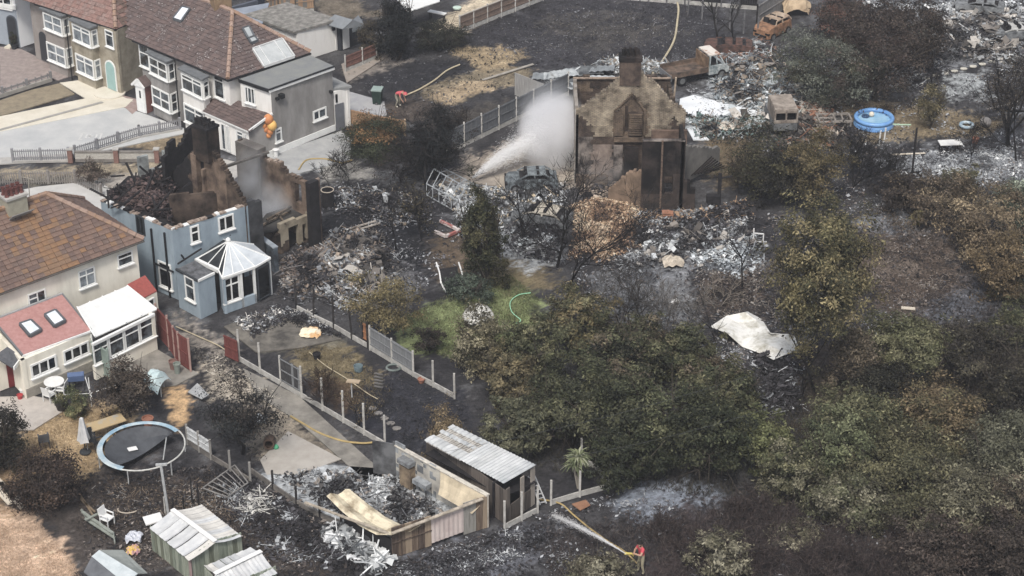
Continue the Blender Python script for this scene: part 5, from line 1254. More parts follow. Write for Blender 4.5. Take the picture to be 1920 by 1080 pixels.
# ---- green-boarded sheds with warped white roofs
GB_ = [M("green_board", "#8b9683", "#6d7768", scale=2, stretch=(5, 5, .6), bump=.3), M("pale_green_board", "#a5ad99", "#7f8876", scale=2, stretch=(5, 5, .6), bump=.3), M("mossy_board", "#79806b", "#5a604f", scale=2, stretch=(5, 5, .6), bump=.3)]
MR = [M("warped_sheet", "#c3c5c6", "#a9acae", scale=1.2, rough=.55), M("warped_sheet_2", "#b0b4b8", "#cfd0cf", scale=1.2, rough=.55), M("warped_sheet_3", "#d0cdc5", "#b3b0aa", scale=1.2, rough=.55)]
def warped_shed(name, label, F, Lft, Rgt, eF, eL, eR, rF, rT, ns, eave_z, rz, col2=None):
    """F front corner, Lft and Rgt the neighbouring corners on the ground; roof ridge from rF (gable) to rT (far)"""
    t = thing(name, label, "shed", at(*F))
    f, l, r = at(*F), at(*Lft), at(*Rgt)
    boards(t, l, f, 0, eave_z, GB_, .24); boards(t, f, r, 0, lambda a: eave_z + (rz - eave_z) * (1 - abs(a / (r - f).length * 2 - 1)), GB_, .24)
    mb = MB(); mb.bar(f + Vector((0, -.02, 0)), f + Vector((0, -.02, eave_z)), .12, .12); mb.build("corner_post", M("pinkish_corner", "#9a7f7d", "#85706e"), t)
    E0, E1 = at(*eF, eave_z), at(*eL, eave_z); G0, G1 = at(*rF, rz), at(*rT, rz); H0 = at(*eR, eave_z); H1 = H0 + (E1 - E0)
    for i in range(ns):
        q0_, q1_ = i / ns, (i + .95) / ns
        a, b, c, d = E0.lerp(E1, q0_), E0.lerp(E1, q1_), G0.lerp(G1, q1_), G0.lerp(G1, q0_)
        lift = Vector((0, 0, rnd.uniform(0, .1)))
        mb = MB(); vs = []; fs = []
        for k in range(7):
            t_ = k / 6; p, q_ = a.lerp(d, t_), b.lerp(c, t_); sag = -.05 * math.sin(t_ * math.pi) * rnd.uniform(.7, 1.2)
            vs += [p + Vector((0, 0, sag)) + lift, p.lerp(q_, .5) + Vector((0, 0, sag + .015)), q_ + Vector((0, 0, sag + .05))]
        for k in range(6):
            for j in range(2): fs.append((k * 3 + j, k * 3 + j + 1, k * 3 + j + 4, k * 3 + j + 3))
        mb.add(vs, fs); mb.build("roof_sheet", rnd.choice(MR), t)
        a, b, c, d = H0.lerp(H1, q0_), H0.lerp(H1, q1_), G0.lerp(G1, q1_), G0.lerp(G1, q0_)
        mb = MB(); sheetlet(mb, [a, b, c, d], 3, .015, wob=-.08); mb.build("roof_sheet", rnd.choice(MR), t)
    mb = MB(); mb.bar(G0 + Vector((0, 0, .07)), G1 + Vector((0, 0, .07)), .22, .03); mb.build("ridge_strip", M("white_strip", "#dadbd9", rough=.5), t)
    return t
warped_shed("board_shed", "green-boarded shed with warped white sheet roof beside the burnt ground", (360, 1092), (286, 1032), (456, 1046), (354, 1052), (280, 991), (453, 1005), (404, 1017), (323, 957), 9, 1.35, 1.62)
warped_shed("board_shed", "smaller green-boarded shed with warped silver roof at the bottom edge", (432, 1150), (386, 1103), (520, 1100), (382, 1063), (470, 1027), (432, 1112), (402, 1078), (490, 1035), 6, 1.1, 1.32)
sm = thing("felt_shed", "small shed with pale blue-grey felt roof at the bottom edge beside the dry field", "shed", at(215, 1085))
slab(sm, [at(157, 1072, 1.4), at(222, 1125, 1.4), at(236, 1095, 1.75), at(172, 1043, 1.75)], .05, M("dark_felt", "#53565c", "#666a70", scale=2), "roof_slope")
slab(sm, [at(172, 1043, 1.76), at(236, 1095, 1.76), at(258, 1075, 1.9), at(186, 1031, 1.9)], .05, M("pale_felt", "#a7b3b8", "#bcc6c9", scale=2), "roof_slope")
slab(sm, [at(186, 1031, 1.89), at(258, 1075, 1.89), at(276, 1074, 1.6), at(231, 1031, 1.6)], .05, M("green_felt", "#7f8682", "#939994", scale=2), "roof_slope")
mb = MB(); mb.hexa([at(165, 1120), at(240, 1155), at(280, 1120), at(215, 1085)] + [at(165, 1120, 1.45), at(240, 1155, 1.45), at(280, 1120, 1.45), at(215, 1085, 1.45)]); mb.build("wall", M("brown_shed_wall", "#6d4f45", "#7d5f52"), sm)

# ------------------------------------------------------------------ vehicles
def quadloft(mb, secs, m=0, cap=True):
    """join rings of equal length"""
    n = len(secs[0]); vs = [p for s in secs for p in s]; fs = []
    for i in range(len(secs) - 1):
        for j in range(n): fs.append((i * n + j, i * n + (j + 1) % n, (i + 1) * n + (j + 1) % n, (i + 1) * n + j))
    if cap: fs.append(tuple(range(n))[::-1]); fs.append(tuple((len(secs) - 1) * n + j for j in range(n)))
    mb.add(vs, fs, m)
def wheel(parent, T, x, y, r=.3, w=.2, mat=None, rim=None):
    mb = MB(T); n = 14; vs, fs = [], []
    for s in (-1, 1):
        for (rr_, dy) in ((r, .0), (r * .6, .02)):
            for j in range(n):
                t = 2 * math.pi * j / n; vs.append((x + rr_ * math.cos(t), y + s * (w / 2 + dy - .02), r + rr_ * math.sin(t)))
    for j in range(n):
        k = (j + 1) % n; fs += [(j, k, 2 * n + k, 2 * n + j), (j, n + j, n + k, k), (2 * n + j, 2 * n + k, 3 * n + k, 3 * n + j)]
    mb.add(vs, fs); o = mb.build("wheel", mat or CHAR, parent)
    mb = MB(T)
    for s in (-1, 1): mb.add([(x + r * .6 * math.cos(2 * math.pi * j / n), y + s * (w / 2 + .01), r + r * .6 * math.sin(2 * math.pi * j / n)) for j in range(n)], [tuple(range(n))])
    mb.build("rim", rim or M("burnt_rim", "#55585a", "#777a7b"), o)
def car(name, label, p, deg, mats, L=4.0, W=1.7, H=1.42, estate=False, pal=None, glass=None, boxy=False, cat="car"):
    T = TR(p - Vector((0, 0, .17)), deg); t = thing(name, label, cat, p); h = W / 2
    body, roof, dark = mats
    # lower body as side profile with wheel arches, swept across the width
    hood = .78 if not boxy else .95; belt = .86 if not boxy else 1.0
    xs = [-L / 2, -L / 2 + .05, -L * .3, -L * .12, L * .2, L * .42, L / 2 - .03, L / 2]
    top = [.62, belt - .03, belt, belt, hood + .06, hood, hood - .14, .5]
    mb = MB(T)
    secs = []
    for x, z in zip(xs, top):
        k = 1 if abs(x) < L * .45 else .9
        secs.append([Vector((x, -h * k, .28)), Vector((x, -h * k * 1.02, .5)), Vector((x, -h * k * .95, z)), Vector((x, h * k * .95, z)), Vector((x, h * k * 1.02, .5)), Vector((x, h * k, .28))])
    quadloft(mb, secs); mb.build("body", body, t)
    x0, x1, x2, x3 = (-L / 2 + (.12 if estate or boxy else .35), -L / 2 + (.3 if estate or boxy else .75), L * (.08 if not boxy else .12), L * (.26 if not boxy else .2))
    hb = h * .92; ht = h * .8
    for s in (-1, 1):
        pil = MB(T)
        pil.bar((x0, s * hb, belt), (x1, s * ht, H - .04), .1, .07); pil.bar((x3, s * hb, belt), (x2, s * ht, H - .04), .07, .07)
        xm = (x1 + x2) / 2 + .1; pil.bar((xm, s * hb, belt), (xm, s * ht, H - .04), .09, .05)
        pil.bar((x1, s * ht, H - .05), (x2, s * ht, H - .05), .07, .06)
        pil.build("pillar", roof, t)
    mb = MB(T); quadloft(mb, [[Vector((x1 - .06, -ht, H - .06)), Vector((x1 - .06, -ht * .7, H)), Vector((x1 - .06, ht * .7, H)), Vector((x1 - .06, ht, H - .06)), Vector((x1 - .06, 0, H - .08))],
                              [Vector((x2, -ht, H - .06)), Vector((x2, -ht * .7, H)), Vector((x2, ht * .7, H)), Vector((x2, ht, H - .06)), Vector((x2, 0, H - .08))]]); mb.build("roof", roof, t)
    mb = MB(T); mb.box(x0 + .1, x3 - .1, -hb * .85, hb * .85, belt, belt + .02); mb.build("cabin_floor", dark, t)
    for x in (-.35, .35):
        for s in (-.35, .35): mb = MB(T); mb.obox((x, s * W * .6, belt + .12), (.08, 0, .02), (0, .2, 0), (-.03, 0, .22)); mb.build("seat_frame", dark, t)
    for s in (-1, 1):
        mb = MB(T); xm = (x1 + x2) / 2 + .1
        mb.box(xm + .06, x3 - .06, s * h * 1.0 - .012, s * h * 1.0 + .012, .36, belt - .06); mb.build("door", body, t)
        mb = MB(T); mb.box(x0 + .35, xm - .04, s * h * 1.0 - .012, s * h * 1.0 + .012, .4, belt - .06); mb.build("door", body, t)
        for x in (-L * .31, L * .31): wheel(t, T, x, s * (h - .06), .3, .2, dark)
    mb = MB(T); mb.box(L / 2 - .08, L / 2 + .02, -h * .7, h * .7, .35, .5); mb.build("bumper", dark, t)
    for s in (-1, 1):
        mb = MB(T); mb.box(L / 2 - .12, L / 2 + .012, s * h * .75 - .15, s * h * .75 + .15, .56, .68); mb.build("headlight", dark, t)
    return t
BC = M("burnt_steel", "#727d83", "#2b2f33", scale=2.6, bump=.5, lo=.35, hi=.65); BCR = M("burnt_steel_pale", "#7d878c", "#454c50", scale=2.4, bump=.5)
car("burnt_hatchback", "burnt-out blue-grey hatchback beside the water jet and the ruined gable", at(996, 348), 183, (BC, BCR, CHAR), 3.05, 1.4, 1.18)
RU = M("rust_orange", "#a07048", "#4b3a30", scale=2.4, bump=.4, lo=.4, hi=.7); RUP = M("scorched_cream_roof", "#b8a288", "#8a7058", scale=2)
car("burnt_estate_car", "rusted orange burnt-out car with a pale roof by the tall grey panel", at(1448, 62), 228, (RU, RUP, CHAR), 2.7, 1.35, 1.3, boxy=True)
car("burnt_car_wreck", "flattened rust-red car wreck behind the flatbed truck's cab", at(1365, 97), 175, (M("rust_red", "#6d4a3e", "#3a302d", scale=2.5, bump=.4), M("rust_red", "#7d4a3a"), CHAR), 3.2, 1.5, .95)
car("burnt_car_wreck", "pale burnt car shell among twisted frames at the far right edge", at(1895, 70), 190, (M("ash_steel", "#84888b", "#45484b", scale=2.6, bump=.4), M("ash_white_roof", "#b6b6b2", "#8a8b8a"), CHAR), 2.9, 1.4, 1.0)
car("burnt_car_wreck", "silver burnt car shell buried in debris at the top right edge", at(1835, 22), 165, (M("ash_steel", "#8b8f92"), M("ash_steel", "#8b8f92"), CHAR), 3.4, 1.5, 1.1)
car("burnt_car_wreck", "ash-white car shell lying under bare branches in front of the burnt hatchback", at(1015, 415), 160, (M("ash_steel", "#8b8f92"), M("ash_tan_roof", "#a39a88", "#c1b8a6"), CHAR), 3.4, 1.5, 1.05)
# box van seen from behind
p = at(1462, 236); T = TR(p, 95); bv = thing("burnt_box_van", "scorched tan van seen from behind with two empty rear windows", "van", p)
VT = M("scorched_tan_metal", "#a5988a", "#6d6258", scale=2, bump=.2); VG = M("burnt_grey_metal", "#55585b", "#7a7d7f", scale=2, bump=.2)
mb = MB(T); mb.box(-1.6, 1.3, -.72, .72, .45, .95); mb.build("body", VG, bv)
mb = MB(T); mb.box(-1.55, .6, -.7, .7, 1.75, 1.85); mb.build("roof", VT, bv)
mb = MB(T); [mb.box(-1.6, .6, s * .7 - .02, s * .7 + .02, .95, 1.75) for s in (-1, 1)]; mb.build("side_panel", VT, bv)
mb = MB(T); [mb.box(-1.62, -1.57, y - .05, y + .05, .95, 1.78) for y in (-.68, 0, .68)]; mb.box(-1.62, -1.57, -.7, .7, 1.62, 1.78); mb.box(-1.62, -1.57, -.7, .7, .95, 1.15); mb.build("rear_door", VT, bv)
mb = MB(T); mb.box(-1.2, -1.15, -.66, .66, .95, 1.7); mb.build("dark_interior", CHAR, bv)
for x in (-1.0, .8):
    for s in (-1, 1): wheel(bv, T, x, s * .66, .28, .2)
# flatbed truck
p = at(1302, 146); T = TR(p, 24); ft = thing("burnt_flatbed_truck", "burnt-out flatbed truck with rusty dropside bed and pale peeling cab", "truck", p)
RB = M("rusty_bed", "#35302d", "#7d6552", scale=1.8, bump=.4); CB = M("peeling_cab", "#6d7c80", "#bcc3c3", scale=2.2, lo=.4, hi=.6, bump=.3); OW = M("orange_white_roof", "#cdc5ba", "#a5765a", scale=1.6, lo=.52, hi=.62)
mb = MB(T); mb.box(-2.1, .5, -.82, .82, .62, .72); mb.build("bed_floor", RB, ft)
for s in (-1, 1):
    mb = MB(T); mb.box(-2.1, .5, s * .82 - .03, s * .82 + .03, .66, 1.0); mb.build("dropside", RB, ft)
mb = MB(T); mb.box(.48, .54, -.82, .82, .66, 1.65); mb.build("headboard", M("rust_headboard", "#4b382c", "#9a7a58", scale=2, bump=.3), ft)
mb = MB(T); mb.box(-2.14, -2.08, -.85, .85, .45, .8); mb.build("tailboard", M("ash_metal", "#77797c", "#55575a"), ft)
mb = MB(T); prof = [(.62, .4), (2.05, .4), (2.08, .75), (1.75, .98), (.62, .98)]
mb.prism([(x, -.78, z) for x, z in prof], (0, 1.56, 0)); cab = mb.build("cab", CB, ft)
mb = MB(T)
for s in (-.74, .74):
    mb.bar((.66, s, .98), (.7, s * .95, 1.68), .1, .08); mb.bar((1.75, s, .98), (1.35, s * .92, 1.68), .08, .07); mb.bar((1.2, s, .98), (1.15, s * .93, 1.68), .06, .05)
mb.build("cab_pillar", CB, ft)
mb = MB(T); mb.box(.62, 1.4, -.74, .74, 1.68, 1.76); mb.build("cab_roof", OW, ft)
mb = MB(T); mb.box(.7, 1.6, -.65, .65, .98, 1.0); mb.build("cab_floor", CHAR, ft)
for x in (-1.3, 1.55):
    for s in (-1, 1): wheel(ft, T, x, s * .7, .32, .2)
mb = MB(T); [mb.bar((-2.1, s, .5), (2.0, s, .5), .1, .14) for s in (-.4, .4)]; mb.build("chassis_rail", CHAR, ft)
# trailer frame beside the paddling pool
p = at(1563, 232); T = TR(p, 4); tf = thing("burnt_trailer_frame", "rectangular burnt metal frame divided into four bays beside the blue paddling pool", "metal frame", p)
fm = M("scorched_frame", "#7b746d", "#978f86", scale=3)
mb = MB(T)
for (a, b) in (((-1, -.55), (1, -.55)), ((-1, .55), (1, .55)), ((-1, -.55), (-1, .55)), ((1, -.55), (1, .55)), ((0, -.55), (0, .55)), ((-1, 0), (0, 0)), ((.5, -.55), (.5, .55))):
    mb = MB(T); mb.bar((a[0], a[1], .4), (b[0], b[1], .4), .1, .12); mb.build("rail", fm, tf)
for x in (-.95, .95):
    for y in (-.5, .5): mb = MB(T); mb.bar((x, y, 0), (x, y, .36), .08); mb.build("leg", fm, tf)
mb = MB(T); mb.box(.05, .45, -.5, .0, .36, .4); mb.box(-.95, .95, -.5, .5, .05, .1); mb.build("tray", M("dark_tray", "#2a2a2c", "#6d6963", scale=4), tf)

# ------------------------------------------------------------------ garden things
PLAST = M("white_plastic", "#dcdddb", "#cfd0cf", rough=.4)
DKMETAL = M("dark_metal", "#2c2f33", "#3c4044", rough=.5); GALV = M("galvanised", "#aeb1b2", "#8f9394", rough=.5, scale=5)
# trampoline
tp = at(268, 862); tr = thing("trampoline", "round trampoline with torn black mat, half its blue pad left on a pale rim", "trampoline", tp)
rt, zt = 2.02, .78
ring = [tp + Vector((rt * math.cos(2 * math.pi * i / 40), rt * math.sin(2 * math.pi * i / 40), zt)) for i in range(40)]
mb = MB(); mb.tube(ring, .038, 6, closed=True); mb.build("rim", M("pale_rim", "#c9c9c2", "#a8a9a4", scale=6, rough=.5), tr)
mb = MB(); vs, fs = [], []
def pad_ang(i, n): return R(38) + R(215) * i / n
for i in range(31):
    a = pad_ang(i, 30)
    for r_, dz in ((rt + .05, 0), (rt - .02, .06), (rt - .22, .03)): vs.append(tp + Vector((r_ * math.cos(a), r_ * math.sin(a), zt + dz)))
for i in range(30):
    for k in range(2): fs.append((i * 3 + k, i * 3 + k + 1, (i + 1) * 3 + k + 1, (i + 1) * 3 + k))
mb.add(vs, fs); mb.build("safety_pad", M("faded_blue_pad", "#6f9bb5", "#b4c3c8", scale=1.2, rough=.6, lo=.4, hi=.62), tr)
mb = MB(); vs = [tp + Vector((.62, .55, zt - .12)), tp + Vector((-.45, -1.2, zt - .6))]
arc = [tp + Vector(((rt - .3) * math.cos(R(42 + 200 * i / 16)), (rt - .3) * math.sin(R(42 + 200 * i / 16)), zt - .03)) for i in range(17)]
inn = [arc[0].lerp(arc[16], i / 16) + Vector((-.22, .3, -.5)) * math.sin(math.pi * i / 16) for i in range(17)]
mid_ = [a.lerp(b, .5) + Vector((0, 0, -.12)) for a, b in zip(arc, inn)]
vs = arc + mid_ + inn; fs = [(k * 17 + i, k * 17 + i + 1, (k + 1) * 17 + i + 1, (k + 1) * 17 + i) for i in range(16) for k in range(2)]
mb.add(vs, fs); mb.build("mat", M("grey_black_mat", "#3d4046", "#4d5157", rough=.6), tr)
mb = MB(); q = tp + Vector((-.5, .3, zt - .36)); mb.obox(q, (.2, .08, 0), (-.07, .14, 0), (0, 0, .01)); mb.build("mat_label", PLAST, tr)
for i in range(6):
    a = R(20 + 60 * i); p = tp + Vector((rt * math.cos(a), rt * math.sin(a), 0)); mb = MB(); mb.tube([p + Vector((0, 0, zt)), p + Vector((0, 0, 0))], .03, 5); mb.build("leg", GALV, tr)
mb = MB(); mb.tube([at(306, 862, .0), at(312, 820, .9)], .03, 5); mb.build("net_pole", GALV, tr)
def post(name, label, base, h, mat, r=.05, cat="post", lean=(0, 0)):
    p = at(*base); mb = MB(); mb.tube([p, p + Vector((lean[0], lean[1], h))], [r, r * .9], 7); return tag(mb.build(name, mat, loc=p), label, cat)
pp = at(316, 965); wp = thing("washing_line_post", "tall pale washing-line post in front of the trampoline rim", "post", pp)
mb = MB(); mb.bar(pp, pp + Vector((-.12, 0, 2.75)), .11); mb.build("shaft", GALV, wp); mb = MB(); mb.bar(pp + Vector((-.35, 0, 2.72)), pp + Vector((.15, 0, 2.76)), .1); mb.build("cross_arm", GALV, wp)
for i, (x, y, h) in enumerate(((310, 962, .9), (326, 965, .95), (345, 955, .7), (361, 945, 1.5), (373, 948, 1.3))):
    post("charred_stake", ["pale stake beside the washing-line post", "thin black stake just past the washing-line post", "short black stake in front of the warped white roof", "tallest black stake behind the warped white roof", "black stake nearest the metal frame by the white roofs"][i], (x, y), h, POST if i == 0 else CHAR, .04)
# folded parasol
pp = at(160, 848); pa = thing("parasol", "closed white garden parasol on a dark base beside the long tan table", "parasol", pp)
mb = MB(); mb.lathe([(.28, 0), (.28, .06), (.06, .1), (.03, .14), (.03, 1.0)], pp, 12); mb.build("base", DKMETAL, pa)
mb = MB(); n = 10; vs = []
prof = [(.02, 1.98), (.1, 1.9), (.17, 1.5), (.26, 1.0), (.34, .66), (.2, .62)]
for r_, z in prof:
    for j in range(n): k = 1 if j % 2 else .68; vs.append(pp + Vector((r_ * k * math.cos(2 * math.pi * j / n), r_ * k * math.sin(2 * math.pi * j / n), z)))
mb.add(vs, [(i * n + j, i * n + (j + 1) % n, (i + 1) * n + (j + 1) % n, (i + 1) * n + j) for i in range(len(prof) - 1) for j in range(n)]); mb.build("canopy", M("greyed_canvas", "#cfcfce", "#b4b6b8", scale=2), pa)
def table(name, label, p, deg, L, W, H, mat, legm, cat="table", th=.05, boards_=0):
    T = TR(p, deg); t = thing(name, label, cat, p)
    if boards_:
        for i in range(boards_):
            mb = MB(T); mb.box(-L / 2, L / 2, -W / 2 + W * i / boards_ + .005, -W / 2 + W * (i + 1) / boards_ - .005, H - th, H); mb.build("table_board", mat, t)
    else: mb = MB(T); mb.box(-L / 2, L / 2, -W / 2, W / 2, H - th, H); mb.build("tabletop", mat, t)
    for x in (-1, 1):
        for y in (-1, 1): mb = MB(T); mb.bar((x * (L / 2 - .12), y * (W / 2 - .1), 0), (x * (L / 2 - .12), y * (W / 2 - .1), H - th), .06); mb.build("leg", legm, t)
    return t
table("garden_table", "long tan-topped garden table behind the trampoline with a grey end", at(202, 815), 33, 1.75, .75, .72, M("straw_top", "#b49a68", "#9b9c98", scale=1.2, lo=.5, hi=.62), DKMETAL)
def chair(name, label, p, deg, mat, legm, back=.85, cat="chair", arms=True):
    T = TR(p, deg); t = thing(name, label, cat, p)
    mb = MB(T); mb.box(-.24, .24, -.24, .24, .40, .44); mb.build("seat", mat, t)
    mb = MB(T); mb.obox((0, .26, .66), (.23, 0, 0), (0, .015, 0), (0, .05, .24)); mb.build("backrest", mat, t)
    for x in (-.22, .22):
        for y in (-.22, .22): mb = MB(T); mb.bar((x, y, 0), (x, y, .4 if y < 0 else .7), .04); mb.build("leg", legm, t)
        if arms: mb = MB(T); mb.box(x - .03, x + .03, -.22, .26, .62, .65); mb.bar((x, -.2, .42), (x, -.2, .63), .04); mb.build("armrest", mat, t)
    return t
chair("garden_chair", "dark grey fabric garden chair on the dry straw ground", at(84, 838), 200, M("grey_fabric", "#55585d", "#63666b"), DKMETAL)
chair("garden_chair", "metal-framed chair tucked under the long tan table's near end", at(170, 838), 30, DKMETAL, GALV)
chair("garden_chair", "dark chair beside the table next to the trampoline pad", at(190, 845), 120, DKMETAL, DKMETAL)
chair("plastic_chair", "white plastic chair nearest the extension windows", at(94, 752), 150, PLAST, PLAST)
chair("plastic_chair", "white plastic chair turned towards the round white table", at(116, 742), 260, PLAST, PLAST)
p = at(104, 738); t = thing("plastic_table", "round white plastic table on the patio under the extension windows", "table", p)
mb = MB(); mb.lathe([(.02, .72), (.5, .72), (.5, .68), (.02, .68)], p, 16); mb.build("tabletop", PLAST, t)
for i in range(4): a = math.pi / 4 + i * math.pi / 2; mb = MB(); mb.bar(p + Vector((.35 * math.cos(a), .35 * math.sin(a), 0)), p + Vector((.25 * math.cos(a), .25 * math.sin(a), .68)), .05); mb.build("leg", PLAST, t)
# blue covered barbecue
p = at(145, 728); T = TR(p, 10); t = thing("barbecue", "blue covered barbecue cart against the cream extension wall", "barbecue", p)
BL_ = M("navy_blue_cover", "#3d5680", "#4b6590", rough=.6)
mb = MB(T); mb.prism([(-.4, -.25, .55), (-.4, .25, .55), (-.4, .25, .8), (-.4, 0, .95), (-.4, -.25, .85)], (.8, 0, 0)); mb.build("lid", BL_, t)
mb = MB(T); mb.box(-.38, .38, -.22, .22, .5, .545); mb.build("tray", DKMETAL, t)
for x in (-.34, .34):
    for y in (-.2, .2): mb = MB(T); mb.bar((x, y, 0), (x, y, .5), .05); mb.build("leg", DKMETAL, t)
# rotary dryer
p = at(172, 762); t = thing("rotary_dryer", "thin white rotary washing-line frame with spread arms by the dark shrub", "clothes dryer", p)
mb = MB(); mb.tube([p, p + Vector((0, 0, 1.65))], .03, 6); mb.build("pole", PLAST, t)
for a in (20, 110, 200, 290): mb = MB(); mb.tube([p + Vector((0, 0, .75)), p + Vector((1.25 * math.cos(R(a)), 1.25 * math.sin(R(a)), .95))], .02, 5); mb.build("arm", PLAST, t)
# pots and small patio things
def pot(label, px, r, h, mat, inner=None, name="plant_pot", cat="plant pot"):
    p = at(*px); t = thing(name, label, cat, p); mb = MB(); mb.lathe([(r * .72, 0), (r * .95, h * .85), (r * 1.08, h * .86), (r * 1.08, h), (r * .92, h), (r * .9, h * .8), (.01, h * .78)], p, 14); mb.build("pot", mat, t); return t
TCP = M("terracotta", "#a4684c", "#8d573f", scale=5)
pot("terracotta pot by the trampoline pad", (278, 797), .27, .42, TCP); pot("dark wide pot with an orange rim at the patio edge", (116, 768), .3, .4, M("dark_pot", "#3b3532"))
pot("small red pot by the red door", (38, 748), .15, .25, M("red_pot", "#b3252c", rough=.5)); pot("brown lidded pot at the red fence", (325, 692), .2, .5, M("brown_pot", "#7d5a50")); pot("grey-green bin with a pink lid beside the red fence", (333, 700), .18, .6, M("green_bin", "#7b857c"), name="garden_bin", cat="bin")
pot("small terracotta pot on the concrete edge by the black ground", (790, 717), .18, .22, TCP); pot("burnt dark pot on the dry brown grass", (594, 672), .2, .3, CHAR)
pot("white pot at the foot of the red door", (43, 738), .16, .3, PLAST)
pot("dark planter beside the doorstep of the white corner house", (27, 92), .22, .35, DKMETAL)
# cream umbrella/dome and tarpaulins
p = at(290, 735); t = thing("covered_swing", "pale turquoise cover slumped over a garden seat by the dark shrub", "cover", p)
mb = MB(); n = 7; vs = []
for i in range(n):
    for k in range(n):
        x, y = (i / (n - 1) - .5), (k / (n - 1) - .5); vs.append(p + Vector((x * 1.1 + y * .5, y * 1.3 - x * .4, 1.05 + .2 * math.sin(x * 6) * math.cos(y * 5) - 2.6 * (abs(x) ** 3 + abs(y) ** 3) + (.1 if i % 2 else 0))))
fs = [(i * n + k, (i + 1) * n + k, (i + 1) * n + k + 1, i * n + k + 1) for i in range(n - 1) for k in range(n - 1)]
mb.add(vs, fs); mb.build("cover", M("turquoise_cover", "#c3d8da", "#a3bfc3", rough=.5, scale=2), t)
mb = MB()
for a in (-.4, .4):
    for b in (-.45, .45): mb.bar(p + Vector((a, b, 0)), p + Vector((a, b, .85)), .05)
mb.build("frame", GALV, t)
tag(sheet("tin_sheet", [(352, 735), (370, 718), (392, 740), (378, 748)], M("grey_tin", "#8b8e90", "#a4a6a7", scale=4), .3, .03), "grey corrugated tin sheet propped beside the sandy path", "metal sheet"); bpy.data.objects["tin_sheet"]["kind"] = "thing"
p = at(897, 612); t = thing("garden_igloo", "weathered white dome of a garden parasol showing above the pale-leaved bush", "parasol", p)
mb = MB(); mb.lathe([(.85, .55), (.8, .75), (.62, 1.0), (.35, 1.2), (.02, 1.3)], p, 10); mb.build("canopy", M("old_white_canvas", "#cfcec6", "#77766c", scale=6, lo=.45, hi=.6), t)
mb = MB(); mb.tube([p, p + Vector((0, 0, 1.28))], .03, 6); mb.build("pole", GALV, t)
# slide rails, tilted frame, greenhouse, pool and other things on the middle ground
p = at(828, 545); t = thing("garden_slide", "two pale bent rails of a burnt slide beside the small conifer shrub", "slide", p)
for dx in (0, 42):
    pts = [at(818 + dx, 492, .9), at(824 + dx, 510, .7), at(827 + dx, 530, .35), at(836 + dx * .5, 548, .05)]
    mb = MB(); mb.tube(pts, .045, 6); mb.build("rail", PLAST, t)
mb = MB(); mb.prism([at(820, 505, .6), at(858, 500, .6), at(862, 540, .15), at(835, 545, .1)], (0, 0, .02)); mb.build("slide_bed", CHAR, t)
p = at(842, 436); t = thing("sandpit_frame", "red and white edging frame lying below the wrecked greenhouse", "frame", p)
for i, (a, b) in enumerate((((825, 414), (862, 432)), ((862, 432), (836, 443)), ((836, 443), (815, 434)))):
    mb = MB(); mb.bar(at(*a, .15), at(*b, .15), .14, .16); mb.build("edging", M("red_white_edging", "#c9bdb8", "#a4574e", scale=1.3, lo=.5, hi=.58), t)
# greenhouse skeleton
p = at(848, 372); t = thing("greenhouse_frame", "bent silver greenhouse skeleton full of debris beside the leaning burnt trunk", "greenhouse", p)
SIL = M("silver_frame", "#a9b0b5", "#80878c", rough=.45)
b0_, b1_, b2_, b3_ = at(800, 366), at(858, 398), at(888, 362), at(828, 334)
for (A, B, zA, zB) in ((b0_, b1_, 0, 0), (b1_, b2_, 0, 0), (b2_, b3_, 0, 0), (b3_, b0_, 0, 0), (b0_, b1_, .75, .75), (b3_, b2_, .75, .6), (b0_.lerp(b3_, .5), b1_.lerp(b2_, .5), 1.15, 1.0)):
    mb = MB(); mb.bar(A + Vector((0, 0, zA)), B + Vector((0, 0, zB)), .05); mb.build("frame_bar", SIL, t)
for i in range(6):
    f = i / 5; A, B = b0_.lerp(b1_, f), b3_.lerp(b2_, f); r_ = A.lerp(B, .5) + Vector((0, 0, 1.15 - .15 * f))
    for P, Q in ((A, A + Vector((0, 0, .75))), (A + Vector((0, 0, .75)), r_), (r_, B + Vector((0, 0, .75 - .15 * f))), (B, B + Vector((0, 0, .75 - .15 * f)))):
        mb = MB(); mb.bar(P, Q, .04); mb.build("glazing_bar", SIL, t)
# blue paddling pool
p = at(1638, 232); t = thing("paddling_pool", "round blue inflatable paddling pool holding water and a pale ball", "paddling pool", p)
PB = M("pool_blue", "#3d86d0", "#5aa0de", rough=.35, spec=.4)
mb = MB(); mb.tube([p + Vector((1.12 * math.cos(2 * math.pi * i / 36), 1.12 * math.sin(2 * math.pi * i / 36), .42)) for i in range(36)], .13, 10, closed=True); mb.build("ring", PB, t, smooth=True)
mb = MB(); mb.lathe([(1.25, 0), (1.22, .2), (1.1, .4)], p, 36); mb.build("wall", PB, t, smooth=True)
mb = MB(); mb.lathe([(.01, .3), (1.08, .3)], p, 30); mb.build("water", M("pool_water", "#8fc0de", "#6fb0da", rough=.05, spec=.6), t)
q = p + Vector((-.1, .4, .3)); mb = MB(); mb.ball(q + Vector((0, 0, .16)), .17, 8); tag(mb.build("ball", M("cream_ball", "#d3c9b3"), loc=q), "cream ball floating in the blue paddling pool", "ball")
mb = MB(); mb.tube([q + Vector((-.38 + .18 * math.cos(2 * math.pi * i / 14), -.05 + .18 * math.sin(2 * math.pi * i / 14), .06)) for i in range(14)], .07, 6, closed=True); tag(mb.build("swim_ring", M("navy_ring", "#27496f"), loc=q), "dark blue swim ring floating in the paddling pool", "swim ring")
mb = MB(); mb.tube([at(1674, 233, .5), at(1690, 234, .45), at(1708, 234, .4)], .05, 6); tag(mb.build("pool_hose", M("pale_green_hose", "#9fbfa0"), loc=at(1690, 236)), "pale green pipe running out from the blue paddling pool", "pipe")
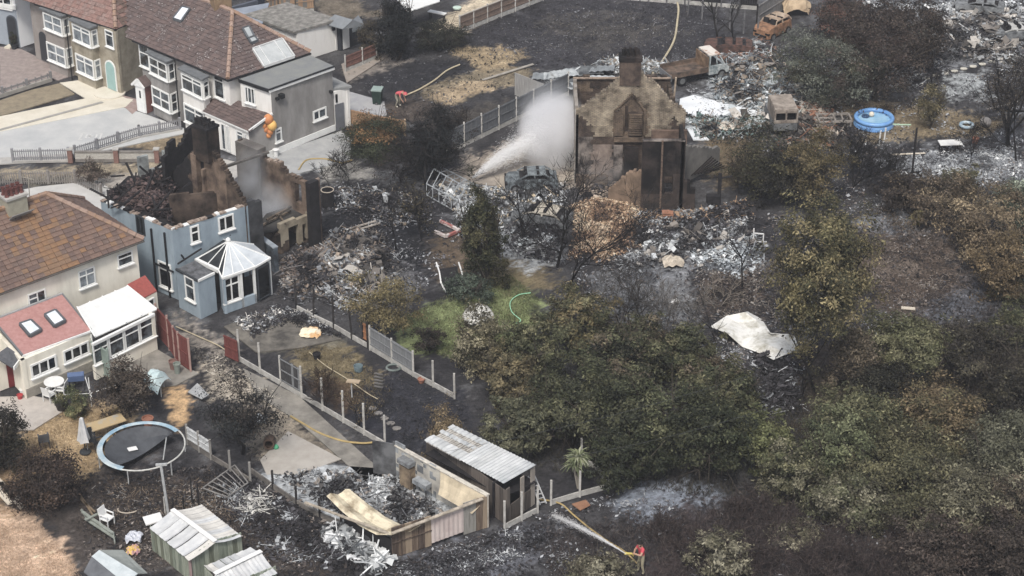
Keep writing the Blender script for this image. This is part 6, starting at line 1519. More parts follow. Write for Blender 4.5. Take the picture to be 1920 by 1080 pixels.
p = at(1650, 270); t = thing("swing_frame", "two white posts of a child's frame in front of the paddling pool", "frame", p)
for a, b in (((1648, 273), 1.0), ((1658, 262), .8)): mb = MB(); mb.tube([at(*a), at(*a) + Vector((.03, 0, b))], .05, 6); mb.build("leg", PLAST, t)
post("dark_pole", "tall blackened pole standing right of the blue paddling pool", (1709, 335), 3.3, CHAR, .07)
post("dark_pole", "burnt trunk-like pole above the grey willow and the stepping stones", (1745, 165), 2.6, CHAR, .05)
t = table("white_table", "white tabletop tipped on one leg on the ash-grey ground", at(1780, 282), 5, 1.35, .7, .55, PLAST, CHAR)
p = at(1812, 238); t = thing("small_pool", "small blue-grey paddling pool on the brown grass", "paddling pool", p)
mb = MB(); mb.tube([p + Vector((.38 * math.cos(2 * math.pi * i / 20), .38 * math.sin(2 * math.pi * i / 20), .14)) for i in range(20)], .1, 8, closed=True); mb.build("ring", M("pale_blue_ring", "#6c93ad", "#b3c3ca", scale=3), t)
p = at(1847, 236); mb = MB(); mb.ball(p + Vector((0, 0, .28)), .36, 10, sz=.8); tag(mb.build("boulder", M("grey_stone", "#8b8580", "#a39c95", scale=3, bump=.4), loc=p), "rounded grey boulder on the brown grass by the small pool", "boulder")
pot("rust-red flower pot on the ash near the tipped white table", (1828, 268), .22, .35, TCP)
for i in range(8):
    p = at(1737 + i * 17.5, 147 - i * 4.4); mb = MB(); mb.lathe([(.24, 0), (.24, .05), (.01, .06)], p, 9, sy=.8)
    tag(mb.build("stepping_stone", M("pale_stone", "#c9c4b4", "#aba698", scale=4), loc=p), f"pale round stepping stone, {ORD[i]} from the burnt trunk-like pole", "stepping stone", "stepping stones crossing the burnt ground")
for i in range(5):
    p = at(698 + i * 11.5, 766 + i * 9.5); mb = MB(); mb.lathe([(.22, 0), (.22, .05), (.01, .06)], p, 8, sy=.75)
    tag(mb.build("stepping_stone", M("sooty_stone", "#6e6a66", "#85807b", scale=4), loc=p), f"sooty stepping stone, {ORD[i]} in the row from the burnt fence posts", "stepping stone", "stepping stones in the black gravel garden")
for i in range(5):
    a, b = at(702, 702 + i * 6), at(718, 705 + i * 6); mb = MB(); mb.bar(a + Vector((0, 0, .06)), b + Vector((0, 0, .06)), .12, .06)
    tag(mb.build("timber_step", M("grey_timber", "#6d6b69", "#55524f", scale=4), loc=a), f"grey timber step, {ORD[i]} from the top of the short flight by the black gravel", "step", "timber steps beside the black gravel")
p = at(672, 695); mb = MB(); mb.lathe([(.2, 0), (.24, .3), (.22, .3), (.19, .05)], p, 12); tag(mb.build("bucket", M("blue_grey_bucket", "#6f8790", "#5d737b"), loc=p), "blue-grey bucket lying on the brown grass near the stepping stones", "bucket")
p = at(738, 691); mb = MB(); mb.tube([p + Vector((.35 * math.cos(2 * math.pi * i / 20), .3 * math.sin(2 * math.pi * i / 20), .06)) for i in range(20)], .06, 6, closed=True); tag(mb.build("hoop", M("grey_hoop", "#77837f", "#5b6663"), loc=p), "grey-green hoop on the ground below the concrete fence base", "hoop")
p = at(660, 745); t = thing("bird_table", "small tan-topped bird table beside the burnt fence posts", "bird table", p)
mb = MB(); mb.bar(p, p + Vector((0, 0, .9)), .06); mb.build("post", GALV, t); mb = MB(); mb.obox(p + Vector((.1, 0, .93)), (.32, -.05, 0), (.04, .14, 0), (0, 0, .03)); mb.build("tray", M("tan_tray", "#b6a080", "#a08a6c"), t)
# white cloth sheet
pts = [[(1332, 612), (1365, 625), (1392, 650), (1432, 665), (1450, 674)], [(1362, 592), (1385, 606), (1412, 632), (1448, 650), (1475, 664)], [(1398, 585), (1418, 600), (1438, 622), (1470, 638), (1498, 655)], [(1402, 584), (1428, 598), (1446, 626), (1478, 626), (1490, 630)]]
vs = []; 
for i, row in enumerate(pts):
    for k, q in enumerate(row): vs.append(at(*q, .35 + .22 * math.sin(k * 2.1 + i) + .16 * math.cos(i * 3 + k)))
mb = MB(); mb.add(vs, [(i * 5 + k, i * 5 + k + 1, (i + 1) * 5 + k + 1, (i + 1) * 5 + k) for i in range(3) for k in range(4)])
o = mb.build("white_sheet", M("creased_white_sheet", "#e0dfd9", "#aaa592", scale=1.6, lo=.45, hi=.7, bump=.9, bscale=5, rough=.7), loc=at(1410, 630))
ms = o.modifiers.new("s", 'SUBSURF'); ms.subdivision_type = 'SIMPLE'; ms.levels = 3; ms.render_levels = 3; md = o.modifiers.new("t", 'SOLIDIFY'); md.thickness = .03
tag(o, "large creased white sheet draped over burnt ground beside the tall tree", "sheet")
# hoses
def hose(label, pts, mat, r=.035, name="hose", z=.06, wob=.25):
    P = [at(a, b, z) if len((a, b)) == 2 else None for a, b in pts]; Q = []
    for i in range(len(P) - 1):
        a, b = P[max(i - 1, 0)], P[i]; c, d = P[i + 1], P[min(i + 2, len(P) - 1)]
        for k in range(6):
            t_ = k / 6; Q.append(b * (1 - 3 * t_ ** 2 + 2 * t_ ** 3) + c * (3 * t_ ** 2 - 2 * t_ ** 3) + (c - a) * .5 * (t_ ** 3 - 2 * t_ ** 2 + t_) + (d - b) * .5 * (t_ ** 3 - t_ ** 2))
    Q.append(P[-1]); mb = MB(); mb.tube(Q, r, 6); return tag(mb.build(name, mat, loc=P[0]), label, "hose")
YH = M("yellow_hose", "#b59a52", "#9c854a", scale=3); PH = M("pale_hose", "#c3b48f", "#a99c7c", scale=3)
hose("long pale yellow fire hose snaking down from the top edge to the ruined gable", [(1266, -6), (1272, 14), (1270, 40), (1264, 75), (1246, 108), (1228, 132), (1222, 142)], PH, .075)
hose("yellow hose lying along the concrete path to the burnt outbuilding", [(545, 780), (570, 795), (600, 812), (640, 826), (680, 831), (710, 829), (726, 838)], YH, .05)
hose("bright green garden hose curled on the lawn", [(995, 549), (972, 553), (957, 566), (960, 585), (976, 600), (968, 606)], M("bright_green_hose", "#7fd0a0", "#9adbb2"), .024)
hose("firefighter's long yellow hose from the ladder to the red-shirted firefighter", [(1012, 936), (1050, 944), (1075, 965), (1105, 990), (1140, 1015), (1172, 1035), (1200, 1062)], YH, .04)
hose("thin pale hose across the dirt beside the red fence", [(330, 612), (370, 630), (410, 648), (440, 668), (500, 700)], PH, .03)
hose("two-loop yellow hose on the yard by the gutted wall", [(560, 318), (575, 300), (610, 298), (640, 305), (660, 300)], YH, .05)
hose("thin pale rope across the brown grass by the stepping stones", [(580, 660), (610, 685), (650, 710), (690, 738), (708, 748)], PH, .022)
hose("yellow curved hose behind the long tan table", [(205, 778), (222, 764), (245, 760)], YH, .035)
hose("rusty pole-like hose stretched over the burnt slope to the bending worker", [(757, 180), (785, 168), (815, 150), (838, 132), (862, 121)], PH, .05)
# wheelie bin
p = at(708, 194); t = thing("wheelie_bin", "dark green wheelie bin with a pale lid on the yard corner", "bin", p)
mb = MB(TR(p, -10)); mb.hexa([(-.25, -.25, .05), (.25, -.25, .05), (.25, .25, .05), (-.25, .25, .05), (-.3, -.3, .95), (.3, -.3, .95), (.3, .34, .95), (-.3, .34, .95)]); mb.build("body", M("bin_green", "#20352f", "#2a423a", rough=.5), t)
mb = MB(TR(p, -10)); mb.box(-.33, .33, -.33, .38, .955, 1.03); mb.build("lid", M("bin_lid", "#7d938d", "#8fa49d", rough=.5), t)
for s in (-1, 1): wheel(t, TR(p, -10), .0, s * .28, .11, .06)
t = table("white_bench", "long white table on the dry tan yard at the top edge", at(820, 38), -28, 1.3, .4, .6, PLAST, CHAR)
p = at(857, 16); mb = MB(); mb.lathe([(.28, 0), (.3, .1), (.01, .14)], p, 14); tag(mb.build("paddling_tub", M("pale_green_lid", "#b4cbbd"), loc=p), "pale green round lid on the dry tan yard", "lid")
# metal bed frames, hoops and scrap beside the outbuilding
p = at(420, 905); t = thing("metal_shelf_frame", "grey metal shelf frame lying on the burnt ground left of the outbuilding", "metal frame", p)
q0, q1, q2, q3 = at(380, 915, .25), at(426, 932, .15), at(465, 905, .3), at(440, 872, .35)
for (a, b) in ((q0, q1), (q1, q2), (q2, q3), (q3, q0)): mb = MB(); mb.bar(a, b, .05); mb.build("frame_bar", M("grey_tube", "#8b8884", "#6f6c69"), t)
for i in range(1, 7): mb = MB(); mb.bar(q0.lerp(q3, i / 7), q1.lerp(q2, i / 7), .035); mb.build("slat", M("grey_tube", "#8b8884"), t)
p = at(240, 958); mb = MB(); mb.tube([p + Vector((.45 * math.cos(R(a)), .3 * math.sin(R(a)), .1)) for a in range(170, 345, 15)], .03, 5); tag(mb.build("bent_hoop", M("rust_cream", "#b0a390"), loc=p), "bent cream hoop on the dark burnt garden", "hoop")
p = at(185, 985); t = thing("burnt_bench", "pale green bench frame collapsed beside the dry field", "bench", p)
for (a, b, w_) in ((at(152, 955, .5), at(165, 975, .0), .1), (at(155, 960, .4), at(212, 1000, .35), .14), (at(160, 972, .3), at(215, 1008, .25), .14), (at(213, 1000, .5), at(216, 1020, 0), .1), (at(160, 975, .45), at(186, 962, .5), .12)):
    mb = MB(); mb.bar(a, b, w_, .05); mb.build("slat", M("faded_green_wood", "#8d958c", "#74796f", scale=4), t)
chair("plastic_chair", "broken white plastic chair lying by the collapsed green bench", at(202, 985), 60, PLAST, PLAST)
def planks(label, qs, mat, name="plank", w=.16, cat="plank", z=.08, grp=None):
    for i, (a, b) in enumerate(qs):
        p = at(*a, z); mb = MB(); mb.bar(p, at(*b, z), w, .05); tag(mb.build(name, mat, loc=at(*a)), label[i] if isinstance(label, list) else label, cat, grp)
CRM = M("cream_plank", "#d6cbb8", "#bfb29c", scale=4)
planks(["cream plank furthest from the trampoline at the edge of the dry field", "cream plank in the middle of the bundle by the dry field", "cream plank nearest the dark bush at the dry field"], [((-8, 915), (20, 945)), ((-8, 895), (28, 935)), ((0, 905), (43, 953))], CRM, w=.26)
planks("thin grey pole across the black gap beside the dry field", [((0, 915), (90, 956))], M("grey_pole", "#aaa59c"), "pole", .06, "pole")
planks(["pale plank lying across the rubble of the blue house's garden", "second pale plank below the charred rear wall"], [((648, 438), (712, 418)), ((652, 430), (705, 414))], M("pale_burnt_plank", "#a49b90", "#7d766d"), w=.14)
planks("short pale board on the burnt slope below the brown scrub", [((1690, 577), (1716, 579))], CRM, w=.24, cat="board")
planks(["brown leaning plank near the collapsed bench", "pale leaning pole near the collapsed bench"], [((150, 935), (178, 960)), ((152, 930), (174, 966))], M("brown_plank", "#7d6a50"), w=.08)
planks("long pale beam on the ash right of the dark pole", [((1670, 290), (1735, 287))], CRM, "beam", .1, "beam")
planks(["fallen grey trunk across the burnt plots at the far right", "second fallen trunk among the far ash piles", "pale fallen log on the brown grass at the right edge"], [((1700, 100), (1850, 55)), ((1795, 40), (1870, 60)), ((1850, 205), (1910, 190))], M("ash_trunk", "#8d8781", "#6a6561", scale=4), "log", .12, "log", .3)
planks("pale length of timber along the concrete edge of the burnt slope", [((905, 150), (1000, 120))], M("pale_kerb", "#a09a8f", "#857f75"), "timber_edge", .2, "timber", .05)
# balloons by the small window
p = at(505, 292); t = thing("hanging_ornament", "bunch of round yellow and orange shapes on a thin pole beside the small window", "ornament", p)
OR, YL = M("ornament_orange", "#d98a2b", "#c9722a", rough=.5), M("ornament_yellow", "#f0b93a", "#e8a92e", rough=.5)
mb = MB(); mb.tube([p, p + Vector((0, 0, 2.5))], .025, 5); mb.build("pole", PLAST, t)
for (dx, z, r_, m_) in ((.1, 2.45, .3, OR), (.28, 2.05, .3, YL), (-.2, 2.05, .2, OR), (-.1, 1.8, .18, OR), (.15, 1.65, .2, OR), (.05, 1.4, .16, OR)):
    q = at(505, 292) + Vector((dx, -.1, z)); mb = MB(); mb.ball(q, r_, 8, sz=1.15); mb.build("ball", m_, t, smooth=True)
p = at(518, 294); mb = MB(); mb.lathe([(.12, 0), (.14, .4), (.22, .5), (.02, .58)], p, 10); tag(mb.build("water_butt", PLAST, loc=p), "small white-topped tub below the small window of the grey wall", "tub")
# yellowed cloth and toys on the patio
def cloth(label, px, r, mat, name="cloth", cat="cloth", h=.25, n=9):
    p = at(*px); vs = []
    rr = random.Random(px[0])
    for i in range(n):
        for k in range(n):
            x, y = (i / (n - 1) - .5) * 2, (k / (n - 1) - .5) * 2; s = 1 / max(1, math.hypot(x, y) ** .6)
            vs.append(p + Vector((x * r * s + rr.uniform(-.05, .05), y * r * s + rr.uniform(-.05, .05), max(.02, h * (1 - (x * x + y * y) / 2.1) + rr.uniform(-.07, .09)))))
    mb = MB(); mb.add(vs, [(i * n + k, (i + 1) * n + k, (i + 1) * n + k + 1, i * n + k + 1) for i in range(n - 1) for k in range(n - 1)])
    return tag(mb.build(name, mat, loc=p), label, cat)
cloth("crumpled cream and orange cloth on the sooty patio", (582, 627), .55, M("cream_orange_cloth", "#e3d6b6", "#d3a05a", scale=1.5, lo=.48, hi=.6))
cloth("white twisted sheet metal heap beside the burnt outbuilding", (640, 1000), .9, M("white_scrap", "#c9ccce", "#55585b", scale=2.5, bump=.4, lo=.42, hi=.62), "scrap_heap", "scrap", .22, 12)
cloth("pale crumpled sheet metal near the outbuilding's corner post", (680, 1035), .8, M("white_scrap", "#c9ccce"), "scrap_heap", "scrap", .2, 12)
cloth("tan canvas heap collapsed at the top edge beside the rusted car", (1492, 22), 1.0, M("tan_canvas", "#c0a680", "#a38a68", scale=1.5), "canvas_heap", "canvas", 1.1, 10)
cloth("pale torn sheet lying on rubble in front of the ruined house", (1262, 494), .6, M("pale_torn_sheet", "#c9bca8", "#a39580"), "torn_sheet", "sheet", .35)
cloth("white rag among the burnt remains by the white sheet's far corner", (1266, 568), .25, PLAST, "rag", "rag", .2, 6)
cloth("foil-like crumpled sheet by the burnt tree and dirt path", (489, 790), .35, M("foil", "#b4bcc4", "#8d959c", rough=.35), "foil_sheet", "sheet", .35)
cloth("white paper and bags heap between the collapsed bench and shed", (252, 1012), .4, M("paper_heap", "#cfd3dc", "#9ea4b3", scale=6), "bag_heap", "bags", .35)
cloth("small heap of toys with a yellow one beside the green shed", (250, 1035), .3, M("toy_heap", "#d8b23a", "#b5848f", scale=4, lo=.48, hi=.55), "toy_heap", "toys", .25)
p = at(288, 985); mb = MB(); mb.obox(p + Vector((0, 0, .35)), (.38, .1, .06), (-.12, .3, 0), (0, 0, .03)); tag(mb.build("white_board", PLAST, loc=p), "white board lying at the back edge of the green-boarded shed", "board")
p = at(1252, 411); mb = MB(); mb.box(p.x - .3, p.x + .3, p.y - .2, p.y + .2, 0, .45); mb.box(p.x - .34, p.x + .1, p.y - .24, p.y + .2, .451, .5); tag(mb.build("brick_block", M("orange_block", "#a9704e", "#8d5a3e", scale=4), loc=p), "orange block of bonded bricks in front of the black front block", "masonry block")
p = at(1215, 440); mb = MB(); mb.obox(p + Vector((0, 0, .2)), (.22, -.1, .1), (.1, .15, 0), (0, 0, .02)); tag(mb.build("white_sheet_piece", PLAST, loc=p), "small white panel on dark rubble near the tan bricks", "panel")
p = at(1365, 385); t = thing("burnt_post_cabinet", "black charred post with an arm above a dark metal cabinet beside the front block", "post", at(1345, 390))
mb = MB(); mb.bar(at(1347, 390), at(1347, 390) + Vector((0, 0, 2.2)), .2, .2); mb.bar(at(1347, 390) + Vector((0, 0, 1.9)), at(1347, 390) + Vector((.7, 0, 2.05)), .08); mb.build("shaft", CHAR, t)
mb = MB(); mb.box(*[at(1338, 392).x - .45, at(1338, 392).x + .3], at(1338, 392).y - .3, at(1338, 392).y + .1, 0, .95); mb.build("cabinet", CHAR, t)
p = at(1412, 455); t = thing("window_frame", "white empty window frame standing in rubble left of the olive-topped tree", "window frame", p)
for (a, b) in (((0, 0), (0, .85)), ((.55, 0), (.55, .5)), ((0, 0), (.75, 0)), ((0, .55), (.55, .5))):
    mb = MB(); mb.bar(p + Vector((a[0], 0, a[1] + .05)), p + Vector((b[0], 0, b[1] + .05)), .06); mb.build("frame_bar", PLAST, t)
p = at(506, 838); t = thing("barrel_planter", "dark barrel lying on its side with an open end by the concrete pad", "barrel", p)
mb = MB(TR(p, 0) @ Matrix.Translation((0, 0, .3)) @ Matrix.Rotation(R(80), 4, 'X')); mb.lathe([(.01, -.35), (.24, -.35), (.3, 0), (.26, .35), (.2, .35), (.2, -.2)], (0, 0, 0), 14); mb.build("barrel", M("rust_barrel", "#4b3a2f", "#66503f", scale=3), t)
p = at(518, 842); mb = MB(); mb.ball(p + Vector((0, 0, .12)), .13, 7); tag(mb.build("green_ball", M("bright_green", "#3fae7c"), loc=p), "small bright green ball beside the dark barrel", "ball")
p = at(615, 385); t = thing("burnt_oil_drum", "blackened drum with a pale rim beside the gutted house corner", "drum", p)
mb = MB(); mb.lathe([(.36, 0), (.36, 1.0), (.32, 1.0), (.3, .5), (.01, .5)], p, 16); mb.build("drum", CHAR, t); mb = MB(); mb.tube([p + Vector((.36 * math.cos(2 * math.pi * i / 16), .36 * math.sin(2 * math.pi * i / 16), 1.0)) for i in range(16)], .03, 5, closed=True); mb.build("rim", M("rust_cream", "#b0a390"), t)
pot("pale tub standing in black soot by the burnt garden", (724, 378), .2, .5, M("pale_tub", "#b9bec2"), name="tub", cat="tub")
p = at(1362, 243); mb = MB(); mb.lathe([(.55, .2), (.6, .25), (.55, .3), (.01, .3)], p, 16); tag(mb.build("round_tabletop", M("cream_top", "#cbbfae"), loc=p), "cream round tabletop lying on the white ash behind the ruin", "tabletop")

# ------------------------------------------------------------------ rubble, ash and scrap too small to count: one object per heap
def debris(name, label, poly, n, pal, size=(.05, .3), kinds=(.45, .3, .25), pile=.25, pcat="rubble", z0=0.0, flat=.5, jit=.25, stick=1.0):
    """chips, bent sheets and sticks strewn and piled over an area"""
    size = (size[0] * .6, size[1] * .62); n = int(n * 1.7)
    P = sample(poly, 3 * n, z0); W = [at(a, b, z0) for a, b in poly]; ed = segdist(P[:, 0], P[:, 1], W); ed = ed / (ed.max() + 1e-6)
    pr = np.clip(ed * 1.9, 0, 1) * (.25 + fbm(P[:, 0], P[:, 1], 93, 1.1)) + .04; kp = npr.random(len(P)) < pr * 1.1
    P, ed = P[kp][:n], ed[kp][:n]; n = len(P)
    hump = fbm(P[:, 0], P[:, 1], 91, 1.6)
    V, C = [], []
    pal = sorted(pal, key=lambda c: sum(lin(c))); A_p = np.array([lin(c) for c in pal]); f_ = fbm(P[:, 0], P[:, 1], 97, 1.0) * 1.5 - .3 + npr.normal(0, .2, n)
    ix = np.clip((f_ * len(pal)).astype(int), 0, len(pal) - 1); cols = A_p[ix] * (1 + npr.uniform(-jit, jit, (n, 1)))
    kd = npr.choice(3, n, p=kinds)
    for i in range(n):
        x, y = P[i]; s = size[0] * (size[1] / size[0]) ** (npr.random() ** 1.6)
        z = z0 + pile * min(1, ed[i] * 2) * hump[i] * npr.random() ** .5 * 1.6
        a = npr.uniform(0, 6.283); tx, ty = npr.normal(0, flat, 2)
        u = np.array([math.cos(a), math.sin(a), tx]); v = np.array([-math.sin(a), math.cos(a), ty])
        u /= np.linalg.norm(u); v -= u * u.dot(v); v /= np.linalg.norm(v); w = np.cross(u, v)
        c = np.array([x, y, z + s * .15]); 
        if kd[i] == 0:      # chip: a flattened block, top and four sides
            l, b, h = s * npr.uniform(.5, 1), s * npr.uniform(.3, .7), s * npr.uniform(.12, .45)
            k = [c + u * l * sx + v * b * sy + w * h * sz for sz in (-.5, .5) for sx, sy in ((-.5, -.5), (.5, -.5), (.5, .5), (-.5, .5))]
            for f in ((4, 5, 6, 7), (0, 1, 5, 4), (1, 2, 6, 5), (2, 3, 7, 6), (3, 0, 4, 7)): V.append([k[q] for q in f]); C.append(cols[i])
        elif kd[i] == 1:    # bent sheet of three facets
            l, b = s * 1.5, s * npr.uniform(.5, 1.1); off = [npr.normal(0, .22) * s for _ in range(4)]
            st = [c + u * l * (q / 3 - .5) + w * off[q] for q in range(4)]
            for q in range(3): V.append([st[q] - v * b / 2, st[q + 1] - v * b / 2, st[q + 1] + v * b / 2 + w * .1 * s, st[q] + v * b / 2 + w * .1 * s]); C.append(cols[i] * (1 + .12 * (q - 1)))
        else:               # stick
            l, b = s * 4.2 * stick * npr.uniform(.6, 1.4), max(.018, s * .13)
            k = [c + u * l * sx * .5 + v * b * sy + w * b * sz for sx in (-1, 1) for sy, sz in ((-.5, -.5), (.5, -.5), (.5, .5), (-.5, .5))]
            for f in ((0, 1, 5, 4), (1, 2, 6, 5), (2, 3, 7, 6), (3, 0, 4, 7)): V.append([k[q] for q in f]); C.append(cols[i])
    o = quads_obj(name, np.array(V), np.clip(np.array(C), .008, .85), SCRAP, loc=sum(W, Vector()) / len(W))
    tag(o, label, pcat, kind="stuff"); return o
BOARD = ["#7d756d", "#9d978f", "#4b4642", "#b3ada4", "#66605b"]
BLK = ["#1d1c1f", "#2a292c", "#38363a", "#47454a"]
ASH = ["#85898d", "#a3a8ac", "#66696e", "#bfc3c5", "#333337", "#4d4b4b"]
TANB = ["#b59672", "#9d7d5c", "#c9ae8c", "#86664a", "#6b5242"]
debris("brick_rubble", "heap of tan and orange broken bricks spilled in front of the ruined gable", [(1060, 385), (1110, 368), (1190, 376), (1225, 400), (1195, 440), (1210, 470), (1130, 500), (1100, 480), (1060, 490), (1075, 430)], 3800, TANB + ["#4d4038", "#d3bfa0"], (.1, .3), (.94, .04, .02), .38, flat=.6)
debris("ash_rubble", "pale ash and scrap strewn in front of the ruined house", [(1190, 420), (1290, 395), (1420, 400), (1440, 470), (1420, 510), (1290, 490), (1180, 520), (1120, 500)], 2600, ASH + BLK, (.06, .4), (.35, .4, .25), .35)
debris("dark_rubble", "blackened rubble at the foot of the black front block", [(1130, 372), (1200, 395), (1310, 395), (1400, 370), (1420, 410), (1300, 430), (1200, 425)], 1500, BLK + ASH[:2] + TANB[:2], (.06, .35), (.45, .3, .25), .35)
debris("ash_rubble", "blue-white ash pieces in front of the olive-topped tree", [(1290, 455), (1420, 440), (1440, 490), (1390, 525), (1300, 500)], 1300, ["#b9c1c6", "#98a1a8", "#d3d8da", "#5b6066"], (.06, .35), (.3, .55, .15), .3)
debris("charred_rubble", "charred boards and ash in the garden behind the conservatory", [(515, 560), (530, 480), (600, 440), (640, 420), (720, 420), (760, 500), (740, 545), (680, 590), (600, 570)], 3200, BLK + ASH + ["#77685a", "#9b8a78"], (.06, .45), (.35, .35, .3), .5)
debris("charred_rubble", "scorched boards heaped against the gutted rear wall", [(515, 500), (560, 470), (610, 460), (640, 480), (600, 530), (540, 560)], 900, ["#8b7b6c", "#5d5049", "#2a292c", "#a39a90", "#6e6c6e"], (.12, .6), (.3, .4, .3), .5)
debris("charred_rubble", "black fragments on the soot field beside the gutted house", [(600, 350), (700, 345), (790, 360), (820, 420), (740, 430), (640, 410)], 1300, BLK + ASH[:3] + ["#8a7a66"], (.05, .3), (.4, .35, .25), .2)
debris("board_rubble", "larger fallen boards and sheets behind the conservatory garden", [(560, 520), (600, 450), (720, 420), (750, 500), (700, 560), (620, 560)], 90, BOARD, (.35, 1.3), (.6, .3, .1), .35, flat=.25)
debris("board_rubble", "larger fallen panels and sheets in the wreck yard by the white slab", [(1330, 120), (1430, 90), (1520, 130), (1530, 250), (1420, 262), (1310, 250), (1340, 190)], 150, BOARD + ["#a7b0b4", "#c3c8ca"], (.3, 1.25), (.45, .45, .1), .5, flat=.3)
debris("board_rubble", "larger scorched panels strewn before the ruined house", [(1190, 420), (1420, 400), (1430, 500), (1290, 500), (1130, 520)], 70, BOARD + ["#c3c8ca"], (.25, .95), (.45, .45, .1), .3, flat=.3)
debris("board_rubble", "bent panels among the far wrecks at the right edge", [(1700, 60), (1800, 10), (1930, 10), (1930, 120), (1800, 120)], 120, BOARD + ["#a7abad"], (.35, 1.4), (.4, .45, .15), .4, flat=.3)
debris("patio_litter", "burnt litter over the sooty patio by the conservatory", [(430, 600), (520, 570), (600, 590), (650, 635), (600, 632), (540, 610), (470, 640)], 1300, BLK + BLK + ASH[:3] + ["#d8d4cc"], (.04, .28), (.4, .3, .3), .25)
ro_ = debris("roof_remains", "charred tiles and timbers collapsed on the blue house's front half", [(196, 366), (225, 350), (270, 330), (335, 318), (335, 365), (318, 372), (325, 422), (290, 408), (240, 388)], 1500, ["#2a2427", "#1b1a1d", "#3f3536", "#5c4a49", "#6b5752"], (.12, .45), (.5, .3, .2), .75, "burnt tiles", z0=3.95)
debris("ash_floor_litter", "ash and burnt contents over the outbuilding floor", [(500, 895), (570, 875), (740, 890), (880, 975), (740, 1025), (620, 965)], 3600, ASH + ASH + BLK[:2] + ["#8b8178", "#b9bdc0"], (.05, .42), (.35, .45, .2), .2)
debris("burnt_litter", "charred scraps outside the outbuilding's long open side", [(385, 905), (470, 890), (620, 985), (720, 1050), (700, 1085), (520, 1060), (440, 985)], 1900, BLK + BLK + ASH[:3], (.05, .4), (.3, .3, .4), .15)
debris("wire_scrap", "tangled pale wire and sticks by the metal shelf frame", [(440, 930), (500, 915), (520, 960), (460, 975)], 70, ["#b5b4ad", "#8d8c88", "#c9c7c0"], (.15, .45), (.0, .15, .85), .4)
debris("scrap_pile", "silver scrap piled by the outbuilding's outer corner", [(600, 985), (640, 985), (740, 1050), (710, 1080), (640, 1040)], 420, ["#b6babc", "#8d9295", "#55595c", "#2e2f32", "#cfd2d3"], (.12, .7), (.1, .7, .2), .4)
debris("ash_litter", "grey ash pieces in front of the scorched board wall", [(740, 1060), (920, 1000), (1020, 975), (1060, 1010), (900, 1090), (760, 1100)], 1700, ASH + BLK + BLK, (.04, .22), (.4, .35, .25), .1)
debris("greenhouse_litter", "pale scrap around the greenhouse skeleton and burnt hatchback", [(810, 345), (880, 345), (950, 352), (1065, 350), (1060, 390), (1000, 400), (960, 440), (880, 430), (840, 395)], 2600, ASH + ASH + ["#3a3a3f", "#d8dcde", "#b5a384"], (.06, .45), (.25, .5, .25), .35)
debris("ash_litter", "silver scrap between the conifer and the burnt branches", [(950, 420), (1060, 380), (1065, 500), (1000, 490), (945, 470)], 1500, ASH + BLK + ["#b9c6cc"], (.06, .4), (.25, .5, .25), .3)
debris("wreck_yard_scrap", "twisted pale metal heaped behind the ruin's right flank", [(1330, 150), (1400, 100), (1500, 130), (1510, 200), (1440, 215), (1340, 190)], 3200, ["#a5b0b5", "#7b858b", "#c7ced2", "#55595e", "#8d7d6b", "#2e2e32"], (.08, .55), (.2, .5, .3), .7)
debris("wreck_yard_scrap", "dark scrap and ash around the cream round tabletop", [(1275, 212), (1400, 220), (1520, 215), (1530, 270), (1420, 265), (1300, 262)], 1900, ["#8b979b", "#3c4044", "#c9d2d4", "#5f7a76", "#222327", "#77695a"], (.06, .45), (.25, .45, .3), .4)
debris("wreck_yard_scrap", "ash and panels between the flatbed truck and the rust-red wreck", [(1350, 80), (1440, 70), (1470, 110), (1440, 140), (1360, 140), (1330, 118)], 1600, ["#9ea6aa", "#6b6f74", "#3b3b3f", "#c4c8ca", "#7d5d4c"], (.06, .5), (.25, .45, .3), .4)
debris("wreck_yard_scrap", "charred planks collapsed beside the tan box van", [(1480, 200), (1560, 190), (1600, 240), (1560, 290), (1470, 290), (1430, 250)], 1300, ["#2c2a2b", "#55504c", "#958a7d", "#b9ae9f", "#6b6661", "#8a5d43"], (.1, .6), (.2, .4, .4), .55)
debris("far_scrap", "grey twisted debris on the far plots at the top right", [(1700, 60), (1790, 20), (1930, 20), (1930, 130), (1800, 120), (1720, 130)], 2600, ASH + BLK + ["#77706a"], (.08, .55), (.25, .35, .4), .45)
debris("far_scrap", "ash-white debris along the top right corner", [(1600, -5), (1930, -20), (1930, 25), (1760, 35), (1620, 20)], 1300, ["#b7bcc0", "#8b9095", "#6f7378", "#d0d3d4", "#36363a"], (.08, .6), (.25, .45, .3), .4)
debris("far_scrap", "burnt bits below the slatted screen around the stepping stones", [(1640, 120), (1760, 100), (1800, 140), (1740, 175), (1650, 160)], 900, BLK + ASH[:2] + ["#b9b3a8"], (.06, .4), (.3, .3, .4), .25)
debris("ash_litter", "white ash flecks over the grey slope beyond the pole", [(1640, 300), (1760, 275), (1930, 260), (1930, 345), (1800, 355), (1700, 340)], 1800, ["#b5babe", "#8d9297", "#d3d6d7", "#4a4b50"], (.04, .25), (.35, .4, .25), .08)
debris("shed_scrap", "fallen ash-covered sheets behind the ruin's left flank", [(1020, 150), (1150, 110), (1270, 120), (1250, 140), (1080, 142), (1040, 175)], 1500, ["#9aa2a6", "#c1c6c8", "#6b7074", "#3e3f43", "#857a6c"], (.1, .5), (.2, .5, .3), .4)
debris("burnt_litter", "burnt remains below the white sheet", [(1400, 660), (1500, 660), (1520, 780), (1420, 780)], 1100, BLK + BLK + ["#b4b8bb", "#82868a"], (.06, .45), (.3, .35, .35), .4)
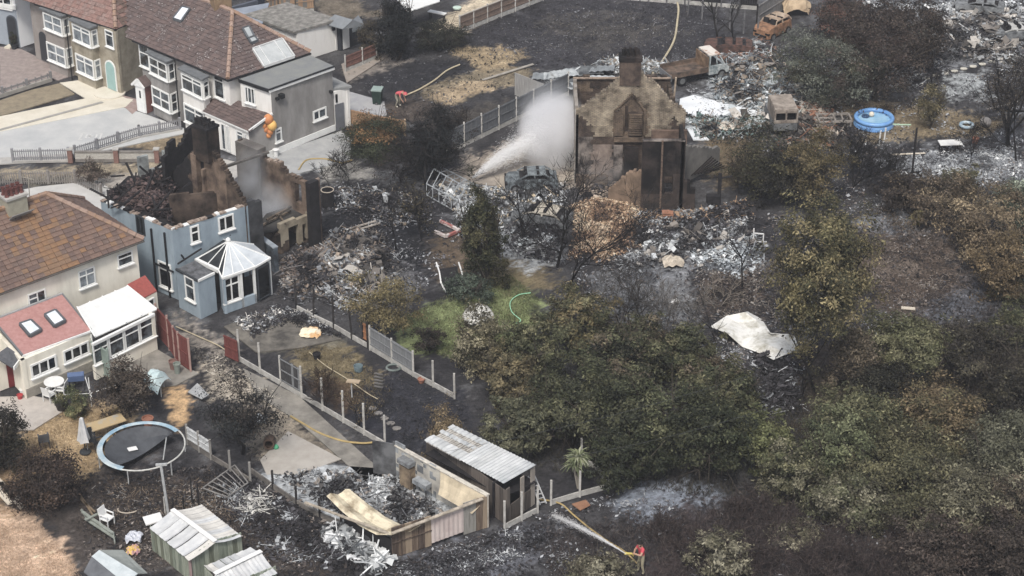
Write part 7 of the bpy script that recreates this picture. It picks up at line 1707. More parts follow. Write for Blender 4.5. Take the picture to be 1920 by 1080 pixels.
debris("burnt_litter", "specks of ash and stones on the burnt slope above the willow bush", [(1620, 430), (1780, 420), (1840, 540), (1700, 600), (1600, 570)], 1500, ["#77685c", "#4b423c", "#8d8378", "#2d2a2b"], (.03, .2), (.4, .2, .4), .06)
debris("burnt_litter", "stones and twigs on the burnt ground right of the bare white trees", [(1300, 500), (1440, 480), (1500, 580), (1420, 640), (1310, 600)], 1500, ["#6b5f55", "#3b3634", "#8d877f", "#2a282a"], (.03, .28), (.3, .2, .5), .08)
debris("field_litter", "stones and flecks on the black field at the top", [(860, 70), (1010, 20), (1330, 10), (1330, 100), (1150, 120), (930, 110)], 1200, ["#56555b", "#8f9094", "#2b2b30", "#726a5f"], (.03, .16), (.6, .2, .2), .03)
debris("garden_litter", "stones and leaves on the burnt garden around the trampoline", [(170, 900), (330, 900), (400, 880), (480, 960), (420, 1000), (290, 980), (180, 1000)], 1500, ["#55493f", "#7d6b57", "#2b2829", "#8d8a86"], (.03, .16), (.4, .2, .4), .05)
debris("house_floor_rubble", "burnt rubble on the floor of the ruined brick house", [(1085, 340), (1200, 342), (1195, 368), (1130, 380), (1080, 368)], 900, BLK + ["#77695c", "#9a8b7c", "#b3a08a"], (.06, .35), (.5, .25, .25), .4)
debris("garden_litter", "pale litter on the dirt beside the red fence", [(330, 640), (420, 660), (470, 700), (540, 750), (480, 760), (400, 710)], 700, ["#8d8578", "#b9b0a0", "#4b4541", "#2c2a2a"], (.03, .2), (.5, .25, .25), .05)

def flecks(label, poly, n, pal, size=(.03, .14)):
    """ash flakes, char and grit lying flat over burnt ground"""
    P = sample(poly, n); W = [at(a, b) for a, b in poly]; k = fbm(P[:, 0], P[:, 1], 123, 1.4) + .45 * fbm(P[:, 0], P[:, 1], 131, .4) + npr.random(n) * .4 > .86
    P = P[k]; n = len(P); s = (size[0] * (size[1] / size[0]) ** (npr.random(n) ** 2))[:, None]; a = npr.uniform(0, 6.283, n)
    u = np.column_stack([np.cos(a), np.sin(a), npr.normal(0, .3, n)]); v = np.column_stack([-np.sin(a), np.cos(a), npr.normal(0, .3, n)]) * npr.uniform(.15, .8, (n, 1))
    c = np.column_stack([P, .02 + npr.random(n) * .05]); V = np.stack([c - u * s, c - v * s, c + u * s, c + v * s * .7], 1)
    A = np.array(sorted([lin(p) for p in pal], key=sum)); f = fbm(P[:, 0], P[:, 1], 141, 2.2) * 1.6 - .35 + npr.normal(0, .22, n)
    C = A[np.clip((f * len(A)).astype(int), 0, len(A) - 1)] * npr.uniform(.7, 1.3, (n, 1))
    tag(quads_obj("ash_flecks", V, C, SCRAP, loc=sum(W, Vector()) / len(W)), label, "ash", kind="stuff")
FL_ = ["#1f1e21", "#2b2a2d", "#3d3c3f", "#55545a", "#77797e", "#9da1a6"]; FB_ = ["#262325", "#3a3433", "#4f4642", "#6b5f56", "#8a8078"]
flecks("ash flakes on the soot ground between the gutted house and the lawn", [(600, 340), (900, 345), (1060, 400), (1060, 500), (900, 480), (760, 560), (640, 600), (520, 560)], 16000, FL_)
flecks("ash flakes on the burnt ground behind the hedge", [(1060, 480), (1450, 400), (1560, 420), (1520, 700), (1400, 720), (1290, 640), (1100, 600)], 18000, FL_ + FB_[2:])
flecks("ash flakes over the burnt slope at the right", [(1560, 280), (1930, 260), (1930, 640), (1560, 640)], 20000, FL_ + FB_)
flecks("char and grit on the burnt gardens at the lower left", [(150, 890), (430, 870), (640, 980), (740, 1090), (300, 1090), (160, 1060)], 16000, FB_ + FL_[:3])
flecks("ash flakes along the bottom edge in front of the board wall", [(720, 1060), (1000, 965), (1250, 900), (1500, 900), (1930, 1000), (1930, 1100), (700, 1100)], 22000, FL_ + FB_[:3])
flecks("ash flakes on the black field at the top", [(650, 140), (860, 60), (1010, 0), (1350, -10), (1400, 110), (1150, 130), (900, 190), (740, 230)], 16000, FL_[:5], (.03, .12))
flecks("ash flakes across the wreck yard", [(1280, 150), (1440, 60), (1640, 180), (1930, 110), (1930, 270), (1560, 300), (1330, 270)], 20000, FL_ + ["#b3b7ba"])
flecks("black grit on the gravel garden behind the fence posts", [(620, 700), (740, 690), (880, 760), (860, 850), (760, 850)], 6000, FL_[:3], (.02, .1))

# ------------------------------------------------------------------ trees, shrubs and burnt branches
def seg_quads(S, sides=3):
    """S: list of (p, q, r0, r1) -> quads"""
    A = np.array([s[0] for s in S]); B = np.array([s[1] for s in S]); r0 = np.array([s[2] for s in S])[:, None]; r1 = np.array([s[3] for s in S])[:, None]
    d = B - A; d /= np.linalg.norm(d, axis=1, keepdims=True) + 1e-9
    up = np.where(np.abs(d[:, 2:3]) < .9, np.array([[0, 0, 1.]]), np.array([[1., 0, 0]]))
    a = np.cross(d, up); a /= np.linalg.norm(a, axis=1, keepdims=True) + 1e-9; b = np.cross(a, d)
    V = []
    for j in range(sides):
        t0, t1 = 2 * math.pi * j / sides, 2 * math.pi * (j + 1) / sides
        u0, u1 = a * math.cos(t0) + b * math.sin(t0), a * math.cos(t1) + b * math.sin(t1)
        V.append(np.stack([A + u0 * r0, A + u1 * r0, B + u1 * r1, B + u0 * r1], 1))
    return np.concatenate(V)
def grow(p, d, L, r, depth, S, spread=.6, droop=.0, rr=None, kids=3):
    p = np.array(p, float); d = np.array(d, float); d /= np.linalg.norm(d) + 1e-9
    n = 3; q = p
    for k in range(n):
        d2 = d + rr.normal(0, .16, 3) + np.array([0, 0, .05 - droop]); d2 /= np.linalg.norm(d2)
        e = q + d2 * L / n; S.append((q, e, r * (1 - .2 * k), r * (1 - .2 * (k + 1)))); 
        if depth > 0:
            for _ in range(kids if k == n - 1 else (1 if rr.random() < .75 else 2)):
                d3 = d2 + rr.normal(0, spread, 3); d3[2] = d3[2] * .8 + .15
                grow(e, d3, L * rr.uniform(.5, .75), max(.011, r * .55), depth - 1, S, spread, droop, rr, kids)
        q = e; d = d2
def leaves(cen, rx, ry, rz, n, ls, pal, rr, clumps=70, flat=.6, cr=.28, hollow=.35, tip=None, cone=0.0):
    """leaf-sized faces gathered in clumps through the crown's volume"""
    u = rr.normal(size=(clumps, 3)); u /= np.linalg.norm(u, axis=1, keepdims=True)
    rad = hollow + (1 - hollow) * rr.random((clumps, 1)) ** .6
    mj = rr.normal(size=(4, 3)); ph = rr.uniform(0, 6.283, 4)
    cp = u * rad * rr.uniform(.8, 1.12, (clumps, 1)) * (1 + .16 * np.cos(u @ mj.T * 2.2 + ph).sum(1, keepdims=True))
    cp *= np.where(rr.random((clumps, 1)) < .16, rr.uniform(1.05, 1.3, (clumps, 1)), 1)
    if cone: cp[:, :2] *= (1 - cone * (cp[:, 2:3] + 1) / 2)
    w = rr.uniform(.4, 1.6, clumps); idx = rr.choice(clumps, n, p=w / w.sum())
    lp = cp[idx] + rr.normal(0, cr * .5, (n, 3)) * np.array([1, 1, flat])
    if cone: pass
    P = lp * np.array([rx, ry, rz]) + np.array(cen)
    nrm = lp * .7 + rr.normal(0, .55, (n, 3)) + np.array([0, 0, .55]); nrm /= np.linalg.norm(nrm, axis=1, keepdims=True)
    t = np.cross(nrm, rr.normal(size=(n, 3))); t /= np.linalg.norm(t, axis=1, keepdims=True) + 1e-9; b = np.cross(nrm, t)
    s = ls * rr.uniform(.55, 1.45, (n, 1)); e = s * rr.uniform(.28, .55, (n, 1))
    V = np.stack([P - t * s, P - b * e + nrm * e * .2, P + t * s, P + b * e + nrm * e * .2], 1)
    A = np.array([lin(c) for c in pal]); ct = rr.integers(0, len(pal), clumps); lt = rr.integers(0, len(pal), n)
    mixw = rr.uniform(.1, .6, (n, 1)); C = A[ct[idx]] * (1 - mixw) + A[lt] * mixw
    C *= .84 * rr.uniform(.45, 1.65, (n, 1)) * rr.uniform(.6, 1.3, clumps)[idx][:, None]  # random leaf tones, spread wider to paint in highlights and dark gaps
    return V, C
BARK = ["#4b4239", "#3a332d", "#5d5348"]; BURNT = ["#211f20", "#2d2a29", "#19181a"]; PALEB = ["#a39b8d", "#8b8376"]
tcount = [0]
def tree(name, label, cat, base, wpx, top, pal, n=4000, ls=.10, cf=.78, group=None, bark=BARK, clumps=70, flat=.6, cr=.28, hollow=.35, cone=0.0, depthw=1.0, limbs=9, low=0.0, trunk_r=None):
    tcount[0] += 1; rr = np.random.default_rng(1000 + tcount[0])
    p = at(*base); s = ppm(p); r = wpx / s / 2
    lo, hi = .3, 16
    for _ in range(30):
        h = (lo + hi) / 2; rz = cf * h / 2; zc = h - rz; c = Vector((p.x, p.y, zc)); px, py, dep = proj(c)
        tp_ = py - math.hypot(rz * CP, r * depthw * SP) * FPX / dep
        if tp_ > top: lo = h
        else: hi = h
    rz = cf * h / 2; zc = h - rz
    t = thing(name, label, cat, p, group)
    V, C = leaves((p.x, p.y, zc), r * .95, r * .95 * depthw, rz * .97, int(n * 1.9), ls * .76, pal, rr, int(clumps * 1.25), flat, cr, hollow, cone=cone)
    V[..., 2] = np.maximum(V[..., 2], .02)
    S = []; tr_ = trunk_r or max(.04, h * .025)
    q = np.array([p.x, p.y, -.05]); zt = max(.25 * h, zc - rz * .4)
    tops = [q]; k = 4
    for i in range(k):
        e = np.array([p.x + rr.normal(0, .04 * h), p.y + rr.normal(0, .04 * h), zt * (i + 1) / k]); S.append((tops[-1], e, tr_ * (1 - .15 * i), tr_ * (1 - .15 * (i + 1)))); tops.append(e)
    for i in range(limbs):
        st = tops[rr.integers(1, len(tops))]; a = rr.uniform(0, 6.283); f = rr.uniform(.5, .95)
        en = np.array([p.x + math.cos(a) * r * f, p.y + math.sin(a) * r * f * depthw, zc + rr.uniform(-.5, .75) * rz]); md = st * .5 + en * .5 + np.array([0, 0, -.08 * h]) + rr.normal(0, .05 * h, 3)
        S.append((st, md, tr_ * .5, tr_ * .35)); S.append((md, en, tr_ * .35, .012))
        for _ in range(5):
            e2 = en + rr.normal(0, .25 * r, 3); S.append((md * .4 + en * .6, e2, .02, .008))
    Q = seg_quads(S, 5)
    quads_obj("trunk", Q, tones(bark, len(Q)), LEAF, t)
    quads_obj("crown", V, C, LEAF, t)
    return t
def bare(name, label, cat, base, top, wpx, pal=BURNT, stems=1, depth=3, r=None, group=None, kids=3, leafy=None, nleaf=0, droop=0.0, spread=.55, lean=(0, 0)):
    tcount[0] += 1; rr = np.random.default_rng(2000 + tcount[0])
    p = at(*base); s = ppm(p) * CP; h = max(.4, (base[1] - top) / s); w = wpx / ppm(p) / 2
    t = thing(name, label, cat, p, group); S = []
    for i in range(stems):
        a = rr.uniform(0, 6.283); k = (w / h) * (.9 if stems > 1 else .15)
        d = (math.cos(a) * k * rr.uniform(.3, 1) + lean[0], math.sin(a) * k * rr.uniform(.3, 1) + lean[1], 1)
        o = (p.x + (rr.normal(0, w * .25) if stems > 3 else 0), p.y + (rr.normal(0, w * .25) if stems > 3 else 0), -.03)
        grow(o, d, h * (.5 if depth > 1 else .8), r or max(.02, h * .02), depth, S, spread, droop, rr, kids)
    big = [s_ for s_ in S if s_[2] > .025]; small = [s_ for s_ in S if s_[2] <= .025]
    if big: Q = seg_quads(big, 5); quads_obj("trunk", Q, tones(pal, len(Q)), LEAF, t)
    if small: Q = seg_quads(small, 3); stuff(quads_obj("branch", Q, tones(pal, len(Q)), LEAF, t))
    if leafy:
        ends = np.array([s_[1] for s_ in small]); idx = rr.integers(0, len(ends), nleaf)
        V, C = leaves((0, 0, 0), .12, .12, .12, nleaf, .06, leafy, rr); V = V + ends[idx][:, None, :]
        quads_obj("crown", V, C, LEAF, t)
    return t
OLIVE = ["#686946", "#535736", "#7a7650", "#464b32"]; DKGREEN = ["#2f3624", "#3b432a", "#262c20", "#4a4d30"]
AUTUMN = ["#84734a", "#75693f", "#6b5f3a", "#544d33"]; BROWN = ["#6b5c48", "#5a4e40", "#7a6a54", "#4a4138"]
GREYG = ["#747a6c", "#5d6456", "#8d9284", "#4b5146"]; PALE = ["#8d876b", "#737053", "#5a5640", "#9c967c"]; CONIF = ["#363d26", "#4a4a2b", "#2b3020", "#5d5836"]
BLKG = ["#1c2022", "#22272a", "#2b3030"]; DARKB = ["#3b322c", "#2b2624", "#4d4138"]; SAGE = ["#84907a", "#6b7a62", "#9ba58e", "#5b6653"]; RUSTB = ["#51473f", "#443b36", "#5f5248"]
SH = "shrub"; TRE = "tree"
# standing trees
tree("conifer_tree", "tall columnar dark green conifer at the top edge of the lawn", TRE, (906, 535), 92, 350, CONIF, 9000, .09, .96, clumps=140, cr=.2, hollow=.5, cone=.3, limbs=20)
tree("small_tree", "loose olive-brown tree with a pale trunk beside the grey panel fence", TRE, (722, 628), 112, 508, ["#75693f", "#8d7d4c", "#5d5533", "#9b8c5a"], 4200, .08, .8, clumps=60, bark=PALEB, cr=.3)
tree("pale_leaved_bush", "pale-tipped bush in front of the white garden dome", SH, (902, 700), 118, 572, ["#8a8160", "#5a5436", "#413d27", "#a39a78"], 6500, .085, .95, clumps=110, cr=.22)
tree("big_tree", "tall olive-topped tree beside the creased white sheet", TRE, (1528, 735), 176, 372, ["#857a4b", "#6b653e", "#4a4a2f", "#3a3d29", "#968758"], 17000, .10, .7, clumps=230, cr=.2, hollow=.25, limbs=14, trunk_r=.075, bark=BURNT)
tree("autumn_tree", "yellow-brown tree beside the burnt trailer frame", TRE, (1520, 385), 105, 240, AUTUMN, 6000, .09, .85, clumps=80)
tree("dark_shrub", "dark green shrub left of the yellow-brown tree", SH, (1428, 368), 150, 248, ["#4b4a30", "#35362a", "#5d5838", "#2a2a24"], 7000, .09, .95, clumps=110)
tree("dark_shrub", "blackened shrub beneath the yellow-brown tree", SH, (1465, 378), 100, 290, ["#2a2925", "#3a372c", "#1f1f1e"], 3500, .09, .95, clumps=60)
tree("grey_willow", "silver-grey willow bush behind the tan box van", SH, (1545, 190), 200, 48, GREYG + ["#57543a"], 11000, .09, .98, clumps=150, cr=.2)
tree("brown_tree", "scorched dark brown tree rising behind the silver-grey willow", TRE, (1640, 188), 190, -25, RUSTB + ["#3a2c28"], 11000, .10, .95, clumps=140, cr=.2)
tree("brown_tree", "scorched grey-brown tree touching the top edge by the slatted screen", TRE, (1722, 140), 120, -10, DARKB + ["#6b5a4d"], 5500, .09, .95, clumps=80)
tree("brown_tree", "reddish burnt bush between the canvas heap and the willow", SH, (1570, 70), 120, -20, RUSTB + ["#7d5546"], 5000, .09, .95, clumps=80)
tree("young_tree", "thin young tree with sparse green-brown leaves behind the paddling pool", TRE, (1742, 240), 75, 148, ["#6b6240", "#544d35", "#857a52"], 1700, .08, .85, clumps=40)
tree("thin_brown_tree", "sparse brown tree with a dark trunk at the right edge above the ash", TRE, (1890, 275), 130, 90, ["#5d5140", "#4a4136", "#6e604c"], 2600, .07, .75, clumps=70, hollow=.2, bark=BURNT)
tree("black_conifer", "black conifer at the top edge beside the grey shed", TRE, (745, 112), 85, -15, BLKG, 7000, .09, .97, clumps=100, cone=.4)
tree("dark_shrub", "brown-green shrub between the grey shed and the black conifer", SH, (702, 100), 70, 30, ["#4b4334", "#3a382c", "#5a4f3a"], 2800, .08, .97, clumps=50)
tree("dark_shrub", "dark green shrub between the black conifer and the brown fence", SH, (812, 92), 95, 28, ["#35382f", "#2a2d29", "#464838"], 3800, .08, .97, clumps=70)
tree("dark_shrub", "low dark bush at the corner of the brown boundary fence", SH, (850, 85), 60, 48, ["#3a3b31", "#2b2c2a", "#4d4a3a"], 1800, .08, .97, clumps=40)
tree("clipped_hedge", "clipped dark green hedge with a rusty brown top beside the yard", "hedge", (702, 282), 118, 220, ["#3b4530", "#2f3826", "#4a5036"], 6500, .08, 1.0, clumps=120, cr=.3, hollow=.5)
tree("rusty_hedge", "rusty brown scorched hedge behind the dark clipped hedge", "hedge", (704, 279), 114, 212, ["#94693a", "#a87c45", "#7a5a36", "#5d4d30"], 3600, .07, .42, clumps=70, low=0)
tree("burnt_tree_clump", "black scorched tree beside the grey concrete-post fence", TRE, (815, 335), 95, 200, BLKG + ["#3a3431"], 6500, .09, .92, clumps=90, bark=BURNT)
tree("burnt_tree_clump", "dark brown burnt bush between the hedge and the black tree", SH, (752, 340), 95, 262, DARKB + ["#1f1e1e"], 1100, .08, .95, clumps=70, bark=BURNT)
tree("burnt_tree_clump", "burnt grey-brown shrub along the concrete fence on the slope", SH, (845, 250), 95, 195, DARKB + ["#55504a"], 2400, .07, .97, clumps=60, bark=BURNT)
tree("small_conifer_shrub", "low blue-green shrub over the slide's foot", SH, (875, 556), 95, 505, ["#4b5a4b", "#3b4a40", "#5d6b5a"], 3000, .08, .98, clumps=50)
tree("round_shrub", "round dark shrub hanging over the concrete fence base", SH, (806, 660), 56, 605, DARKB + ["#35352b"], 2000, .07, .98, clumps=40)
tree("garden_shrub", "dark brown-leaved shrub in front of the turquoise cover", SH, (245, 780), 105, 668, ["#4b4038", "#5d5044", "#3a332f", "#6b5f50"], 5200, .085, .92, clumps=90)
tree("garden_shrub", "dark green-brown bush at the left edge below the patio", SH, (12, 880), 95, 755, ["#35342b", "#45412f", "#2a2926"], 5200, .085, .97, clumps=80)
tree("garden_shrub", "scorched brown bush above the dry field", SH, (92, 940), 145, 835, ["#4b3d35", "#3a302c", "#5d4a3c", "#2b2625"], 7500, .085, .97, clumps=110)
tree("garden_shrub", "small green bush by the white plastic table", SH, (140, 775), 60, 728, ["#6b7548", "#57623a", "#857f50"], 1600, .07, .98, clumps=35)
tree("garden_shrub", "small scorched bush behind the picket fence by the driveway", SH, (172, 345), 55, 298, ["#5d4f45", "#4a4038", "#75655a"], 1500, .07, .97, clumps=40)
tree("burnt_garden_tree", "black burnt tree with drooping leaves beside the concrete pad", TRE, (455, 850), 150, 715, BLKG + ["#35302d", "#4a4038"], 3000, .09, .85, clumps=70, bark=BURNT, hollow=.2)
tree("tan_shrub", "thin tan shrub leaning over the long shed's broken roof", SH, (838, 850), 85, 762, ["#8d7852", "#75623f", "#a08a62"], 2600, .07, .9, clumps=50)
tree("doorstep_topiary", "slim dark topiary by the white corner house door", "plant", (27, 90), 12, 62, DKGREEN, 500, .06, .8, clumps=20)
# palm-like cordyline
p = at(1084, 915); t = thing("cordyline_palm", "small palm with two heads of striped strap leaves inside the low pen", "palm", p); rr = np.random.default_rng(5); S = []; V, C = [], []
for (dx, hh, n_) in ((0, 1.75, 95), (-.25, 1.35, 45)):
    o = np.array([p.x + dx, p.y, 0]); S.append((np.array([p.x, p.y, 0]), o + np.array([0, 0, hh]), .07, .05))
    for i in range(n_):
        a = rr.uniform(0, 6.283); e = rr.uniform(-.35, 1.1); d = np.array([math.cos(a) * math.cos(e), math.sin(a) * math.cos(e), math.sin(e)]); L_ = rr.uniform(.45, .75); c = o + np.array([0, 0, hh]); sd_ = np.cross(d, [0, 0, 1]); sd_ /= np.linalg.norm(sd_) + 1e-6
        m_ = c + d * L_ * .6; e_ = c + d * L_ + np.array([0, 0, -.18]); V.append([c - sd_ * .02, c + sd_ * .02, m_ + sd_ * .035, m_ - sd_ * .035]); V.append([m_ - sd_ * .035, m_ + sd_ * .035, e_ + sd_ * .005, e_ - sd_ * .005]); cc_2 = np.array(lin(["#8d9468", "#6f7a4f", "#a5a888", "#586340"][rr.integers(4)])); C += [cc_2, cc_2 * .9]
Q = seg_quads(S, 6); quads_obj("trunk", Q, tones(PALEB, len(Q)), LEAF, t); quads_obj("frond", np.array(V), np.array(C), LEAF, t)
# the overgrown hedge between the gardens and the burnt land: each crown its own tree
HG = "trees of the overgrown hedge"
hedge = [
 ("olive-leaved hedge tree nearest the green lawn's corner", (1000, 720), 130, 590, OLIVE), ("yellow-tipped hedge tree right below the green hose", (1085, 660), 135, 542, AUTUMN[:2] + OLIVE),
 ("tawny hedge tree over the garden fence's far end", (955, 760), 110, 650, ["#756a48", "#5b553a", "#84764f"]), ("dark hedge tree in the hedge's middle with a brown heart", (1165, 740), 170, 610, DKGREEN + OLIVE[:1] + BROWN[:1]),
 ("brown-flushed hedge tree below the bare white trees", (1195, 690), 130, 585, BROWN[:2] + OLIVE), ("olive hedge tree next to the creased white sheet", (1275, 700), 115, 612, OLIVE + DKGREEN[:1]),
 ("broad green hedge tree above the small palm", (1075, 830), 190, 680, ["#535838", "#42472f", "#6b6b48", "#303426"]), ("bright-flecked green hedge tree in the hedge's lower middle", (1215, 850), 200, 700, ["#575d3c", "#434931", "#72734e", "#303527"]),
 ("large shaded hedge tree over the blue-white ash patch", (1310, 880), 200, 720, DKGREEN + OLIVE[:1]), ("olive hedge tree beside the dark hollow and burnt scraps", (1360, 810), 130, 690, OLIVE + ["#37402a"]),
 ("small grey-green hedge tree behind the long shed's roof", (975, 850), 120, 735, ["#5d5f44", "#474a35", "#757355"]), ("pale green hedge tree at the lower right end of the hedge", (1420, 880), 120, 770, ["#6b703f", "#565c36", "#80814f"]),
 ("rust-flecked hedge tree above the pale green one", (1325, 750), 110, 672, BROWN + OLIVE), ("low dark hedge tree over the pen's posts", (1170, 905), 130, 800, DKGREEN)]
for (lb, b, w_, tp_, pal_) in hedge: tree("hedge_tree", lb, TRE, b, w_, tp_, pal_, 9500 if w_ > 140 else 6500, .105, .93, HG, clumps=130, cr=.2, hollow=.4)
# thicket to the lower right
TK = "shrubs of the burnt-edged thicket"
thick = [
 ("willow-like green shrub arching over the dark hollow", (1690, 715), 170, 585, ["#6d6d44", "#575a38", "#83805a"], 8000), ("grey-brown shrub between the tall tree and the dark hollow", (1600, 740), 110, 600, ["#6b5f4a", "#544b3c", "#7d6f58"], 4500),
 ("pale green shrub at the right edge above the ash slope", (1905, 560), 90, 500, ["#75784c", "#5f6440", "#8d8d60"], 3200), ("tan feathery shrub at the right edge by the pale green bush", (1840, 480), 170, 345, ["#8d7a58", "#75634a", "#a08d6a", "#5d4f3d"], 8000),
 ("pale sage bush against the right edge", (1915, 440), 130, 325, SAGE, 6500), ("brown scrub bush in front of the tan feathery shrub", (1890, 560), 150, 420, ["#7d6844", "#665438", "#8d7850", "#4d4233"], 7500),
 ("sage bush at the right edge under the pale sage one", (1930, 560), 90, 420, SAGE + ["#57503a"], 3800), ("brown dead scrub behind the tan feathery shrub", (1760, 400), 170, 318, BROWN, 5500),
 ("green-brown bush beside the white ash path", (1790, 370), 80, 310, ["#6b6b48", "#55553b", "#7d7852"], 2600), ("dark brown scrub under the brown dead scrub", (1700, 395), 120, 330, DARKB, 3500),
 ("yellowish sprig bush on the burnt slope", (1722, 425), 40, 390, ["#857a48", "#6b643d"], 900), ("olive shrub below the pale sage bushes on the edge", (1900, 660), 90, 570, OLIVE, 3500),
 ("olive thicket shrub directly below the dark hollow", (1600, 850), 190, 720, OLIVE + ["#7d7a52"], 9000), ("fresh green thicket shrub right of the burnt scraps", (1560, 900), 150, 760, ["#626a44", "#4f573a", "#7a7e55"], 7500),
 ("rusty thicket shrub in the middle of the right-hand scrub", (1750, 830), 180, 710, ["#7d6b48", "#665a3c", "#8f7a55", "#5d5a38"], 8500), ("dark thicket shrub at the right edge", (1900, 800), 150, 640, ["#3f3a30", "#54503a", "#2f2c28"], 7000),
 ("grey-green thicket shrub below the dark right-edge one", (1880, 900), 170, 760, ["#6b6c53", "#575944", "#7d7c63"], 8500), ("broad olive thicket shrub in front of the rusty one", (1700, 940), 220, 790, ["#6e6a44", "#59583a", "#857f58", "#484a30"], 11000),
 ("pale-flecked thicket shrub on the burnt boundary", (1790, 1000), 190, 860, ["#7d785a", "#646046", "#8f8a6e", "#4f4c38"], 8500), ("speckled thicket shrub above the dark bramble ground", (1600, 980), 160, 870, PALE + OLIVE[:2], 6000),
 ("thin olive thicket shrub on the hedge's dark corner", (1490, 930), 130, 820, OLIVE + PALE[:1], 4500), ("brownish thicket shrub near the right edge over dead stems", (1880, 980), 130, 880, BROWN + PALE[:1], 4500),
 ("dark shrub low in the hollow beside the burnt scraps", (1640, 790), 150, 680, ["#2b2b24", "#3b3a2c", "#201f1d"], 5500), ("scorched shrub right of the willow-like one", (1810, 720), 170, 600, ["#403a31", "#55503c", "#302c29"], 7000),
 ("pale-leaved bramble below the ash patch at the bottom edge", (1350, 1070), 120, 1000, PALE, 3000), ("pale-leaved bramble beside the red-shirted firefighter", (1118, 1090), 120, 1036, PALE + ["#6b6450"], 3200),
 ("small pale bramble among the dark stems at the bottom", (1500, 1010), 110, 975, PALE, 1200), ("rust-brown bramble in the bottom right corner", (1760, 1060), 200, 960, RUSTB + ["#4d3f38", "#5d4f45"], 6000), ("dark bramble in the far bottom right corner", (1890, 1080), 160, 960, ["#4a4038", "#3a322e", "#5a4d42"], 5000)]
for (lb, b, w_, tp_, pal_, n_) in thick: tree("thicket_shrub", lb, SH, b, w_, tp_, pal_, n_, .095, .62 if "willow-like" in lb else .97, TK, clumps=int(40 + n_ / 90), cr=.22, hollow=.35)
# bare and burnt trees
bare("burnt_tree", "burnt bare tree with black limbs in front of the burnt hatchback", TRE, (1045, 500), 330, 200, BURNT, 1, 4, .09, kids=3)
bare("burnt_tree", "second burnt bare tree beside the tan brick heap", TRE, (1062, 560), 350, 120, BURNT, 1, 4, .08)
bare("burnt_tree", "slim burnt tree beside the tall conifer", TRE, (980, 450), 350, 110, BURNT, 2, 3, .06)
bare("burnt_tree", "leaning burnt trunk above the greenhouse skeleton", TRE, (800, 360), 215, 120, BURNT, 1, 4, .1, lean=(.15, .1))
bare("burnt_tree", "thin black tree on the soot between the gutted house and the conifer", TRE, (742, 470), 350, 80, BURNT, 1, 3, .05)
bare("burnt_tree", "burnt shrub with brown leaves left of the conifer", SH, (790, 450), 355, 110, BURNT, 3, 3, .03, leafy=["#5d5338", "#4a4430"], nleaf=900)
bare("bare_tree", "dark many-stemmed bare tree above the hedge", TRE, (1185, 620), 510, 130, ["#3b3735", "#2b2827", "#57524e"], 5, 3, .04)
bare("bare_tree", "grey bare-branched tree left of the dark many-stemmed one", TRE, (1140, 600), 520, 110, ["#4b4644", "#6b6661", "#37332f"], 3, 3, .035)
bare("bare_tree", "grey bare-branched tree nearest the creased white sheet", TRE, (1255, 620), 515, 110, ["#77716b", "#57524e"], 4, 3, .035)
bare("dead_branches", "heap of pale dead branches beside the bare trees", "branches", (1340, 570), 515, 130, ["#8d8274", "#6b6258"], 7, 2, .03, droop=.12)
bare("burnt_tree", "black slim trunk standing left of the olive-topped tree", TRE, (1392, 540), 420, 50, BURNT, 1, 2, .06)
bare("burnt_tree", "thin black trunk piercing the creased white sheet's corner", TRE, (1340, 680), 560, 50, BURNT, 1, 2, .05)
bare("burnt_tree", "black twiggy tree behind the yellow-brown tree", TRE, (1600, 350), 255, 120, BURNT, 3, 4, .05)
bare("burnt_tree", "black twiggy shrub on the burnt plot by the trailer frame", SH, (1640, 330), 275, 100, BURNT, 4, 3, .03)
bare("burnt_tree", "black skeleton tree on the ash at the right edge", TRE, (1905, 300), 140, 120, BURNT, 1, 4, .07)
bare("burnt_tree", "small burnt tree on the ash left of the skeleton tree", TRE, (1820, 305), 235, 70, BURNT, 2, 3, .03)
bare("burnt_tree", "tall black pole tree by the top fence frame", TRE, (1345, 80), -20, 40, BURNT, 1, 2, .09)
bare("burnt_tree", "black forked tree right of the tall pole tree", TRE, (1375, 78), -10, 70, BURNT, 1, 3, .07)
bare("burnt_tree", "burnt sapling with brown leaves beside the bird table", TRE, (672, 805), 735, 70, BURNT, 3, 2, .035, leafy=["#7d6a45", "#5d5038"], nleaf=250)
bare("burnt_tree", "burnt twiggy shrub against the fence below the bird table", SH, (612, 760), 700, 70, ["#4a372c", "#35291f", "#2a2220"], 5, 3, .02)
bare("burnt_tree", "black twigs beside the slate of the burnt patio gate", SH, (640, 345), 290, 90, BURNT, 5, 3, .02)
bare("burnt_tree", "burnt stems under the tall olive-topped tree", TRE, (1505, 740), 640, 40, BURNT, 2, 2, .06)
bare("burnt_tree", "brown twiggy shrub at the ruin's right flank", SH, (1405, 350), 285, 90, ["#4b423b", "#3a332e", "#625649"], 6, 3, .02)
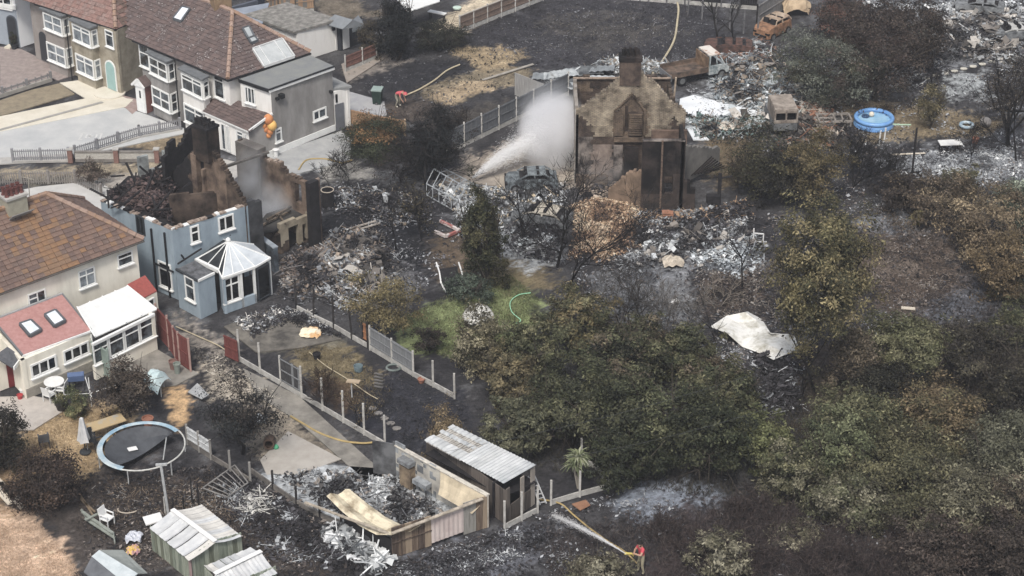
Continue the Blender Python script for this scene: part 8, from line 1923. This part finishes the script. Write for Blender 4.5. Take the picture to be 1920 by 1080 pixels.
for i, (x, y, w_, tp_) in enumerate(((1300, 1040, 150, 990), (1420, 1060, 170, 985), (1540, 1070, 180, 1000), (1650, 1080, 170, 1010), (1450, 985, 170, 925), (1250, 1000, 120, 955), (1380, 965, 130, 925), (1840, 1050, 150, 975), (1570, 1040, 150, 975), (1700, 1040, 150, 985), (1900, 1040, 120, 980))):
    bare("burnt_bramble", ["dark bramble stems between the two pale-leaved brambles", "dark bramble stems right of the pale-leaved bottom bramble", "dark bramble stems at the middle of the bottom edge", "dark bramble stems left of the rust-brown bramble", "dark bramble stems below the hedge's lower right end", "dark bramble stems just right of the firefighter", "thin bramble stems at the edge of the blue-white ash", "purple-brown stems in front of the pale-flecked shrub", "tangled stems beneath the speckled thicket shrub", "tangled stems beside the rust-brown bramble", "grassy dead stems in the far corner thicket"][i], "bramble", (x, y), tp_, w_, ["#4a3d3a", "#382f2f", "#5d4f48", "#2b2628"], 22, 2, .016, "burnt bramble stems at the bottom edge", kids=3, spread=.7)
# ground cover
def blades(name, label, poly, n, h, pal, w=.012, lean=.5, cat="grass"):
    P = sample(poly, n); W = [at(a, b) for a, b in poly]
    keep = fbm(P[:, 0], P[:, 1], 17, 1.2) + npr.random(n) * .5 > .62; P = P[keep]; n = len(P)
    a = npr.uniform(0, 6.283, n); L_ = h * npr.uniform(.4, 1.5, n); ln = npr.normal(0, lean, (n, 2))
    b = np.column_stack([P, np.full(n, -.03)]); tvec = np.column_stack([ln[:, 0] * L_, ln[:, 1] * L_, L_]); s = np.column_stack([np.cos(a), np.sin(a), np.zeros(n)]) * w
    V = np.stack([b - s, b + s, b + tvec + s * .3, b + tvec - s * .3], 1)
    o = quads_obj(name, V, tones(pal, n, .3), LEAF, loc=sum(W, Vector()) / len(W)); tag(o, label, cat, kind="stuff")
blades("lawn_grass", "short green grass on the garden lawn by the curled hose", [(750, 600), (830, 556), (905, 530), (960, 515), (1010, 560), (1005, 650), (940, 690), (820, 665)], 26000, .07, ["#5f6c3c", "#6f7a48", "#7d7a50", "#4d5a34"], .014)
blades("dry_grass", "dry straw grass around the parasol and table", [(50, 800), (110, 770), (165, 750), (250, 780), (200, 830), (185, 880), (150, 905), (40, 860)], 9000, .06, ["#a58a5c", "#8a7248", "#c0a474"], .012)
blades("dry_grass", "short bleached stubble of the dry field corner", [(-40, 955), (30, 955), (70, 975), (120, 1030), (160, 1090), (-40, 1090)], 12000, .05, ["#c3a484", "#b0906e", "#d3b696"], .012)
blades("burnt_stubble", "burnt stubble and dead stems on the bottom bramble ground", [(1030, 1000), (1250, 960), (1500, 930), (1930, 960), (1930, 1100), (1030, 1100)], 30000, .22, ["#40373a", "#2c2729", "#5a4d48", "#6b6058", "#352c2c"], .010, .8)
blades("burnt_stubble", "burnt stubble on the slope right of the creased white sheet", [(1560, 420), (1930, 420), (1930, 720), (1560, 640)], 22000, .12, ["#4a403a", "#5d5048", "#352f2e", "#6d6058"], .010, .8)
blades("burnt_stubble", "scorched stubble on the dark ground around the trampoline", [(150, 900), (420, 880), (520, 950), (640, 1060), (600, 1090), (140, 1000)], 16000, .08, ["#3d3532", "#54483f", "#6b5a48", "#2b2727"], .010, .7)
blades("burnt_stubble", "scorched brown weeds beside the ruin's right flank", [(1320, 262), (1410, 255), (1440, 330), (1350, 350)], 4000, .12, ["#77664a", "#5d503c", "#8d7a58"], .012, .6)
blades("burnt_stubble", "dry brown grass around the blue paddling pool", [(1560, 195), (1740, 205), (1900, 225), (1850, 255), (1620, 262)], 7000, .09, ["#8a795a", "#75654a", "#a08d68"], .012, .6)
blades("undergrowth", "dark undergrowth beneath the hedge and thicket", [(950, 760), (1100, 700), (1450, 700), (1930, 650), (1930, 950), (1450, 950), (1200, 915), (1000, 880)], 30000, .3, ["#35332a", "#2a2925", "#45412f", "#544d38"], .012, .6)
blades("dry_grass", "patchy dry weeds in the burnt garden behind the fence posts", [(545, 650), (655, 650), (740, 735), (700, 780), (600, 730)], 6000, .08, ["#77694b", "#5f5238", "#8d7d58"], .012, .6)
blades("burnt_stubble", "ash-grey stubble on the black field at the top", [(870, 60), (1010, 5), (1330, 0), (1340, 90), (1150, 125), (930, 110)], 14000, .08, ["#47464b", "#5d5c60", "#36353a"], .012, .7)

# ------------------------------------------------------------------ people
def person(label, p, deg, J, mats, rad=None, helmet=None, scale=1.0):
    """one continuous skinned body from joints; mats: (torso, legs, skin, boots)"""
    names = list(J); verts = [Vector(J[n]) * scale for n in names]
    E = [("pelvis", "belly"), ("belly", "chest"), ("chest", "neck"), ("neck", "head"), ("head", "crown"),
         ("chest", "shl"), ("shl", "ell"), ("ell", "wrl"), ("wrl", "hal"), ("chest", "shr"), ("shr", "elr"), ("elr", "wrr"), ("wrr", "har"),
         ("pelvis", "hil"), ("hil", "knl"), ("knl", "anl"), ("anl", "tol"), ("pelvis", "hir"), ("hir", "knr"), ("knr", "anr"), ("anr", "tor")]
    RD = dict(pelvis=.15, belly=.14, chest=.17, neck=.06, head=.095, crown=.075, shl=.075, shr=.075, ell=.05, elr=.05, wrl=.036, wrr=.036, hal=.042, har=.042, hil=.1, hir=.1, knl=.068, knr=.068, anl=.05, anr=.05, tol=.045, tor=.045)
    me = bpy.data.meshes.new("person"); me.from_pydata([tuple(v) for v in verts], [(names.index(a), names.index(b)) for a, b in E], [])
    o = bpy.data.objects.new("tmp", me); col.objects.link(o)
    o.modifiers.new("s", 'SKIN'); sk = me.skin_vertices[0].data
    for i, n in enumerate(names): sk[i].radius = (RD[n] * scale, RD[n] * scale * (.75 if n in ("chest", "belly", "pelvis") else 1)); sk[i].use_root = (n == "pelvis")
    ss = o.modifiers.new("u", 'SUBSURF'); ss.levels = 2
    dg = bpy.context.evaluated_depsgraph_get(); m2 = bpy.data.meshes.new_from_object(o.evaluated_get(dg)); bpy.data.objects.remove(o)
    V = [Vector(v.co) for v in m2.vertices]; F = [tuple(f.vertices) for f in m2.polygons]; mi = []
    zone = dict(pelvis=1, belly=0, chest=0, neck=2, head=2, crown=2, shl=0, shr=0, ell=2, elr=2, wrl=2, wrr=2, hal=2, har=2, hil=1, hir=1, knl=1, knr=1, anl=1, anr=1, tol=3, tor=3)
    for f in F:
        c = sum((V[i] for i in f), Vector()) / len(f); n = min(names, key=lambda k: (Vector(J[k]) * scale - c).length); mi.append(zone[n])
    T = TR(p, deg); mb = MB(T); mb.v = [tuple(T @ v) for v in V]; mb.f = F; mb.m = mi
    for h_, w_ in (("hal", "wrl"), ("har", "wrr")):                    # five fingers, curled
        H, Wp = Vector(J[h_]) * scale, Vector(J[w_]) * scale; d = (H - Wp).normalized(); sd_ = d.cross(Vector((0, 0, 1))).normalized(); up = sd_.cross(d)
        for k in range(5):
            o_ = sd_ * (.032 - .016 * k) if k < 4 else -sd_ * .04 - d * .03; L_ = (.07, .08, .075, .06, .055)[k]
            a = H + o_; b = a + (d if k < 4 else (d - sd_)).normalized() * L_ * .6; c = b + (d * .4 - up * .9).normalized() * L_ * .5
            mb.tube([a, b, c], [.010, .009, .007], 5, 2)
    t = thing("person", label, "person", p)
    b = mb.build("body", mats, t, smooth=True)
    hd, cr_ = Vector(J["head"]) * scale, Vector(J["crown"]) * scale
    if helmet:
        mb = MB(T @ Matrix.Translation(cr_)); mb.lathe([(.15, -.03), (.135, -.02), (.125, .03), (.09, .09), (.01, .115)], (0, 0, 0), 12); mb.build("helmet" if helmet[1] else "hair", helmet[0], t, smooth=True)
    mb = MB(T); f = Vector((0, -1, 0)); mb.tube([hd + Vector((0, -.09, .02)), hd + Vector((0, -.115, -.005))], [.015, .018], 5)
    for s in (-1, 1): mb.ball(hd + Vector((s * .095, 0, .01)), .025, 5, sz=1.3)
    stuff(mb.build("face", mats[2], t))
    return t
SHIRT = M("red_shirt", "#d8203f", "#c01c38", rough=.8); KHAKI = M("khaki_trousers", "#9d9578", "#857d62", scale=6); SKIN = M("skin", "#b98a6d", "#a97c60", rough=.6); BOOT = M("dark_boots", "#2a2724", "#1d1b1a")
J1 = dict(pelvis=(0, 0, .93), belly=(.0, -.01, 1.1), chest=(0, -.05, 1.32), neck=(0, -.08, 1.47), head=(0, -.11, 1.58), crown=(0, -.11, 1.68),
          shl=(.19, -.05, 1.39), ell=(.24, -.2, 1.15), wrl=(.1, -.4, 1.22), hal=(.06, -.48, 1.25), shr=(-.19, -.05, 1.39), elr=(-.27, -.18, 1.13), wrr=(-.06, -.36, 1.12), har=(-.02, -.44, 1.14),
          hil=(.1, 0, .88), knl=(.14, -.05, .5), anl=(.16, .03, .09), tol=(.17, -.12, .05), hir=(-.1, 0, .88), knr=(-.12, -.08, .5), anr=(-.15, -.04, .09), tor=(-.16, -.19, .05))
p1 = at(1202, 1074)
person("firefighter in a red shirt and khaki trousers aiming a yellow hose nozzle", p1, -62, J1, [SHIRT, KHAKI, SKIN, BOOT], helmet=(M("dark_hair", "#1d1a18"), 0))
T = TR(p1, -62); ntip = T @ Vector((.02, -.85, 1.36)); nz = thing("hose_nozzle", "yellow hose nozzle held by the red-shirted firefighter", "hose nozzle", T @ Vector((.02, -.5, 1.2)))
mb = MB(); mb.tube([T @ Vector((.02, -.3, 1.12)), T @ Vector((.02, -.55, 1.24)), ntip], [.045, .05, .06], 8); mb.build("barrel", M("nozzle_yellow", "#e0c83a", "#d0b830", rough=.5), nz)
mb = MB(); mb.tube([T @ Vector((.02, -.5, 1.2)), T @ Vector((.02, -.44, 1.08))], .03, 6); mb.build("grip", M("nozzle_yellow", "#e0c83a"), nz)
J2 = dict(pelvis=(0, .12, .82), belly=(0, .02, .98), chest=(0, -.2, 1.05), neck=(0, -.36, 1.02), head=(0, -.46, .98), crown=(0, -.54, 1.02),
          shl=(.18, -.24, 1.03), ell=(.22, -.3, .76), wrl=(.16, -.42, .55), hal=(.14, -.46, .47), shr=(-.18, -.24, 1.03), elr=(-.22, -.3, .76), wrr=(-.16, -.42, .55), har=(-.14, -.46, .47),
          hil=(.1, .12, .78), knl=(.13, -.06, .45), anl=(.14, .06, .09), tol=(.15, -.1, .05), hir=(-.1, .12, .78), knr=(-.13, -.04, .45), anr=(-.15, .1, .09), tor=(-.16, -.06, .05))
person("bending worker in a pinkish red top holding the hose on the burnt slope", at(747, 200), 60, J2, [M("pink_red_top", "#d94a55", "#c83c48"), M("pale_trousers", "#8d8878", "#77725f"), SKIN, M("pale_boots", "#c9c4b2")], helmet=(M("red_helmet", "#c94049", rough=.5), 1))

# ------------------------------------------------------------------ water jets, mist and smoke
def vol_mat(name, dens, colr_, nscale=.6, lo=.35, hi=.75, an=.3):
    m = bpy.data.materials.new(name); m.use_nodes = True; nt = m.node_tree
    nt.nodes.remove(nt.nodes["Principled BSDF"])
    v = nt.nodes.new("ShaderNodeVolumePrincipled"); v.inputs["Color"].default_value = (*colr_, 1); v.inputs["Anisotropy"].default_value = an
    tc = nt.nodes.new("ShaderNodeTexCoord"); n = nt.nodes.new("ShaderNodeTexNoise"); n.inputs["Scale"].default_value = nscale; n.inputs["Detail"].default_value = 4
    nt.links.new(tc.outputs["Object"], n.inputs["Vector"])
    mr = nt.nodes.new("ShaderNodeMapRange"); mr.inputs["From Min"].default_value = lo; mr.inputs["From Max"].default_value = hi; mr.inputs["To Min"].default_value = 0; mr.inputs["To Max"].default_value = dens
    nt.links.new(n.outputs[0], mr.inputs[0])
    # thin towards the rim of the puff: distance from its own centre in the puff's generated box
    sb = nt.nodes.new("ShaderNodeVectorMath"); sb.operation = 'SUBTRACT'; sb.inputs[1].default_value = (.5, .5, .5); nt.links.new(tc.outputs["Generated"], sb.inputs[0])
    ln = nt.nodes.new("ShaderNodeVectorMath"); ln.operation = 'LENGTH'; nt.links.new(sb.outputs[0], ln.inputs[0])
    m2 = nt.nodes.new("ShaderNodeMapRange"); m2.inputs["From Min"].default_value = .5; m2.inputs["From Max"].default_value = .08; m2.inputs["To Min"].default_value = 0; m2.inputs["To Max"].default_value = 1; nt.links.new(ln.outputs["Value"], m2.inputs[0])
    mu = nt.nodes.new("ShaderNodeMath"); mu.operation = 'MULTIPLY'; nt.links.new(mr.outputs[0], mu.inputs[0]); nt.links.new(m2.outputs[0], mu.inputs[1])
    nt.links.new(mu.outputs[0], v.inputs["Density"]); nt.links.new(v.outputs[0], nt.nodes["Material Output"].inputs["Volume"])
    return m
def puff(name, label, cat, c, r, mat):
    mb = MB(); mb.lathe([(max(.001, math.sin(math.pi * i / 14)), -math.cos(math.pi * i / 14)) for i in range(15)], (0, 0, 0), 24)
    mb.v = [tuple(Vector(c) + Vector((v[0] * r[0], v[1] * r[1], v[2] * r[2]))) for v in mb.v]
    return tag(mb.build(name, mat, loc=c), label, cat, kind="stuff")
puff("mist", "white spray mist hanging over the driveway against the ruined gable", "mist", at(1040, 250, 1.8), (2.3, 2.6, 2.6), vol_mat("mist", 5.5, (.99, .99, 1), .7, .25, .7, 0))
puff("mist", "thin upper mist drifting across the concrete-post fence", "mist", at(1030, 215, 2.6), (2.2, 2.4, 2.4), vol_mat("thin_mist", .9, (.97, .98, 1), .6, .25, .8))
puff("smoke", "pale smoke rising from the gutted house floor", "smoke", at(515, 385, 1.6), (1.5, 1.5, 1.6), vol_mat("smoke", 3.0, (.93, .95, .98), .9, .3, .7))
puff("smoke", "thin smoke drifting past the scorched brown side wall", "smoke", at(472, 330, 3.2), (1.1, 1.2, 2.0), vol_mat("thin_smoke", 1.4, (.93, .95, .98), .8, .3, .75))
puff("smoke", "faint smoke lingering at the foot of the ruined gable", "smoke", at(1130, 325, .9), (1.8, 1.2, 1.2), vol_mat("faint_smoke", .55, (.9, .93, .97), .9, .3, .75))
def jet(name, label, p, q, n, r0, r1, arch, s=(.02, .06), seed=1, fade=1.0, dens=1.0, soft=0):
    rr = np.random.default_rng(seed); p, q = np.array(p), np.array(q); t = rr.random(n) ** dens
    if soft: t = t * 1.12; t = t[rr.random(n) < np.clip(1.12 - t, 0, 1) ** .8]; n = len(t)
    c = p + (q - p) * t[:, None]; c[:, 2] += arch * 4 * t * (1 - t)
    rad = (r0 + (r1 - r0) * t ** 1.2) * np.abs(rr.normal(0, .55, n)) ** (1.25 if soft else 1); a = rr.uniform(0, 6.283, n)
    d = (q - p) / np.linalg.norm(q - p); u = np.cross(d, [0, 0, 1]); u /= np.linalg.norm(u); v = np.cross(u, d)
    c += u * (rad * np.cos(a))[:, None] + v * (rad * np.sin(a))[:, None]
    L_ = rr.uniform(s[0], s[1], n)[:, None] * (2.2 - 1.4 * t[:, None]); w = rr.uniform(.2, .5, n)[:, None] * s[0]
    sd_ = rr.normal(size=(n, 3)); sd_ -= d * (sd_ @ d)[:, None]; sd_ /= np.linalg.norm(sd_, axis=1, keepdims=True)
    V = np.stack([c - d * L_, c - sd_ * w, c + d * L_, c + sd_ * w], 1)
    o = quads_obj(name, V, np.full((n, 3), .97), SPRAY, loc=tuple(p)); return tag(o, label, "water", kind="stuff")
jet("water_jet", "broad white fire-hose jet shooting past the burnt hatchback to the ruin", at(888, 332, .4), at(1066, 232, 2.2), 120000, .04, 1.7, .3, (.02, .06), 3, dens=1.0, soft=1)
jet("water_jet", "thin white jet from the red-shirted firefighter's nozzle", tuple(ntip), at(1035, 965, .3), 7000, .01, .26, .12, (.02, .06), 4, dens=1.1)
# ------------------------------------------------------------------ overhead wires in front of the hedge
for i, (a, b, lb) in enumerate((((820, 850, 5.0), (1420, 700, 5.6), "upper thin overhead wire crossing the hedge"), ((1000, 868, 4.2), (1460, 760, 4.8), "lower thin overhead wire crossing the hedge"))):
    A, B = at(a[0], a[1], a[2]), at(b[0], b[1], b[2]); mb = MB(); mb.tube([A.lerp(B, k / 10) - Vector((0, 0, .3 * math.sin(math.pi * k / 10))) for k in range(11)], .008, 4); tag(mb.build("overhead_wire", DKMETAL, loc=A), lb, "wire")

# ------------------------------------------------------------------ the smoky summer air
hz = bpy.data.materials.new("haze"); hz.use_nodes = True; hn = hz.node_tree; hn.nodes.remove(hn.nodes["Principled BSDF"])
hv = hn.nodes.new("ShaderNodeVolumePrincipled"); hv.inputs["Color"].default_value = (.93, .95, 1, 1); hv.inputs["Density"].default_value = .00045; hv.inputs["Anisotropy"].default_value = .2
hn.links.new(hv.outputs[0], hn.nodes["Material Output"].inputs["Volume"])
mb = MB(); mb.box(-1600, 1600, -1500, 1700, -1.2, 58.5); stuff(mb.build("haze", hz))
